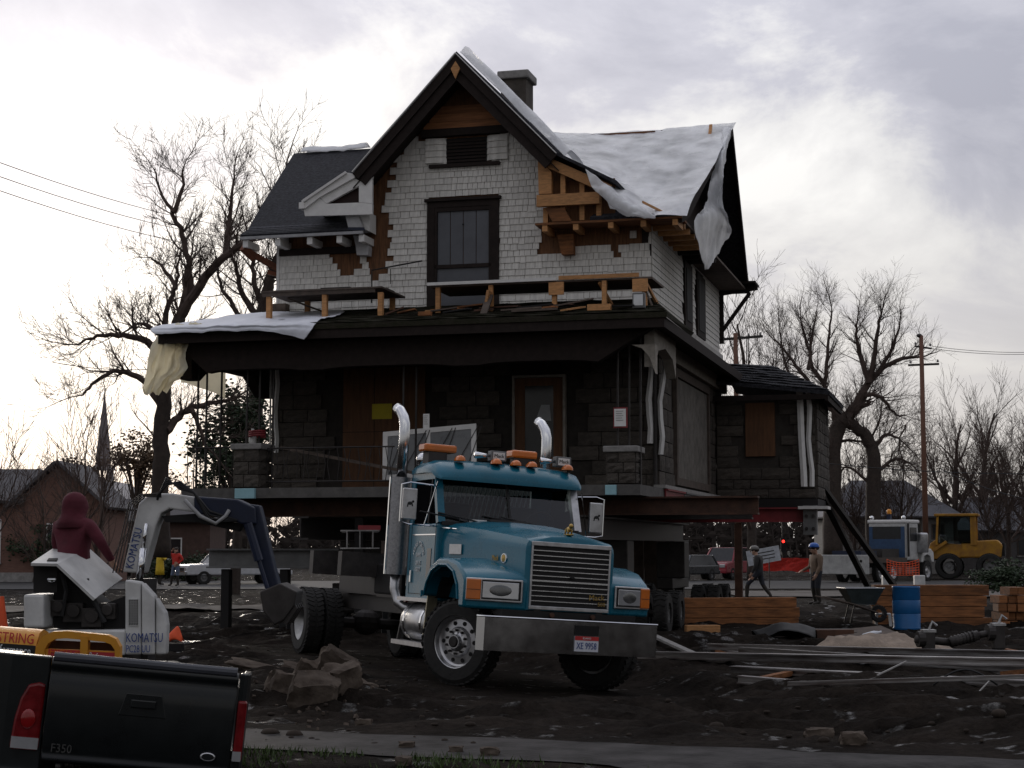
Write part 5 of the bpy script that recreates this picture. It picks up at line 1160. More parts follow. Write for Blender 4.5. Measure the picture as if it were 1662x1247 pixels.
MB().tube([ep(402, 850, .5), ep(420, 910, .5)], .05, 8).tube([ep(420, 910, .5), ep(434, 955, .5)], .025, 8).build('bucket_cylinder', M_blue, exc)
bk = eprism([(412, 962), (446, 948), (474, 962), (470, 985), (452, 1010), (436, 1018), (418, 995)], .4, 1.0).build('bucket', M_steel, exc, bevel=.015)
for d in (.43, .6, .77, .94): eprism([(470, 982), (474, 990), (456, 1018), (450, 1012)], d, d + .08).build('bucket_tooth', M_steel, bk)
MB().box(ep(60, 0)[0], ep(190, 0)[0], .35, 1.1, .56, .66).build('operator_deck', M_steel, exc)
# orange vest heap, box, pale block
e = gnd(285, 1068)
tag(MB().box(-.16, .16, -.12, .12, 0, .13).build('pale_block', M_excw, None, loc=(e.x, e.y, gz(e.x, e.y) + .02), bevel=.015), 'pale chipped block on the mud right of the excavator', 'block')
tag(MB().box(-.14, .13, -.1, .1, 0, .13).build('tool_box', M_black, None, loc=(e.x - .01, e.y, gz(e.x, e.y) + .155), bevel=.02), 'black tool box standing on the pale block', 'box')
vs = MB(); vs.grid(crumple([[(-.14, -.1, 0), (0, -.11, .02), (.13, -.1, 0)], [(-.1, -.06, .08), (.02, -.06, .14), (.12, -.06, .07)], [(-.05, 0, .12), (.03, 0, .22), (.08, 0, .12)], [(-.12, .1, 0), (0, .1, .05), (.12, .1, 0)]], 10, 10, .03, 9, 6))
tag(vs.build('safety_vest', mat('hi_vis_orange', (.75, .10, .03), .7, var=.15), None, smooth=True, loc=(e.x, e.y, gz(e.x, e.y) + .3), thick=.006), 'orange safety vest heaped on the black tool box', 'vest')
e = at(3, 985, 30)
tag(MB().lathe([(.001, 0), (.2, 0), (.2, .03), (.13, .03), (.03, .68), (.001, .68)], 16).build('traffic_cone', mat('hi_vis_orange', (.75, .10, .03)), None, smooth=False, loc=(e.x, e.y, e.z - .5), ang=30), 'orange traffic cone at the left picture edge', 'cone')

# ------------------------------------------------------------ pickup bed at the lower left
PZ = .953; P0 = at(55, 1066, 12.5)
pk = thing('pickup_truck', 'black pickup truck bed with closed tailgate in the near corner', 'pickup', (P0.x, P0.y, -.36), rot=(0, R(5.6), R(7))); pk.scale = (.9, 1, 1)
M_pk = mat('black_green_car_paint', (.008, .010, .011), .3, var=.15, coat=.3, spec=.3)
H0 = P0.z + .36     # height of the tailgate top over the thing's base
def prof(z):  # rearward bulge of the tailgate
    return -.02 - .03 * math.sin(max(0, min(1, -z / .75)) * math.pi)
rows = []
for (y, z) in ((.07, -.01), (.05, .0), (.02, .005), (-.015, .0), (-.035, -.02), (-.04, -.045), (-.03, -.07), (-.022, -.085), (-.035, -.12), (-.045, -.25), (-.045, -.45), (-.03, -.62), (-.01, -.72), (.02, -.74)):
    rows.append([(x, y, H0 + z) for x in (0.008, .02, .4, .75, 1.1, 1.47, 1.485)])
tg = MB().grid(rows).build('tailgate', M_pk, pk, thick=.01, ang=60)
MB().box(.01, 1.48, .02, .08, H0 - .72, H0 - .02).build('tailgate_inner', M_pk, pk)
MB().tube([(.02, -.02, H0 + .01), (1.47, -.02, H0 + .01)], .035, 10).build('tailgate_cap', mat('cap_reflection_tint', (.05, .053, .065), .45, var=.15), tg)  # lighter bluish colour paints the reflection along the rolled top
MB().prism([(.62, H0 - .2), (.9, H0 - .2), (.95, H0 - .36), (.57, H0 - .36)], -.05, -.04).build('handle_recess', M_pk, tg, bevel=.008)
MB().box(.66, .86, -.065, -.048, H0 - .3, H0 - .24).build('handle', M_pk, tg, bevel=.01)
text('model_badge', 'F350', .085, mat('dull_badge', (.10, .10, .10), .4, metal=.6), tg, basis((.08, -.055, H0 - .63), (1, 0, 0), (0, 0, 1)), align='LEFT')
MB().lathe([(0, 0), (.06, 0), (.062, .006), (.055, .012), (0, .012)], 24, basis((1.31, -.05, H0 - .6), (1, 0, 0), (0, 0, 1)) @ Matrix.Diagonal((1, .5, 1, 1))).build('oval_badge', M_alu, tg, smooth=True)
MB().lathe([(0, .008), (.05, .008), (.05, .014), (0, .014)], 24, basis((1.31, -.05, H0 - .6), (1, 0, 0), (0, 0, 1)) @ Matrix.Diagonal((1, .46, 1, 1))).build('oval_badge_face', M_pk, tg)
for s, x0, x1 in ((-1, -.33, 0), (1, 1.495, 1.8)):
    if s < 0: pts = [(-.0, 0), (-.0, -.02), (-.3, -.03), (-.45, .0), (-.52, .12), (-.52, .3), (-.25, .3), (-.25, .1), (-.0, .1)]
    else: pts = [(1.495, .1), (1.495, -.01), (1.53, .0), (1.56, .04), (1.58, .12), (1.58, .3), (1.52, .3), (1.52, .1)]
    bs_ = MB().prism(pts, H0 - .85, H0 + .005, 'z').build('bed_side', M_pk, pk, bevel=.012)
    sh_ = [(.012, -.19), (-.04, -.18), (-.12, -.2), (-.17, -.3), (-.2, -.45), (-.21, -.62), (-.21, -.66), (.012, -.66)]
    if s < 0:
        tl = MB().prism([(x - .03, H0 + z) for x, z in sh_], -.05, .05).build('tail_light', M_redlens, pk, bevel=.02)
        MB().ball((-.12, -.055, H0 - .44), (.06, .015, .07)).build('brake_lens', mat('bright_red_lens', (.28, .008, .01), .15, spec=.7), tl, smooth=True)
        MB().prism([(-.02, H0 - .57), (-.23, H0 - .57), (-.23, H0 - .65), (-.02, H0 - .65)], -.06, -.04).build('reverse_lens', M_lens, tl)
    else:
        tl = MB().box(1.5, 1.575, -.03, .06, H0 - .62, H0 - .19).build('tail_light', M_redlens, pk, bevel=.015)
        MB().box(1.5, 1.57, -.034, -.02, H0 - .62, H0 - .55).build('reverse_lens', M_lens, tl)
MB().box(-.25, 1.52, .08, 2.3, H0 - .62, H0 - .56).build('bed_floor', M_pk, pk)
MB().box(-.3, 1.3, 2.3, 2.36, H0 - .62, H0 - .16).build('bed_front', M_pk, pk)
MB().box(-.52, -.46, .3, 2.3, H0 - .85, H0 - .12).build('bed_side', M_pk, pk)
MB().prism([(1.5, .3), (1.56, .3), (1.36, 2.3), (1.3, 2.3)], H0 - .85, H0 - .14, 'z').build('bed_side', M_pk, pk)
MB().box(-.35, 1.6, -.14, -.02, H0 - 1.0, H0 - .8).build('rear_bumper', M_chrome, pk, bevel=.03)
for x in (-.12, 1.38):
    wl = put(ft_me, pk, (x, 1.2, .4), (.75, .8, .75), rz=R(90) * 0 + (math.pi / 2 if False else 0), name='wheel', rot=(0, 0, R(90)))
    put(fr_me, wl, (0, 0, 0))
# yellow cutting machine in the bed
K0 = at(50, 1078, 13.3)
km = thing('yellow_power_machine', 'yellow power machine with red labels standing in the pickup bed', 'machine', (K0.x, K0.y, K0.z - .28), rot=(0, R(4.6), R(4)))
def kz(px, py): p = at(px, py, 13.3); return p.x - K0.x, p.z - K0.z + .28 + (p.x - K0.x) * math.tan(R(4.6))
def kprism(pts, d0, d1): return MB().prism([kz(*p) for p in pts], d0, d1)
M_ky = mat('yellow_orange_housing', (.62, .27, .02), .45, var=.12, scale=5)
ho = []
for x in (-.75, 0.0):
    zt = kz(50, 1026)[1]; ho.append([(x, .0, .1), (x, .0, zt - .17), (x, .03, zt - .07), (x, .1, zt - .01), (x, .25, zt + .01), (x, .45, zt - .02), (x, .55, zt - .15), (x, .55, .1)])
MB().loft(ho).build('hood_shell', M_ky, km, ang=40)
MB().box(-.75, -.0, -.006, .003, kz(25, 1066)[1], kz(25, 1046)[1]).build('black_label', M_ktext, km)
text('label_text', 'Performance', .1, M_wtext, km, basis((-.03, -.012, kz(25, 1056)[1]), (1, 0, 0), (0, 0, 1)), align='RIGHT', xs=.62)
text('hood_text', 'INDUSTRING', .11, M_rtext, km, basis((-.02, .03, kz(25, 1037)[1]), (1, 0, 0), (0, .25, 1)), align='RIGHT', xs=.75)
outer = [(50, 1078), (52, 1050), (60, 1033), (76, 1025), (100, 1024), (165, 1031), (178, 1037), (186, 1050), (188, 1080)]
# side arch: frame bars round two windows
for seg in (outer,):
    pts = [kz(*p) for p in seg]
    inn = [kz(*p) for p in [(66, 1078), (66, 1054), (71, 1044), (82, 1037), (100, 1036), (160, 1042), (171, 1046), (178, 1055), (180, 1080)]]
    b = MB()
    for i in range(len(pts) - 1):
        q_ = [pts[i], pts[i + 1], inn[i + 1], inn[i]]
        b.prism(q_, -.02, .1)
    b.build('side_arch', M_ky, km)
kprism([(64, 1053), (182, 1058), (182, 1080), (64, 1078)], .0, .06).build('side_plate', M_ky, km)
kprism([(122, 1032), (134, 1033), (136, 1075), (124, 1075)], -.03, .08).build('arch_post', M_ky, km)
kprism([(66, 1040), (180, 1046), (180, 1060), (66, 1055)], .12, .14).build('arch_inner', M_rust, km)
kprism([(72, 1053.5), (122, 1056), (122, 1068), (72, 1066)], -.006, .0).build('red_label', mat('red_label', (.45, .03, .04), .5), km)
kprism([(137, 1058), (180, 1060), (180, 1074), (137, 1072)], -.006, .0).build('red_label', mat('red_label', (.45, .03, .04), .5), km)
a = kz(97, 1061); text('label_text', 'HIGH S', .07, M_amber, km, basis((a[0], -.009, a[1]), (1, 0, -.05), (0, 0, 1)))
a = kz(158, 1066); text('label_text', 'Performance', .055, M_wtext, km, basis((a[0], -.009, a[1]), (1, 0, -.05), (0, 0, 1)), xs=.68)
for px, py in ((56, 1070), (62, 1073), (184, 1071)): a = kz(px, py); MB().lathe([(.01, 0), (.01, .01)], 8, basis((a[0], -.02, a[1]), (1, 0, 0), (0, 0, 1))).build('screw', M_black, km)

# ------------------------------------------------------------ rubble
def chunk(name, label, c, size, seed, rot=(0, 0, 0), mt=None, cat='rubble', group=None):
    bm = bmesh.new(); bmesh.ops.create_cube(bm, size=1); bmesh.ops.subdivide_edges(bm, edges=bm.edges, cuts=7, use_grid_fill=True)
    rr = random.Random(seed)
    for v in bm.verts:
        q_ = v.co.copy(); d = noise.noise_vector(q_ * 2.3 + Vector((seed, seed * 2, 0))) * .13 + noise.noise_vector(q_ * 6 + Vector((seed, 0, 0))) * .045 + noise.noise_vector(q_ * 14 + Vector((seed, 0, 0))) * .014
        v.co = Vector((q_.x * size[0], q_.y * size[1], q_.z * size[2])) * (1 - .12 * (q_.length > .75)) + Vector((d.x * size[0], d.y * size[1], d.z * size[2]))
    me = bpy.data.meshes.new(name); bm.to_mesh(me); bm.free(); me.materials.append(mt or M_rubble); me.shade_smooth(); me.set_sharp_from_angle(angle=R(28))
    o = bpy.data.objects.new(name, me); C.objects.link(o); o.location = c; o.rotation_euler = rot; return tag(o, label, cat, group)
def rk(px, py, z): p = gnd(px, py); p.z = gz(p.x, p.y) + z; return p
chunk('concrete_chunk', 'tilted angular slab at the top of the rubble heap', rk(548, 1105, .25), (.5, .3, .34), 1, (R(15), R(32), .3))
chunk('concrete_chunk', 'leftmost low boulder of the rubble heap', rk(462, 1140, .1), (.36, .3, .3), 2, (.1, .2, .5))
chunk('concrete_chunk', 'largest pale boulder at the front of the rubble heap', rk(508, 1152, .15), (.48, .4, .42), 3, (.3, .2, .1))
chunk('concrete_chunk', 'squat boulder at the right front of the rubble heap', rk(553, 1146, .1), (.36, .3, .28), 4, (.2, -.2, .8))
chunk('concrete_chunk', 'flat rectangular piece at the right end of the rubble heap', rk(582, 1130, .12), (.4, .3, .22), 5, (.1, .3, .2))
chunk('concrete_chunk', 'dark buried slab behind the rubble heap', rk(500, 1102, .1), (.7, .3, .2), 6, (.2, .25, -.2))
chunk('concrete_chunk', 'pointed shard standing between the rubble boulders', rk(490, 1128, .25), (.2, .15, .36), 8, (.3, .5, .2))
rc_ = MB(); rq = random.Random(5)
for k in range(140):
    p = gnd(rq.gauss(525, 55), rq.gauss(1140, 16)); r = rq.uniform(.008, .03); z = gz(p.x, p.y)
    n0 = len(rc_.v); rc_.box(-r, r, -r * rq.uniform(.5, 1), r * rq.uniform(.5, 1), -r * .5, r * .6, Matrix.Translation((p.x, p.y, z + r * .2)) @ Matrix.Rotation(rq.uniform(0, 3), 4, (rq.random(), rq.random(), rq.random())))
stuff(rc_.build('rubble_crumbs', M_rubble), 'small broken crumbs scattered round the rubble heap', 'crumbs')
chunk('broken_slab', 'thin broken pavement slab left of the rubble heap', rk(425, 1092, .06), (.9, .4, .06), 7, (.1, .2, -.1), cat='slab')
for k, (px, py, r) in enumerate(((660, 1215, .1), (740, 1222, .09), (795, 1228, .12), (655, 1240, .1), (590, 1178, .12), (1330, 1200, .18), (1385, 1210, .16))):
    chunk('mud_clod', ['small dark clod on the sidewalk below the rubble heap', 'small flat clod on the sidewalk left of centre', 'small dark clod lying in the sidewalk middle', 'dark clod at the lower picture edge', 'dark clod in the mud under the front tyre', 'low clod in the mud at lower right', 'larger brown lump in the mud at lower right'][k], rk(px, py, r * .25), (r * 1.3, r, r * .7), 20 + k, cat='clod')

# ------------------------------------------------------------ right hand yard clutter
# timber stack by the dolly
A_ = gnd(1083, 1022); B_ = gnd(1295, 1020); d_ = (B_ - A_); Ln = d_.length; az = math.atan2(d_.y, d_.x)
labs = ['bottom', 'second', 'third', 'top']
for r_ in range(3):
    for c_ in range(2):
        o = MB().box(0, Ln * rnd.uniform(.97, 1.0), -.1, .1, 0, .205).build('timber', M_orange, None, loc=A_ + Vector((rnd.uniform(-.04, .04), c_ * .23, r_ * .215 + .03)), rot=(0, 0, az + rnd.uniform(-.006, .006)), bevel=.008)
        tag(o, '%s orange timber in the %s row of the stack by the dolly' % (['bottom', 'middle', 'top'][r_], ['front', 'back'][c_]), 'timber', 'timbers stacked by the dolly')
o = MB().box(0, .66, -.12, .12, 0, .17).build('timber_offcut', M_newwood, None, loc=rk(1113, 1035, 0), rot=(0, 0, .1), bevel=.008); tag(o, 'short orange timber offcut in front of the timber stack', 'timber')
# right stack: long timbers plus stubs seen end on
A_ = gnd(1422, 1020)
for r_ in range(4):
    for c_ in range(2):
        o = MB().box(0, 2.45 + rnd.uniform(-.1, .1), -.11, .11, 0, .225).build('timber', M_orange, None, loc=A_ + Vector((rnd.uniform(-.05, .05), .25 * c_ + .1, r_ * .235)), rot=(0, 0, rnd.uniform(-.004, .004)), bevel=.008)
        tag(o, '%s orange timber in the %s row of the stack behind the drum' % (['bottom', 'second', 'third', 'topmost'][r_], ['front', 'back'][c_]), 'timber', 'timbers stacked behind the drum')
for r_ in range(5):
    for c_ in range(5):
        if r_ == 4 and c_ in (0, 3): continue
        o = MB().box(-.09, .09, -.3, .3, 0, .165).build('timber_stub', M_orange, None, loc=A_ + Vector((2.75 + c_ * .2 + rnd.uniform(-.01, .01), .2 + rnd.uniform(-.1, .1), r_ * .18)), rot=(0, 0, rnd.uniform(-.08, .08)), bevel=.006)
        tag(o, 'timber stub at far right, %s row, %s column from the left' % (['bottom', 'second', 'third', 'fourth', 'top'][r_], ['first', 'second', 'third', 'fourth', 'last'][c_]), 'timber', 'timber stubs stacked end on at far right')
o = MB().lathe([(.001, 0), (.28, 0), (.285, .03), (.275, .05), (.285, .3), (.275, .32), (.285, .34), (.285, .58), (.275, .6), (.285, .62), (.28, .84), (.29, .86), (.28, .88), (.26, .86), (.001, .85)], 28).build('plastic_drum', M_drum, None, loc=rk(1472, 1027, 0), ang=35); tag(o, 'blue plastic drum standing before the stacked timbers', 'drum')
# wheelbarrow
wb = thing('wheelbarrow', 'muddy wheelbarrow with steel tray left of the drum', 'wheelbarrow', rk(1398, 1024, 0), .12)
tr = [[(-.42, -.3, .72), (.42, -.3, .72), (.42, .3, .72), (-.42, .3, .72)], [(-.24, -.17, .4), (.26, -.17, .38), (.26, .17, .38), (-.24, .17, .4)]]
MB().loft([tr[1], tr[0]], closed=True, caps=False).add(tr[1], [(0, 1, 2, 3)]).build('tray', mat('dark_green_tray', (.06, .075, .075), .5, metal=.3, var=.3), wb, thick=.015)
MB().tube([(p[0], p[1], p[2]) for p in tr[0] + tr[0][:1]], .014, 6).build('tray_rim', M_alu, wb)
MB().box(-.33, .36, -.24, .24, .6, .62).build('wet_load', M_conc, wb)
for y in (-.2, .2):
    MB().tube([(.35, y * .3, .2), (-.2, y, .38), (-.9, y * 1.5, .55)], .018, 6).build('handle', M_oldwood, wb); MB().tube([(-.2, y, .38), (-.3, y, .0)], .016, 6).build('leg', M_steel, wb)
wl = put(wt_me, wb, (.38, 0, .18), (.42, .35, .42), name='wheel')
# stool
st = thing('step_stool', 'pale grey plastic step stool beside the wheelbarrow', 'stool', rk(1434, 1023, 0), -.15)
MB().box(-.16, .16, -.12, .12, .33, .37).build('seat', M_excw, st, bevel=.02)
for x in (-.14, .14):
    for y in (-.1, .1): MB().bar((x * .95, y * .95, .34), (x * 1.15, y * 1.15, 0), .05).build('leg', M_excw, st)
# plywood sheet on blocks, sand with bottle
o = MB().box(-.55, .55, -.55, .55, 0, .03).build('plywood_sheet', M_oldwood, None, loc=rk(1405, 1043, .1), rot=(R(8), R(-5), .2)); tag(o, 'weathered plywood sheet lying on mud before the wheelbarrow', 'plywood')
o = MB().box(-.35, .35, -.18, .18, 0, .16).build('brown_box', M_rust, None, loc=rk(1352, 1042, 0), rot=(0, 0, .1)); tag(o, 'brown wooden box lying left of the plywood sheet', 'box')
o = MB().box(-.5, .5, -.04, .04, 0, .06).build('pale_batten', M_conc, None, loc=rk(1345, 1029, .06), rot=(0, 0, .02)); tag(o, 'pale batten lying behind the brown wooden box', 'batten')
o = MB().grid(crumple([[(-.5, -.4, .15), (0, -.45, .25), (.5, -.4, .1)], [(-.6, 0, .3), (0, 0, .38), (.55, 0, .3)], [(-.5, .4, .05), (0, .45, .1), (.5, .4, .05)]], 12, 12, .08, 12)).build('black_tarp', M_rubber, None, smooth=True, loc=rk(1275, 1042, .0), thick=.01); tag(o, 'small black tarp heap beside the timber stack end', 'tarp')
sb = MB(); rows = []
for i in range(19):
    row = []
    for j in range(27):
        x = (j / 26 - .5) * 2.6; y = (i / 18 - .5) * 1.4; r2 = (x / 1.3) ** 2 + (y / .7) ** 2
        row.append((x, y, max(0, 1 - r2) ** .8 * .42 * (.75 + .6 * fr(x * 1.5, y * 2, 4)) + .04 * fr(x * 7, y * 7, 3) - .03))
    rows.append(row)
sp = gnd(1425, 1068)
tag(sb.grid(rows).build('sand_heap', mat('damp_sand', (.24, .19, .15), .9, var=.35, scale=5, bump=.6, bscale=30), None, smooth=True, loc=(sp.x, sp.y, gz(sp.x, sp.y))), 'low heap of damp sand behind the steel rails', 'sand')
bt = gnd(1396, 1060); o = MB().lathe([(.001, 0), (.045, 0), (.05, .02), (.05, .2), (.02, .28), (.02, .32), (.001, .32)], 12, Matrix.Rotation(R(75), 4, 'Y')).build('plastic_bottle', mat('bottle_plastic', (.6, .63, .68), .2, var=.1), None, smooth=True, loc=(bt.x, bt.y - .25, gz(bt.x, bt.y) + .26)); tag(o, 'small plastic bottle lying on the sand heap', 'bottle')
# long steel channels lying on the mud
def gl(px, py): p = gnd(px, py); return p
rails = [((1150, 1062), (1700, 1094), .10, .10, 'dark steel rail farthest back of the rails on mud'), ((1180, 1067), (1700, 1101), .14, .08, 'wide flat steel rail second from the back'), ((1200, 1074), (1700, 1112), .08, .12, 'narrow steel rail in the middle of the rails'),
         ((1040, 1084), (1700, 1121), .16, .1, 'long steel channel reaching left to the bumper'), ((1190, 1102), (1700, 1131), .2, .08, 'broad wet steel channel near the front of the rails'), ((1200, 1112), (1700, 1142), .12, .1, 'nearest long wet steel rail on the mud'), ((1280, 1122), (1700, 1147), .05, .05, 'thin steel pipe at the front of the rails')]
M_wetsteel = mat('wet_steel', (.5, .49, .49), .34, metal=.9, var=.5, scale=3, stretch=(.4, 6, 6), col2=(.10, .07, .06))
for (a, b, wd, ht, lab) in rails:
    p0, p1 = gl(*a), gl(*b); z0, z1 = gz(p0.x, p0.y) + .06, gz(p1.x, p1.y) + .1; c = (p0 + p1) / 2; c.z = (z0 + z1) / 2
    p0.z = z0; p1.z = z1; dd = p1 - p0; L_ = dd.length
    o = MB().box(-L_ / 2, L_ / 2, -wd / 2, wd / 2, 0, .02).box(-L_ / 2, L_ / 2, -wd / 4, wd / 4, .02, ht - .02).box(-L_ / 2, L_ / 2, -wd / 2, wd / 2, ht - .02, ht).build('steel_channel', M_wetsteel, None, loc=c, rot=(0, -math.atan2(dd.z, math.hypot(dd.x, dd.y)), math.atan2(dd.y, dd.x))); tag(o, lab, 'rail', 'steel rails lying on the mud')
def gboard(lab, a, b, wd, th, mt, z=.08, cat='board', name='loose_board'):
    p0, p1 = gl(*a), gl(*b); p0.z = gz(p0.x, p0.y) + z; p1.z = gz(p1.x, p1.y) + z; c = (p0 + p1) / 2
    o = MB().bar(p0 - c, p1 - c, wd, th, (0, 0, 1)).build(name, mt, None, loc=c); return tag(o, lab, cat)
gboard('orange board end lying left of the steel rails', (1225, 1112), (1282, 1108), .12, .06, M_orange, .06)
gboard('orange strip of wood on the mud right of the bumper', (1165, 1086), (1222, 1082), .1, .04, M_orange, .06)
gboard('grey plank slanting from the bumper end across mud', (1062, 1052), (1140, 1072), .12, .04, M_conc, .08)
gboard('orange board end at the right picture edge on the rails', (1634, 1132), (1700, 1138), .2, .08, M_orange, .2)
gboard('orange board lying behind the coupling at the right edge', (1632, 1072), (1700, 1074), .2, .1, M_orange, .1)
gboard('short pale stick lying over the front rails', (1425, 1129), (1472, 1120), .018, .015, M_conc, .1, 'stick')
gboard('thin pale stick at the right of the front rails', (1576, 1138), (1606, 1130), .015, .012, M_conc, .1, 'stick')
# coupling / hydraulic jack lying on the rails
cp = thing('drive_shaft', 'greasy drive shaft with flanged yokes lying on the rails', 'shaft', rk(1552, 1080, .22), .12)
MB().tube([(-.62, 0, .05), (-.3, 0, .02), (-.1, 0, .0)], .06, 10).tube([(-.1, -.02, .0), (.35, .02, .1)], .075, 12).tube([(.35, .02, .1), (.62, .03, .14)], .05, 10).build('shaft_tube', M_steel, cp, smooth=True)
for k in range(7): MB().lathe([(.07, -.012), (.085, -.012), (.085, .012), (.07, .012)], 14, Matrix.Translation((-.06 + k * .055, 0, .01 + k * .012)) @ Matrix.Rotation(R(80), 4, 'Y'), closed=True).build('spring_ring', M_steel, cp)
for x, z, s in ((-.42, .05, 1), (.66, .14, 1.1)):
    MB().box(x - .09, x + .09, -.06, .06, z - .25, z + .1).build('yoke', M_steel, cp, bevel=.02); MB().box(x - .1, x + .1, -.07, .07, z + .1, z + .14).build('yoke_cap', M_alu, cp); MB().lathe([(.12, -.05), (.12, .05)], 14, Matrix.Translation((x - .12, 0, z)) @ Matrix.Rotation(R(90), 4, 'Y')).build('flange', M_steel, cp)
    MB().tube([(x, -.03, z + .14), (x + .05, -.05, z + .26), (x + .12, -.04, z + .2)], .02, 6).build('grip', M_alu, cp)
o = MB().tube([rk(1515, 1132, .05 + .18 * math.sin(t * math.pi)) + Vector((t * .75, 0, 0)) for t in [i / 10 for i in range(11)]], .012, 5).build('bent_cable', M_rubber, None, smooth=True); tag(o, 'black looped cable arching over the front rails', 'cable')

# ------------------------------------------------------------ people
def limb_mesh(name, verts, edges, radii, root=0, sub=1):
    me = bpy.data.meshes.new(name); me.from_pydata([tuple(v) for v in verts], edges, []); o = bpy.data.objects.new(name, me); C.objects.link(o)
    md = o.modifiers.new('skin', 'SKIN'); md.use_smooth_shade = True
    for i, r in enumerate(radii):
        sv = me.skin_vertices[0].data[i]; sv.radius = r if isinstance(r, tuple) else (r, r); sv.use_root = (i == root)
    s_ = o.modifiers.new('sub', 'SUBSURF'); s_.levels = s_.render_levels = sub
    dg = bpy.context.evaluated_depsgraph_get(); nm = bpy.data.meshes.new_from_object(o.evaluated_get(dg)); bpy.data.objects.remove(o); nm.name = name; return nm
def segd(c, a, b):
    d = b - a; t = max(0, min(1, (c - a).dot(d) / max(1e-9, d.length_squared))); return (c - a - d * t).length
def person(label, loc, rz, top, legs, joints=None, hat=None, hair=True, hood=False, coat=None, sc_=1., bulk=1.1):
    """x right, y forward, z up; 1.75 m tall"""
    J = dict(pelvis=(0, 0, .95), waist=(0, .0, 1.1), chest=(0, .0, 1.33), neck=(0, .01, 1.5), jaw=(0, .035, 1.58), crown=(0, .01, 1.69),
             shl=(-.19, 0, 1.42), ell=(-.26, .02, 1.14), wrl=(-.25, .12, .9), shr=(.19, 0, 1.42), elr=(.26, .02, 1.14), wrr=(.25, .12, .9),
             hil=(-.1, 0, .9), knl=(-.11, .03, .5), anl=(-.11, -.02, .09), tol=(-.12, .16, .04), hir=(.1, 0, .9), knr=(.11, .03, .5), anr=(.11, -.02, .09), tor=(.12, .16, .04))
    J.update(joints or {})
    rad = dict(pelvis=(.17, .13), waist=(.155, .12), chest=(.19, .13), neck=.06, jaw=(.075, .085), crown=(.085, .1), shl=.085, ell=.058, wrl=.04, shr=.085, elr=.058, wrr=.04, hil=.1, knl=.07, anl=.05, tol=.042, hir=.1, knr=.07, anr=.05, tor=.042)
    E_ = [('pelvis', 'waist'), ('waist', 'chest'), ('chest', 'neck'), ('neck', 'jaw'), ('jaw', 'crown'), ('chest', 'shl'), ('shl', 'ell'), ('ell', 'wrl'), ('chest', 'shr'), ('shr', 'elr'), ('elr', 'wrr'), ('pelvis', 'hil'), ('hil', 'knl'), ('knl', 'anl'), ('anl', 'tol'), ('pelvis', 'hir'), ('hir', 'knr'), ('knr', 'anr'), ('anr', 'tor')]
    names = list(J); vs = [Vector(J[n]) for n in names]; rs = [rad[n] for n in names]; ed = [(names.index(a), names.index(b)) for a, b in E_]
    lab = {n: ('skin' if n in ('jaw', 'crown') else 'shoe' if n[:2] in ('an', 'to') else 'legs' if n[:2] in ('hi', 'kn') or n == 'pelvis' else 'top') for n in names}
    for side in ('l', 'r'):     # palm and five fingers
        w_ = Vector(J['wr' + side]); d = (w_ - Vector(J['el' + side])).normalized(); x, y = frame(d); sx = -1 if side == 'l' else 1
        names.append('palm' + side); vs.append(w_ + d * .07); rs.append((.036, .02)); lab['palm' + side] = 'skin'; ed.append((names.index('wr' + side), len(vs) - 1)); pi = len(vs) - 1
        for k, (off, ln) in enumerate(((-.036, .055), (-.024, .075), (-.008, .082), (.009, .078), (.025, .062))):
            b = vs[pi] + x * off + d * (.035 if k else -.015); t = b + d * ln * .6 + y * .012 + (x * -.02 if k == 0 else Vector()); t2 = t + d * ln * .4 + y * .028
            for q_, nm in ((b, 'fa'), (t, 'fb'), (t2, 'fc')):
                names.append('%s%s%d' % (nm, side, k)); vs.append(q_); rs.append(.009); lab[names[-1]] = 'skin'
            n0 = len(vs); ed += [(pi, n0 - 3), (n0 - 3, n0 - 2), (n0 - 2, n0 - 1)]
    me = limb_mesh('person', vs, ed, rs, 0, 1)
    order = ['top', 'legs', 'skin', 'shoe']
    for m_ in (top, legs, M_skin, M_shoe): me.materials.append(m_)
    segs = [(vs[a], vs[b], lab[names[b]]) for a, b in ed]
    for p in me.polygons:
        p.material_index = order.index(min(segs, key=lambda s_: segd(p.center, s_[0], s_[1]))[2])
    o = bpy.data.objects.new('person', me); C.objects.link(o); o.location = loc; o.rotation_euler = (0, 0, rz); o.scale = (sc_ * bulk, sc_ * bulk, sc_); tag(o, label, 'person')
    cr = Vector(J['crown']); jw = Vector(J['jaw']); up = (cr - jw).normalized(); Mh = basis((0, 0, 0), (1, 0, 0), up.cross(Vector((1, 0, 0))) * -1 if False else (0, 1, 0)).to_3x3()
    f = Vector((0, 1, 0)); b = MB()
    hc = (cr + jw) / 2
    b.ball(hc + f * .105 + Vector((0, 0, -.0)), (.014, .02, .024), 8, 6); b.build('nose', M_skin, o, smooth=True)
    MB().ball(hc + f * .088 + Vector((-.033, 0, .03)), .011, 8, 6).ball(hc + f * .088 + Vector((.033, 0, .03)), .011, 8, 6).build('eyes', M_ktext, o, smooth=True)
    MB().ball(hc + f * .09 + Vector((0, 0, -.05)), (.024, .008, .006), 8, 6).build('mouth', mat('lips', (.3, .12, .1), .6), o, smooth=True)
    MB().ball(hc + Vector((-.083, 0, .0)), (.012, .025, .035), 8, 6).ball(hc + Vector((.083, 0, 0)), (.012, .025, .035), 8, 6).build('ears', M_skin, o, smooth=True)
    if hair:
        b = MB(); b.ball(cr + Vector((0, -.02, .005)), (.092, .105, .085), 14, 10); b.build('hair', M_hair, o, smooth=True)
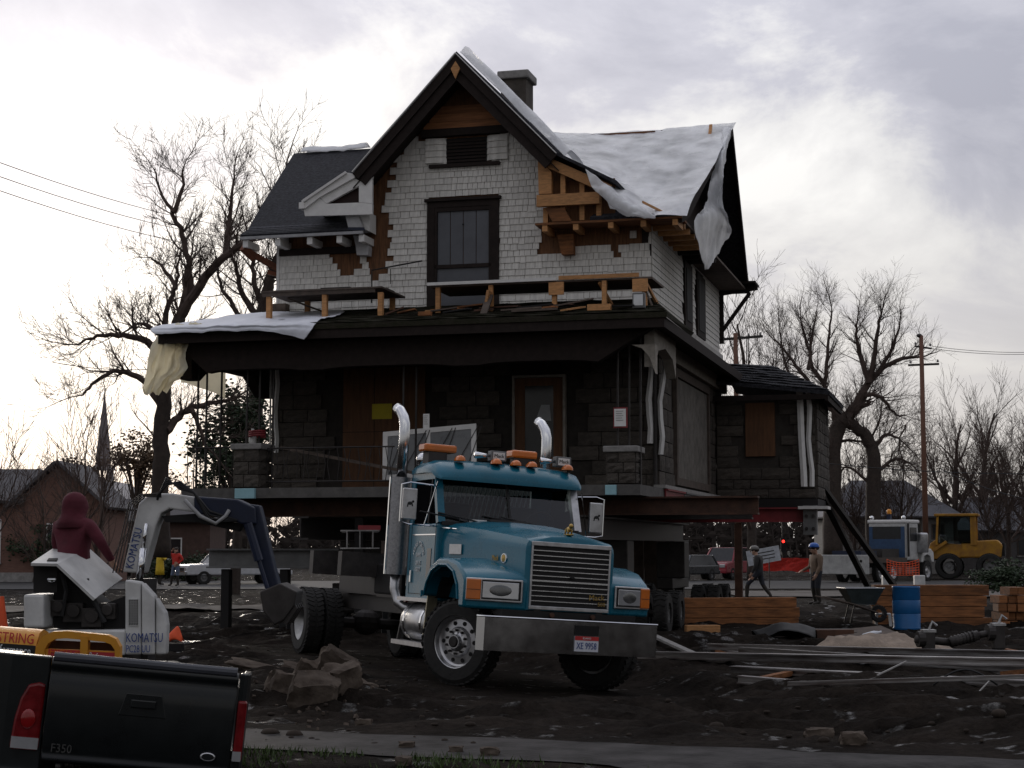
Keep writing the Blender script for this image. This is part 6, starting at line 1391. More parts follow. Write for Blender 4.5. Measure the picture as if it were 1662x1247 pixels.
    if hat:
        b = MB(); b.lathe([(.115, 0), (.118, .03), (.1, .09), (.06, .125), (.0, .135)], 18, Matrix.Translation(cr + Vector((0, .005, .02)))); b.add([cr + Vector((.1 * math.cos(a), .05 + .14 * math.sin(a), .025)) for a in [i * math.pi / 8 for i in range(9)]], [tuple(range(9))]); b.build('hard_hat', hat, o, smooth=False, ang=40)
    if hood:
        b = MB(); secs = []
        for z, rx, ry, oy in ((.165, .012, .012, -.03), (.15, .055, .06, -.03), (.11, .095, .105, -.025), (.05, .118, .128, -.02), (-.01, .122, .132, -.02), (-.07, .112, .12, -.03), (-.115, .118, .12, -.04), (-.16, .15, .13, -.045), (-.2, .19, .13, -.04), (-.24, .215, .12, -.03)):
            secs.append([hc + Vector((rx * math.sin(t) * (1 + .05 * math.sin(3 * t + z * 30)), oy + ry * math.cos(t) * (1 + .05 * math.sin(4 * t + z * 22)), z)) for t in [2 * math.pi * k / 20 for k in range(20)]])
        b.loft(secs, closed=True, caps=False); b.build('hood', top, o, smooth=True)
    if coat:
        b = MB(); secs = []
        for z, rx, ry in ((1.46, .17, .1), (1.4, .235, .13), (1.2, .23, .16), (1.0, .235, .17), (.75, .26, .19), (.5, .285, .205)):
            secs.append([(rx * math.cos(a) * (1 + .04 * math.sin(5 * a + z * 3)), ry * math.sin(a) * (1 + .04 * math.sin(4 * a)), z) for a in [2 * math.pi * k / 20 for k in range(20)]])
        b.loft(secs, closed=True, caps=False); b.build('coat', coat, o, smooth=True, thick=.012)
    return o
M_maroon = mat('maroon_hoodie_cloth', (.085, .012, .022), .9, var=.25, scale=6, bump=1., bscale=7)
p = at(122, 800, 18.95)
person('person in a maroon hooded sweatshirt standing behind the excavator hood', (p.x, 18.95, .60), R(-28), M_maroon, M_maroon, dict(wrr=(.33, .16, 1.03), elr=(.31, .03, 1.22), ell=(-.27, .06, 1.16), wrl=(-.2, .2, .98)), hair=False, hood=True, sc_=.97, bulk=1.18)
p = gnd(259, 950); person('person in a long yellow raincoat holding a camera up', (p.x, p.y, 0), R(-60), mat('yellow_raincoat', (.62, .42, .02), .6, var=.15), M_denim, dict(ell=(-.22, .12, 1.2), wrl=(-.08, .3, 1.38), elr=(.22, .12, 1.2), wrr=(.08, .3, 1.38)), coat=mat('yellow_raincoat', (.62, .42, .02)), sc_=.97)
p = gnd(285, 952); person('person in a red jacket and jeans shading their eyes', (p.x, p.y, 0), R(150), mat('red_jacket', (.50, .03, .02), .8, var=.15), mat('light_jeans', (.12, .15, .22), .85), dict(elr=(.3, .1, 1.45), wrr=(.12, .14, 1.6), ell=(-.32, -.05, 1.2), wrl=(-.18, .08, 1.05), anr=(.2, .05, .09), tor=(.23, .2, .04), knr=(.16, .05, .5)))
p = gnd(1326, 984); person('worker in a blue hard hat and tan vest standing at right', (p.x, p.y, gz(p.x, p.y)), R(105), mat('tan_work_vest', (.17, .12, .085), .9, var=.3), mat('dark_trousers', (.03, .033, .042), .9), dict(wrr=(.16, .28, 1.0), elr=(.25, .02, 1.14), jaw=(0, .06, 1.57), crown=(0, .045, 1.68)), hat=mat('blue_hard_hat', (.02, .10, .40), .35), sc_=1.02, bulk=1.3)
p = gnd(1232, 974); person('worker in dark clothes stepping left under the house', (p.x, p.y, 0), R(70), mat('dark_work_jacket', (.03, .028, .027), .9), mat('dark_trousers', (.03, .033, .042)), dict(anl=(-.11, .3, .09), knl=(-.11, .28, .52), tol=(-.11, .48, .05), anr=(.11, -.3, .12), knr=(.11, -.08, .5), tor=(.11, -.16, .04), jaw=(0, .1, 1.56), crown=(0, .1, 1.67), neck=(0, .06, 1.49)), hat=mat('grey_hard_hat', (.16, .15, .14), .5), bulk=1.3)

# ------------------------------------------------------------ bare trees
tr_r = random.Random(21)
def rv(a): return Vector((tr_r.uniform(-a, a), tr_r.uniform(-a, a), tr_r.uniform(-a, a)))
def grow(mb, p, d, L_, r, lvl, up=.12, spread=.75, rmin=.006, dens=3):
    n = 4 if lvl > 0 else 3; pts = [p]; rs = [r]; d = d.normalized(); seg = L_ / n
    kids = []
    for i in range(n):
        d = (d + rv(.22) + Vector((0, 0, up * .4))).normalized(); p = p + d * seg; pts.append(p); rs.append(max(rmin * .7, r * (1 - .75 * (i + 1) / n)))
        if lvl > 0:
            for k in range(dens if i < n - 1 else dens + 1):
                if tr_r.random() < .72: kids.append((p - d * seg * tr_r.random(), d, rs[-1]))
    mb.tube(pts, rs, 5 if r > .03 else 3, cap=False)
    for q_, dd, rr in kids:
        side = rv(1); side -= dd * side.dot(dd)
        if side.length < .1: continue
        nd_ = (dd + side.normalized() * spread * tr_r.uniform(.6, 1.3) + Vector((0, 0, up))).normalized()
        grow(mb, q_, nd_, L_ * tr_r.uniform(.42, .68), max(rmin, rr * .62), lvl - 1, up, spread, rmin, dens)
def smooth_pts(pts, n=4):
    P = np.array([list(p) for p in pts]); out_ = []
    for i in range(len(P) - 1):
        p0, p1, p2, p3 = P[max(i - 1, 0)], P[i], P[i + 1], P[min(i + 2, len(P) - 1)]
        for k in range(n):
            f = k / n; out_.append(Vector(.5 * ((2 * p1) + (-p0 + p2) * f + (2 * p0 - 5 * p1 + 4 * p2 - p3) * f * f + (-p0 + 3 * p1 - 3 * p2 + p3) * f ** 3)))
    out_.append(Vector(P[-1])); return out_
def bare_tree(name, label, limbs, Y, br=1.8, lvl=2, every=2, start=.35, group=None, up=.15, spread=.8, dens=3, rmin=.007, base=None, spawn=.8):
    p0 = at(limbs[0][0][0][0], limbs[0][0][0][1], Y); b = Vector((p0.x, Y, 0)); t = thing(name, label, 'tree', b, group=group)
    tm = MB(); cm = MB()
    for li, (pts, r0, r1) in enumerate(limbs):
        dy = [tr_r.uniform(-.2, .2)]; k = tr_r.uniform(-.9, .9) if li else 0
        P = []
        for i, q_ in enumerate(pts): P.append(at(q_[0], q_[1], Y + (k * i * .6 if li else 0)) - b)
        P = smooth_pts(P, 4); n = len(P)
        for i in range(1, n - 1): P[i] += rv(.05 + .02 * r0)
        R_ = [r0 + (r1 - r0) * i / (n - 1) for i in range(n)]
        (tm if li == 0 else cm).tube(P, R_, 9 if r0 > .12 else 6)
        for i in range(n):
            if i / n < start and li < 1: continue
            if i / n < .15: continue
            for c_ in range(every):
                if tr_r.random() > spawn: continue
                d = (P[min(i + 1, n - 1)] - P[max(i - 1, 0)]).normalized(); s_ = rv(1); s_ -= d * s_.dot(d); nd_ = (d * .7 + s_.normalized() * .9 + Vector((0, 0, .25))).normalized()
                grow(cm, P[i], nd_, br * tr_r.uniform(.55, 1.1), max(.010, min(.04, R_[i] * .4)), lvl, up, spread, rmin, dens)
        d = (P[-1] - P[-2]).normalized(); grow(cm, P[-1], d, br * 1.1, R_[-1] * .9, lvl, up, spread, rmin, dens)
    tm.build('trunk', M_bark, t, smooth=True); cm.build('crown', M_twig, t); return t
bare_tree('bare_tree', 'tall bare tree rising behind the left porch corner', [
    ([(262, 905), (262, 800), (262, 720), (266, 640), (275, 570), (292, 515)], .32, .22),
    ([(292, 515), (325, 462), (365, 418), (405, 385), (435, 345), (455, 300), (466, 262)], .19, .03),
    ([(296, 505), (308, 455), (300, 395), (282, 350), (262, 315), (250, 275)], .15, .025),
    ([(365, 418), (372, 370), (375, 320), (380, 280)], .12, .03), ([(280, 345), (295, 310), (297, 275)], .10, .03),
    ([(276, 570), (268, 520), (285, 470), (288, 430)], .14, .04), ([(285, 470), (262, 430), (240, 418)], .08, .02),
    ([(268, 590), (240, 555), (200, 545), (160, 545), (120, 560)], .16, .03), ([(262, 545), (235, 525), (200, 540)], .1, .03),
    ([(262, 660), (225, 612), (185, 603), (150, 625), (132, 642)], .13, .03), ([(185, 603), (140, 600)], .05, .02),
    ([(270, 700), (290, 675), (320, 658), (360, 652)], .16, .07), ([(310, 664), (322, 690), (335, 725)], .1, .05)], 60, br=1.5, lvl=2, every=2, spawn=.6, dens=2)
bare_tree('bare_tree', 'bare tree with forked trunk seen beside the left eave', [
    ([(415, 905), (415, 700), (418, 560), (428, 490), (440, 450)], .36, .22), ([(440, 450), (450, 420), (462, 395), (480, 360)], .25, .08), ([(420, 520), (395, 480), (385, 440), (372, 400)], .16, .04),
    ([(418, 560), (385, 510), (362, 470), (352, 430)], .14, .04), ([(425, 500), (412, 455), (410, 410), (400, 370)], .14, .04)], 72, br=1.7, lvl=2, every=2, spawn=.7, dens=2)
RT = [([(1352, 905), (1351, 800), (1352, 730), (1360, 695), (1375, 678)], .62, .45), ([(1372, 680), (1390, 655), (1410, 622), (1430, 600), (1462, 582), (1490, 580)], .32, .07), ([(1410, 622), (1398, 580), (1390, 545), (1392, 515)], .2, .04), ([(1410, 620), (1420, 570), (1425, 530), (1432, 505)], .2, .04), ([(1425, 605), (1450, 560), (1460, 525)], .14, .04), ([(1360, 695), (1350, 655), (1340, 630), (1342, 590), (1346, 540), (1350, 500)], .22, .04), ([(1342, 625), (1320, 600), (1310, 560), (1300, 520)], .15, .04), ([(1330, 640), (1300, 605), (1275, 570), (1250, 545)], .15, .03), ([(1312, 600), (1318, 550), (1325, 505)], .13, .03), ([(1285, 612), (1272, 580), (1265, 530)], .1, .03), ([(1405, 640), (1430, 645), (1450, 670), (1470, 675)], .16, .03), ([(1352, 720), (1385, 715), (1405, 720)], .12, .05)]
bare_tree('bare_tree', 'tall spreading bare tree behind the rear wing', RT, 104, br=1.9, lvl=2, every=2, spawn=.75, dens=2, rmin=.006)
bare_tree('bare_tree', 'leaning pollarded bare tree left of the utility pole', [([(1419, 905), (1419, 800), (1418, 740), (1408, 712), (1390, 695), (1376, 686)], .5, .3), ([(1416, 730), (1440, 705), (1462, 715)], .15, .05), ([(1418, 770), (1455, 745), (1480, 755)], .14, .04), ([(1417, 790), (1380, 760), (1362, 765)], .12, .04), ([(1470, 690), (1460, 720), (1470, 770)], .06, .03), ([(1412, 716), (1428, 680), (1432, 650)], .08, .03)], 104, br=2.2, lvl=2, every=3, start=.5, spawn=.7, dens=2, up=.02)
# smaller generic bare trees: (px of trunk, base height px top, Y)
def small_tree(label, px, ytop, Y, seed, lvl=3, group=None, r=.14, lean=0, L_=None, dens=2, spread=.7):
    global tr_r; tr_r = random.Random(seed); top = at(px, ytop, Y); h = top.z
    t = thing('bare_tree', label, 'tree', (top.x, Y, 0), group=group); tm = MB(); cm = MB()
    P = [Vector((0, 0, -.05)), Vector((tr_r.uniform(-.1, .1), 0, h * .18)), Vector((tr_r.uniform(-.2, .2) + lean * .4, 0, h * .36)), Vector((lean * .7, 0, h * .5))]
    tm.tube(smooth_pts(P, 3), [r * (1 - .04 * i) for i in range(10)], 7)
    for k in range(6):
        a = 2 * math.pi * k / 6 + tr_r.uniform(-.4, .4); q_ = P[1 + k % 2] + (P[2 + k % 2] - P[1 + k % 2]) * tr_r.random()
        d = Vector((math.cos(a) * .6, math.sin(a) * .6, 1)); grow(cm, q_, d, h * tr_r.uniform(.34, .5), r * .5, lvl, .16, spread, .01, dens)
    grow(cm, P[-1], Vector((lean * .2, 0, 1)), h * .5, r * .7, lvl, .2, spread, .01, dens)
    tm.build('trunk', M_bark, t, smooth=True); cm.build('crown', M_twig, t); return t
GR = 'bare trees along the right skyline'
small_tree('broad bare tree just right of the utility pole', 1548, 688, 120, 31, group=GR, r=.3)
small_tree('upright bare tree between two right skyline trees', 1590, 668, 125, 32, group=GR, r=.3)
small_tree('slim bare tree near the right picture edge', 1632, 715, 115, 33, group=GR, r=.2)
small_tree('bare tree cut by the right picture edge', 1668, 700, 118, 34, group=GR, r=.25)
small_tree('low bare tree behind the yellow loader', 1600, 765, 112, 36, group=GR, r=.14)
small_tree('low bare tree right of the leaning pollard', 1462, 755, 110, 37, group=GR, r=.14)
small_tree('bare tree behind the rear wing roof', 1215, 525, 95, 35, r=.3)
small_tree('low bare tree between the wing and the hip roofed house', 1385, 770, 110, 38, r=.14)
small_tree('slender bare sapling left of the church steeple', 138, 665, 58, 41, r=.06, spread=.5, lvl=2)
small_tree('slim bare tree before the brick house', 172, 705, 50, 42, r=.06, lean=-.1, spread=.45, lvl=2)
small_tree('bare tree with long twigs at the left picture edge', -22, 690, 52, 43, r=.07, spread=.8, lvl=2)
small_tree('low bare tree before the brick gable', 75, 770, 60, 44, r=.06, lvl=2)
tr_r = random.Random(5)
# leafy trees: leaf faces through the volume
def leafy(name, label, px, py, Y, rx, rz_, n, mt, leaf=.16, seed=1, holes=.3, ry=None, group=None):
    rr = random.Random(seed); c = at(px, py, Y); t = thing(name, label, 'tree', (c.x, Y, 0), group=group); tm = MB(); cm = MB()
    tm.tube([(0, 0, -.05), (.1, 0, c.z * .5), (0, .1, c.z)], [.22, .17, .08], 7)
    cl_ = [Vector((rr.gauss(0, .5) * rx, rr.gauss(0, .5) * (ry or rx), rr.gauss(0, .5) * rz_ + c.z)) for _ in range(26)]
    for q_ in cl_: tm.tube([(0, 0, max(.5, q_.z * .55)), (q_.x * .5, q_.y * .5, q_.z * .85), q_], [.07, .045, .015], 4, cap=False)
    for k in range(n):
        q_ = rr.choice(cl_) + Vector((rr.gauss(0, .22) * rx, rr.gauss(0, .22) * rx, rr.gauss(0, .17) * rz_))
        if q_.z < .1: continue
        a = Vector((rr.uniform(-1, 1), rr.uniform(-1, 1), rr.uniform(-1, 1))).normalized(); x, y = frame(a); s_ = leaf * rr.uniform(.6, 1.3)
        cm.add([q_ - x * s_ * .5, q_ - y * s_ * .3 + a * .02, q_ + x * s_ * .5, q_ + y * s_ * .3], [(0, 1, 2, 3)])
    tm.build('trunk', M_bark, t); cm.build('crown', mt, t); return t
leafy('evergreen_tree', 'dark ivy clad evergreen seen through the left porch', 385, 700, 66, 1.4, 1.6, 5500, M_leaf, .18, 3)
leafy('brown_leaved_tree', 'brown leaved tree left of the tall bare trunk', 222, 745, 100, 1.5, 1.4, 2600, M_brownleaf, .2, 4)
leafy('brown_leaved_tree', 'low brown leaved tree left of the church steeple', 118, 775, 105, 1.5, 1.0, 1500, M_brownleaf, .2, 5)
leafy('evergreen_shrub', 'low green shrub before the right timber stack top', 1640, 942, 60, 1.2, .4, 3000, M_leaf, .12, 6)
leafy('evergreen_shrub', 'dark hedge bush behind the two onlookers', 300, 925, 92, 1.9, .8, 4000, M_leaf, .2, 7)
leafy('evergreen_shrub', 'dark shrub beside the brick house wall', 60, 893, 88, 1.3, .7, 3000, M_leaf, .18, 8)
# far-off wood closing the horizon
fw_ = MB(); rr = random.Random(9)
for k in range(1500):
    x = rr.uniform(-75, 85); y = 165 + rr.uniform(-8, 8); h = rr.uniform(3.5, 8.5) * (1 + .5 * noise.noise(Vector((x * .12, 0, 0)))); b0 = Vector((x, y, 0))
    tp = b0 + Vector((rr.uniform(-.8, .8), 0, h)); fw_.tube([b0, (b0 + tp) / 2 + Vector((rr.uniform(-.3, .3), 0, 0)), tp], [.1, .07, .02], 3, cap=False)
    for j in range(5):
        q_ = b0 + (tp - b0) * rr.uniform(.3, 1); fw_.tube([q_, q_ + Vector((rr.uniform(-1, 1), 0, rr.uniform(.3, 1.2)))], [.04, .012], 3, cap=False)
    for j in range(10):
        q_ = b0 + (tp - b0) * rr.uniform(.0, .8) + Vector((rr.uniform(-.9, .9), rr.uniform(-.5, .5), 0)); s_ = rr.uniform(.15, .5)
        fw_.add([q_ + Vector((-s_, 0, 0)), q_ + Vector((0, .1, -s_ * .7)), q_ + Vector((s_, 0, 0)), q_ + Vector((0, 0, s_ * .8))], [(0, 1, 2, 3)])
stuff(fw_.build('distant_wood', mat('distant_scrub', (.05, .04, .035), .95, var=.4, scale=.5)), 'far-off dark leafless wood closing the horizon', 'wood')
# ------------------------------------------------------------ background buildings
M_brick = mat('brown_brick', (.20, .11, .085), .9, var=.25, scale=3, bump=.3, bscale=6, stretch=(1, 1, 4))
M_slate = mat('slate_roof', (.085, .08, .085), .8, var=.25, scale=3, stretch=(1, 1, 6))
def windows(t, par, rects, y, fr_m=None, glass=None):
    for (x0, x1, z0, z1) in rects:
        f = MB().box(x0, x1, y - .05, y, z0, z1).build('window', fr_m or M_white, par); MB().box(x0 + .08, x1 - .08, y - .07, y - .05, z0 + .08, z1 - .08).build('pane', glass or M_darkglass, f); MB().box(x0 - .05, x1 + .05, y - .12, y, z0 - .08, z0).build('sill', M_conc, f)
def bhouse(name, label, px, Y, parts_fn, rz=0): p = at(px, 890, Y); t = thing(name, label, 'house', (p.x, Y, 0), rz); parts_fn(t); return t
def brick_house(t):
    wl = MB().prism([(-7, 0), (3.2, 0), (3.2, 4.0), (.9, 5.9), (-1.0, 4.3), (-7, 4.3)], 0, 6).build('wall', M_brick, t)
    rf = MB().add([(-8, -.4, 4.0), (-.7, -.4, 4.0), (-.7, 3, 5.75), (-8, 3, 5.75)], [(0, 1, 2, 3)]).add([(-1.6, -.45, 3.75), (.9, -.45, 6.05), (.9, 6, 6.05), (-1.6, 6, 3.75)], [(0, 1, 2, 3)]).add([(3.6, -.45, 3.7), (.9, -.45, 6.06), (.9, 6, 6.06), (3.6, 6, 3.7)], [(0, 1, 2, 3)]).build('roof', M_slate, t, thick=.15)
    windows(t, wl, [(-3.1, -1.9, 1.0, 3.2), (-6, -4.6, 1.0, 3.2), (.4, 1.5, 1.2, 3.0)], 0)
    MB().box(-7, 3.2, -.08, 0, 0, .5).build('plinth', M_conc, wl)
bhouse('brick_house', 'brown brick house with slate roof at the left edge', 62, 88, brick_house)
def long_house(t):
    wl = MB().box(-4.2, 4.2, 0, 6, 0, 3.6).build('wall', mat('dark_brown_brick', (.09, .055, .045), .9, var=.3, scale=3), t)
    MB().add([(-4.6, -.5, 3.5), (4.6, -.5, 3.5), (3.4, 3, 5.0), (-3.4, 3, 5.0)], [(0, 1, 2, 3)]).add([(-4.6, -.5, 3.5), (-3.4, 3, 5.0), (-4.6, 6.5, 3.5)], [(0, 1, 2)]).add([(4.6, -.5, 3.5), (3.4, 3, 5.0), (4.6, 6.5, 3.5)], [(0, 1, 2)]).build('roof', M_slate, t, thick=.12)
    windows(t, wl, [(-3, -2, 1, 2.4), (1, 2.4, 1, 2.4)], 0)
bhouse('brown_house', 'dark low hip roofed house behind the bare trunk', 235, 112, long_house)
def hip_house(t):
    wl = MB().box(-4.2, 3.9, 0, 8, 0, 4.0).build('wall', mat('weathered_siding', (.22, .21, .20), .85, var=.2, scale=2, stretch=(1, 1, 8)), t)
    MB().add([(-4.8, -.6, 3.9), (4.6, -.6, 3.9), (1.6, 4, 6.5), (-2.2, 4, 6.5), (4.6, 8.6, 3.9), (-4.8, 8.6, 3.9)], [(0, 1, 2, 3), (1, 4, 2), (0, 3, 5), (3, 2, 4, 5)]).build('roof', mat('grey_shingle_roof', (.13, .13, .145), .85, var=.2, scale=3), t, thick=.12)
    windows(t, wl, [(-3.2, -2.0, 2.3, 3.5), (.9, 1.7, 2.3, 3.4), (2.4, 3.3, 2.3, 3.4), (-.9, .2, 2.3, 3.4)], 0, M_oldwood)
bhouse('hip_roof_house', 'weathered two storey house with grey hip roof at right', 1455, 118, hip_house)
def edge_house(t):
    wl = MB().box(-3.5, 4.5, 0, 7, 0, 3.2).build('wall', mat('dim_siding', (.13, .12, .12), .85, var=.2), t)
    MB().add([(-4, -.5, 3.0), (5, -.5, 3.0), (3, 3.5, 5.4), (-1.6, 3.5, 5.4), (-4, 7.5, 3.0), (5, 7.5, 3.0)], [(0, 1, 2, 3), (0, 3, 4), (1, 5, 2), (3, 2, 5, 4)]).build('roof', mat('grey_shingle_roof', (.13, .13, .145)), t, thick=.12)
    windows(t, wl, [(-2, -.9, 1.2, 2.4), (1, 2.2, 1.2, 2.4)], 0, M_oldwood)
bhouse('dim_house', 'dim low house with hip roof at the right edge', 1628, 122, edge_house)
# church with steeple
p = at(167, 890, 260); t = thing('church', 'distant white church with slender pointed steeple', 'church', (p.x, 260, 0))
M_church = mat('white_church', (.42, .40, .40), .8, var=.1)
MB().box(-3, 3, 0, 18, 0, 9).prism([(-3.4, 9), (3.4, 9), (0, 12)], 0, 18).build('nave', M_church, t)
MB().box(-1.3, 1.3, -2.4, .3, 0, 10.5).build('tower', M_church, t)
bl = MB()
for x in (-1.1, 1.1):
    for y in (-2.2, .1): bl.box(x - .22, x + .22, y - .22, y + .22, 10.5, 13.4)
bl.box(-1.5, 1.5, -2.6, .5, 13.4, 13.8).build('belfry', M_church, t)
MB().lathe([(1.1, 13.8), (1.1, 15.0), (1.25, 15.1), (1.15, 15.3), (.12, 24.5), (.03, 26)], 8, Matrix.Translation((0, -1.05, 0))).build('spire', mat('grey_spire', (.22, .19, .19), .8), t)

# ------------------------------------------------------------ vehicles in the background
def car(name, label, cat, loc, rz, Ln, W, H, col, suv=True, z0=.35, pickup=False):
    t = thing(name, label, cat, loc, rz); M_c = mat(name + '_paint_' + label.split()[0], col, .3, var=.12, coat=.5); h = Ln / 2
    zb = z0 + (H - z0) * .45
    if pickup: low = [(-h, z0), (h, z0), (h, zb - .1), (h - .1, zb), (h - 1.1, zb + .05), (-h, zb + .08)]; cab_ = [(h - 1.2, zb), (h - 1.75, H), (-.3, H), (-.75, zb)]
    else: low = [(-h, z0), (h, z0), (h, zb - .2), (h - .12, zb - .05), (h - 1.0, zb + .04), (-h + .05, zb + .04), (-h, zb - .1)]; cab_ = [(h - .95, zb), (h - 1.6, H), (-h + .45, H), (-h + .08, zb)]
    bd_ = MB().prism(low, -W / 2, W / 2).build('body', M_c, t, bevel=.07)
    MB().loft([[(x, -W / 2 + .06, z) if z < H else (x, -W / 2 + .2, z) for x, z in cab_], [(x, W / 2 - .06, z) if z < H else (x, W / 2 - .2, z) for x, z in cab_]], closed=True).build('cabin', M_darkglass, t, bevel=.03)
    MB().box(cab_[2][0] + .05, cab_[1][0] - .02, -W / 2 + .2, W / 2 - .2, H - .03, H + .02).build('roof_panel', M_c, t, bevel=.02)
    for s in (-1, 1):
        for (a, b) in zip(cab_, cab_[1:] + cab_[:1]):
            if abs(a[1] - b[1]) > .1: MB().bar((a[0], s * (W / 2 - (.06 if a[1] < H else .2)), a[1]), (b[0], s * (W / 2 - (.06 if b[1] < H else .2)), b[1]), .08).build('pillar', M_c, t)
        MB().box(h - .04, h + .015, s * W * .36 - .17, s * W * .36 + .17, zb - .32, zb - .14).build('headlight', M_lens, t, bevel=.02)
        MB().box(-h - .015, -h + .04, s * W * .4 - .1, s * W * .4 + .1, zb - .35, zb - .05).build('tail_light', M_redlens, t)
        for x in (h - .85, -h + .85):
            wl = put(wt_me, t, (x, s * (W / 2 - .11), .34), (.82, .8, .82), rz=0, name='wheel'); put(wr_me, wl, (0, 0, 0), rz=0 if s < 0 else math.pi)
    MB().box(h - .02, h + .03, -W * .25, W * .25, zb - .34, zb - .14).build('grille', M_black, t); MB().box(h, h + .1, -W / 2, W / 2, z0, z0 + .2).build('front_bumper', M_chrome if pickup else M_c, t, bevel=.03); MB().box(-h - .1, -h, -W / 2, W / 2, z0, z0 + .2).build('rear_bumper', M_c, t, bevel=.03)
    return t
p = at(1182, 890, 98); car('parked_suv', 'red sport utility vehicle parked beyond the dolly', 'suv', (p.x, 98, 0), R(238), 4.5, 1.85, 1.75, (.28, .025, .04))
p = at(1112, 890, 92); car('parked_car', 'dark sedan parked behind the right rear dolly', 'car', (p.x, 92, 0), R(235), 4.4, 1.75, 1.35, (.03, .035, .04))
p = at(332, 890, 84); car('parked_pickup', 'white pickup with chrome bumper parked beyond the onlookers', 'pickup', (p.x + 1.4, 84, 0), R(208), 5.2, 1.9, 1.55, (.55, .56, .58), pickup=True, z0=.45)
p = at(178, 890, 110); car('parked_van', 'white van parked beyond the excavator boom', 'van', (p.x, 110, 0), R(200), 4.8, 1.9, 2.0, (.6, .61, .62))
# white and blue flatbed truck at right (x forward)
f_ = Vector((.62, .78, 0)); p = at(1440, 890, 90)
ft = thing('flatbed_truck', 'white flatbed truck with blue rear cab wall at right', 'truck', (p.x, 90, 0), math.atan2(f_.y, f_.x))
MB().box(0, 1.5, -1.05, 1.05, 1.1, 3.05).build('cab', M_excw, ft, bevel=.08)
MB().box(-.04, 0, -1.0, 1.0, 1.1, 2.2).box(-.04, 0, -1.0, -.8, 2.2, 2.85).box(-.04, 0, .8, 1.0, 2.2, 2.85).build('cab_back', mat('faded_blue', (.03, .07, .15), .5, var=.25), ft)
MB().box(-.03, 0, -.8, .8, 2.2, 2.85).build('rear_window', M_darkglass, ft)
MB().box(.5, 1.25, -1.08, -1.05, 2.1, 2.8).build('side_window', M_darkglass, ft)
MB().box(-.05, 1.6, -1.1, 1.1, 3.02, 3.2).build('cab_roof', M_white, ft, bevel=.06)
MB().box(.2, .4, -.1, .1, 3.2, 3.5).build('beacon_post', M_blue, ft); MB().lathe([(.12, 0), (.12, .2), (.06, .26), (0, .26)], 12, Matrix.Translation((.3, 0, 3.5))).build('beacon', mat('amber_beacon', (.8, .3, .03), .3), ft, smooth=True)
MB().box(1.5, 3.1, -.85, .85, 1.0, 1.95).build('hood', M_excw, ft, bevel=.12)
MB().prism([(1.6, 1.0), (1.6, 1.5), (1.9, 1.7), (2.8, 1.7), (3.1, 1.5), (3.15, 1.0), (2.85, 1.0), (2.7, 1.3), (2.3, 1.4), (1.95, 1.3), (1.85, 1.0)], -1.15, -.7).build('fender', M_excw, ft, bevel=.04)
MB().lathe([(0, 0), (.28, 0), (.3, .05), (.3, .95), (.24, 1.02), (0, 1.05)], 18, Matrix.Translation((1.55, -1.25, 1.5))).build('air_cleaner', M_alu, ft, ang=40)
MB().tube([(.1, -1.15, 1.3), (.1, -1.15, 3.0)], .06, 8).build('exhaust_pipe', M_steel, ft)
for y in (-.9, .9): MB().ball((.1, y, 3.3), .12, 10, 8).build('work_lamp', M_chrome, ft, smooth=True)
MB().box(-5.2, 3.0, -.5, .5, .75, 1.0).build('chassis', M_steel, ft)
MB().box(-5.2, -.2, -1.2, 1.2, 1.0, 1.25).build('deck', M_oldwood, ft)
bx_ = MB().box(-5.5, -5.1, -1.55, 1.55, .45, 1.4).build('rear_tool_box', mat('scuffed_grey_white', (.36, .36, .35), .6, var=.3, scale=3), ft, bevel=.03)
for y in (-1.3, 1.0, 1.15, 1.3): MB().lathe([(.07, 0), (.07, .02)], 10, Matrix.Translation((-5.5, y, 1.1)) @ Matrix.Rotation(R(-90), 4, 'Y')).build('lamp_hole', M_black, bx_)
MB().box(-4.5, -2.8, -.8, .8, 1.25, 1.6).build('deck_load', M_blue, ft); MB().box(-2.4, -.5, -.9, .5, 1.25, 1.7).build('deck_winch', M_steel, ft)
for x in (2.35, -1.6, -3.0):
    for s in (-1, 1): wl = put(ft_me, ft, (x, s * 1.0, .535), name='wheel', rz=0 if s < 0 else math.pi); put(fr_me, wl, (0, 0, 0))
# yellow wheel loader
p = at(1568, 890, 97); ld = thing('wheel_loader', 'yellow wheel loader with boxy cab parked at right', 'loader', (p.x, 97, 0), R(-18))
MB().prism([(-.3, 1.2), (1.9, 1.2), (2.0, 1.9), (1.7, 2.2), (-.2, 2.1)], -.75, .75).build('rear_body', M_yellow, ld, bevel=.08)
for x, y in ((-1.55, -.8), (-1.55, .8), (.55, -.8), (.55, .8)): MB().bar((x, y, 1.9), (x + (.1 if x < 0 else 0), y, 3.55), .12).build('cab_post', M_yellow, ld)
MB().box(-1.65, .75, -.95, .95, 3.5, 3.65).build('cab_roof', M_yellow, ld, bevel=.04)
MB().box(-1.5, .5, -.78, -.76, 2.0, 3.5).build('cab_side_glass', M_glass, ld); MB().box(-1.5, -1.48, -.75, .75, 2.1, 3.5).build('cab_front_glass', M_glass, ld); MB().box(.3, .5, -.8, .8, 1.9, 3.5).build('cab_rear_wall', M_yellow, ld)
MB().prism([(-2.1, 1.3), (-1.9, 2.0), (-1.4, 2.35), (-.9, 2.0), (.2, 1.9), (.2, 1.2), (-1.9, 1.1)], -.7, .7).build('front_frame', M_yellow, ld, bevel=.05)
for y in (-.75, .75): MB().bar((-1.0, y, 2.1), (-2.3, y, 1.2), .16, .3, (0, 1, 0)).bar((-2.3, y, 1.2), (-2.7, y, .6), .16, .25, (0, 1, 0)).build('lift_arm', M_yellow, ld); MB().tube([(-.9, y * .7, 1.4), (-2.1, y * .7, 1.0)], .08, 8).build('lift_cylinder', M_chrome, ld)
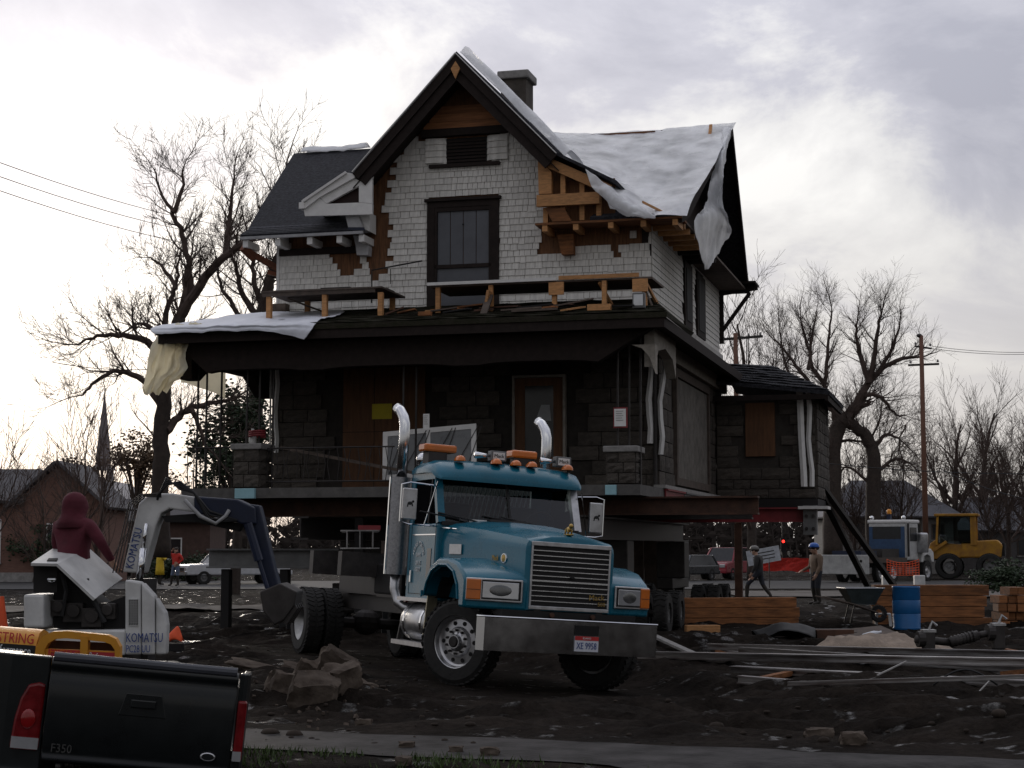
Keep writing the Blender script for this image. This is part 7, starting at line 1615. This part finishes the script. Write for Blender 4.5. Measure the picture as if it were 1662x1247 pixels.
MB().prism([(-3.2, .1), (-2.5, .1), (-2.3, .4), (-2.4, 1.1), (-2.6, 1.15), (-2.65, .5)], -1.2, 1.2).build('bucket', M_steel, ld)
for x in (-.9, 1.3):
    for s in (-1, 1): wl = put(ft_me, ld, (x, s * .95, .72), (1.34, 1.6, 1.34), name='wheel', rz=0 if s < 0 else math.pi); put(wr_me, wl, (0, 0, 0), (.9, .6, .9))
MB().box(1.95, 2.1, -.5, .5, 1.3, 2.0).build('rear_grille', M_black, ld)
# orange barrier mesh, far sign and signal, red fence cloth
p = at(1465, 890, 60); t = thing('orange_fence', 'sagging orange plastic barrier fence behind the drum', 'fence', (p.x, 60, .5))
fm = MB()
for i in range(7):
    z = .3 + i * .09; fm.tube([(-.55 + k * .11, .05 * math.sin(k), z - .12 * math.sin(math.pi * k / 10) * (i / 6)) for k in range(11)], .012, 4)
for k in range(11): fm.tube([(-.55 + k * .11, 0, .28), (-.55 + k * .11, 0, .86 - .12 * math.sin(math.pi * k / 10))], .012, 4)
fm.build('mesh', mat('barrier_orange', (.75, .12, .04), .6), t)
for x in (-.55, .55): MB().box(x - .18, x + .18, -.15, .15, -.5, .3).build('water_barrel', M_excw, t, bevel=.03)
p = at(1248, 890, 75); t = thing('site_sign', 'white sign board on a thin post beside the dark worker', 'sign', (p.x, 75, 0), .2)
MB().tube([(0, 0, 0), (0, 0, 1.3)], .025, 6).build('post', M_steel, t); MB().box(-.75, .75, -.02, .02, 1.1, 1.75, Matrix.Rotation(R(-10), 4, 'Y')).build('board', mat('dull_sign_white', (.4, .42, .45), .6), t)
for k in range(3): MB().box(-.5, .5, -.03, -.02, 1.27 + k * .14, 1.31 + k * .14, Matrix.Rotation(R(-10), 4, 'Y')).build('text_line', M_steel, t)
p = at(1271, 879, 130); t = thing('traffic_signal', 'distant traffic signal showing a red light', 'signal', (p.x, 130, 0)); MB().tube([(0, .2, 0), (0, .2, 4)], .07, 6).build('post', M_steel, t)
MB().box(-.18, .18, -.1, .1, p.z - .8, p.z + .25).build('head', M_black, t); MB().ball((0, -.12, p.z), (.11, .05, .11), 10, 8).build('red_lamp', mat('lit_red_lamp', (.8, .02, .02), .4, emit=((1, .03, .02), 3.)), t)
p = at(1285, 890, 110); t = tag(MB().grid(crumple([[(-2.6, 0, .3), (0, 0, .2), (2, 0, .1)], [(-2.6, 0, .9), (0, 0, 1.1), (2, 0, .9)]], 6, 20, .1, 14)).build('red_fence_cloth', mat('barrier_red', (.55, .03, .02), .7), None, loc=(p.x, 110, 0), thick=.01), 'red barrier cloth strung beyond the workers', 'fence')
# ------------------------------------------------------------ utility poles and wires
p = at(1503, 890, 100); pz = at(1495, 545, 100); t = thing('utility_pole', 'tall wooden utility pole with two crossarms at right', 'pole', (p.x, 100, 0))
dx = pz.x - p.x
MB().tube([(0, 0, -.1), (dx * .5, 0, pz.z * .5), (dx, 0, pz.z)], [.17, .15, .12], 10).build('pole', M_pole, t, smooth=True)
ca = lambda px, py: at(px, py, 100) - Vector((p.x, 100, 0))
MB().bar(ca(1484, 562), ca(1512, 566), .1).build('crossarm', M_steel, t); MB().bar(ca(1474, 593), ca(1524, 591), .12).build('crossarm', M_steel, t)
for q_ in ((1486, 560), (1510, 562), (1478, 590), (1522, 588)): MB().lathe([(.06, 0), (.07, .08), (.03, .16), (0, .16)], 8, Matrix.Translation(ca(*q_))).build('insulator', M_conc, t)
MB().tube([ca(1493, 558), ca(1493, 548)], .04, 6).ball(ca(1492, 545), (.18, .12, .12), 8, 6).build('lamp_head', M_steel, t)
p2 = at(1198, 890, 90); pz2 = at(1198, 541, 90); t = thing('utility_pole', 'wooden utility pole with one crossarm behind the wing', 'pole', (p2.x, 90, 0))
MB().tube([(0, 0, -.1), (0, 0, pz2.z)], [.16, .12], 10).build('pole', M_pole, t, smooth=True)
cb2 = lambda px, py: at(px, py, 90) - Vector((p2.x, 90, 0))
MB().bar(cb2(1160, 552), cb2(1238, 546), .13).build('crossarm', M_steel, t)
for q_ in ((1170, 549), (1215, 546), (1234, 544)): MB().lathe([(.06, 0), (.07, .08), (.03, .16), (0, .16)], 8, Matrix.Translation(cb2(*q_))).build('insulator', M_conc, t)
MB().tube([cb2(1212, 548), cb2(1212, 590)], .03, 5).build('riser', M_steel, t)
def wire(lab, a, b, sag=.4, r=.014, n=14):
    a = Vector(a); b = Vector(b); o = MB().tube([a + (b - a) * i / n - Vector((0, 0, sag * 4 * (i / n) * (1 - i / n))) for i in range(n + 1)], r, 4).build('overhead_wire', M_rubber, None); return tag(o, lab, 'wire', 'overhead wires')
wire('uppermost overhead wire running down from the left edge', at(-20, 257, 50), at(420, 372, 95)); wire('middle overhead wire running down from the left edge', at(-20, 280, 50), at(420, 390, 95)); wire('lowest overhead wire running down from the left edge', at(-20, 303, 50), at(420, 410, 95))
wire('upper overhead wire leaving the tall pole to the right', at(1512, 562, 100), at(1720, 570, 100), .2); wire('second overhead wire leaving the tall pole to the right', at(1512, 566, 100), at(1720, 573, 101), .2)
wire('pale slack cable crossing before the right skyline trees', at(1340, 752, 85), at(1720, 768, 90), .2, .02); wire('slack service cable dropping to the right edge', at(1524, 760, 85), at(1720, 818, 80), .3, .02)
wire('thin wire tied across the rear wing wall', hw(-.3, 7.8, 4.75), at(1340, 690, 46), .05, .008); wire('straight wire left of the tall bare tree', at(85, 588, 60), at(240, 600, 60), .1)
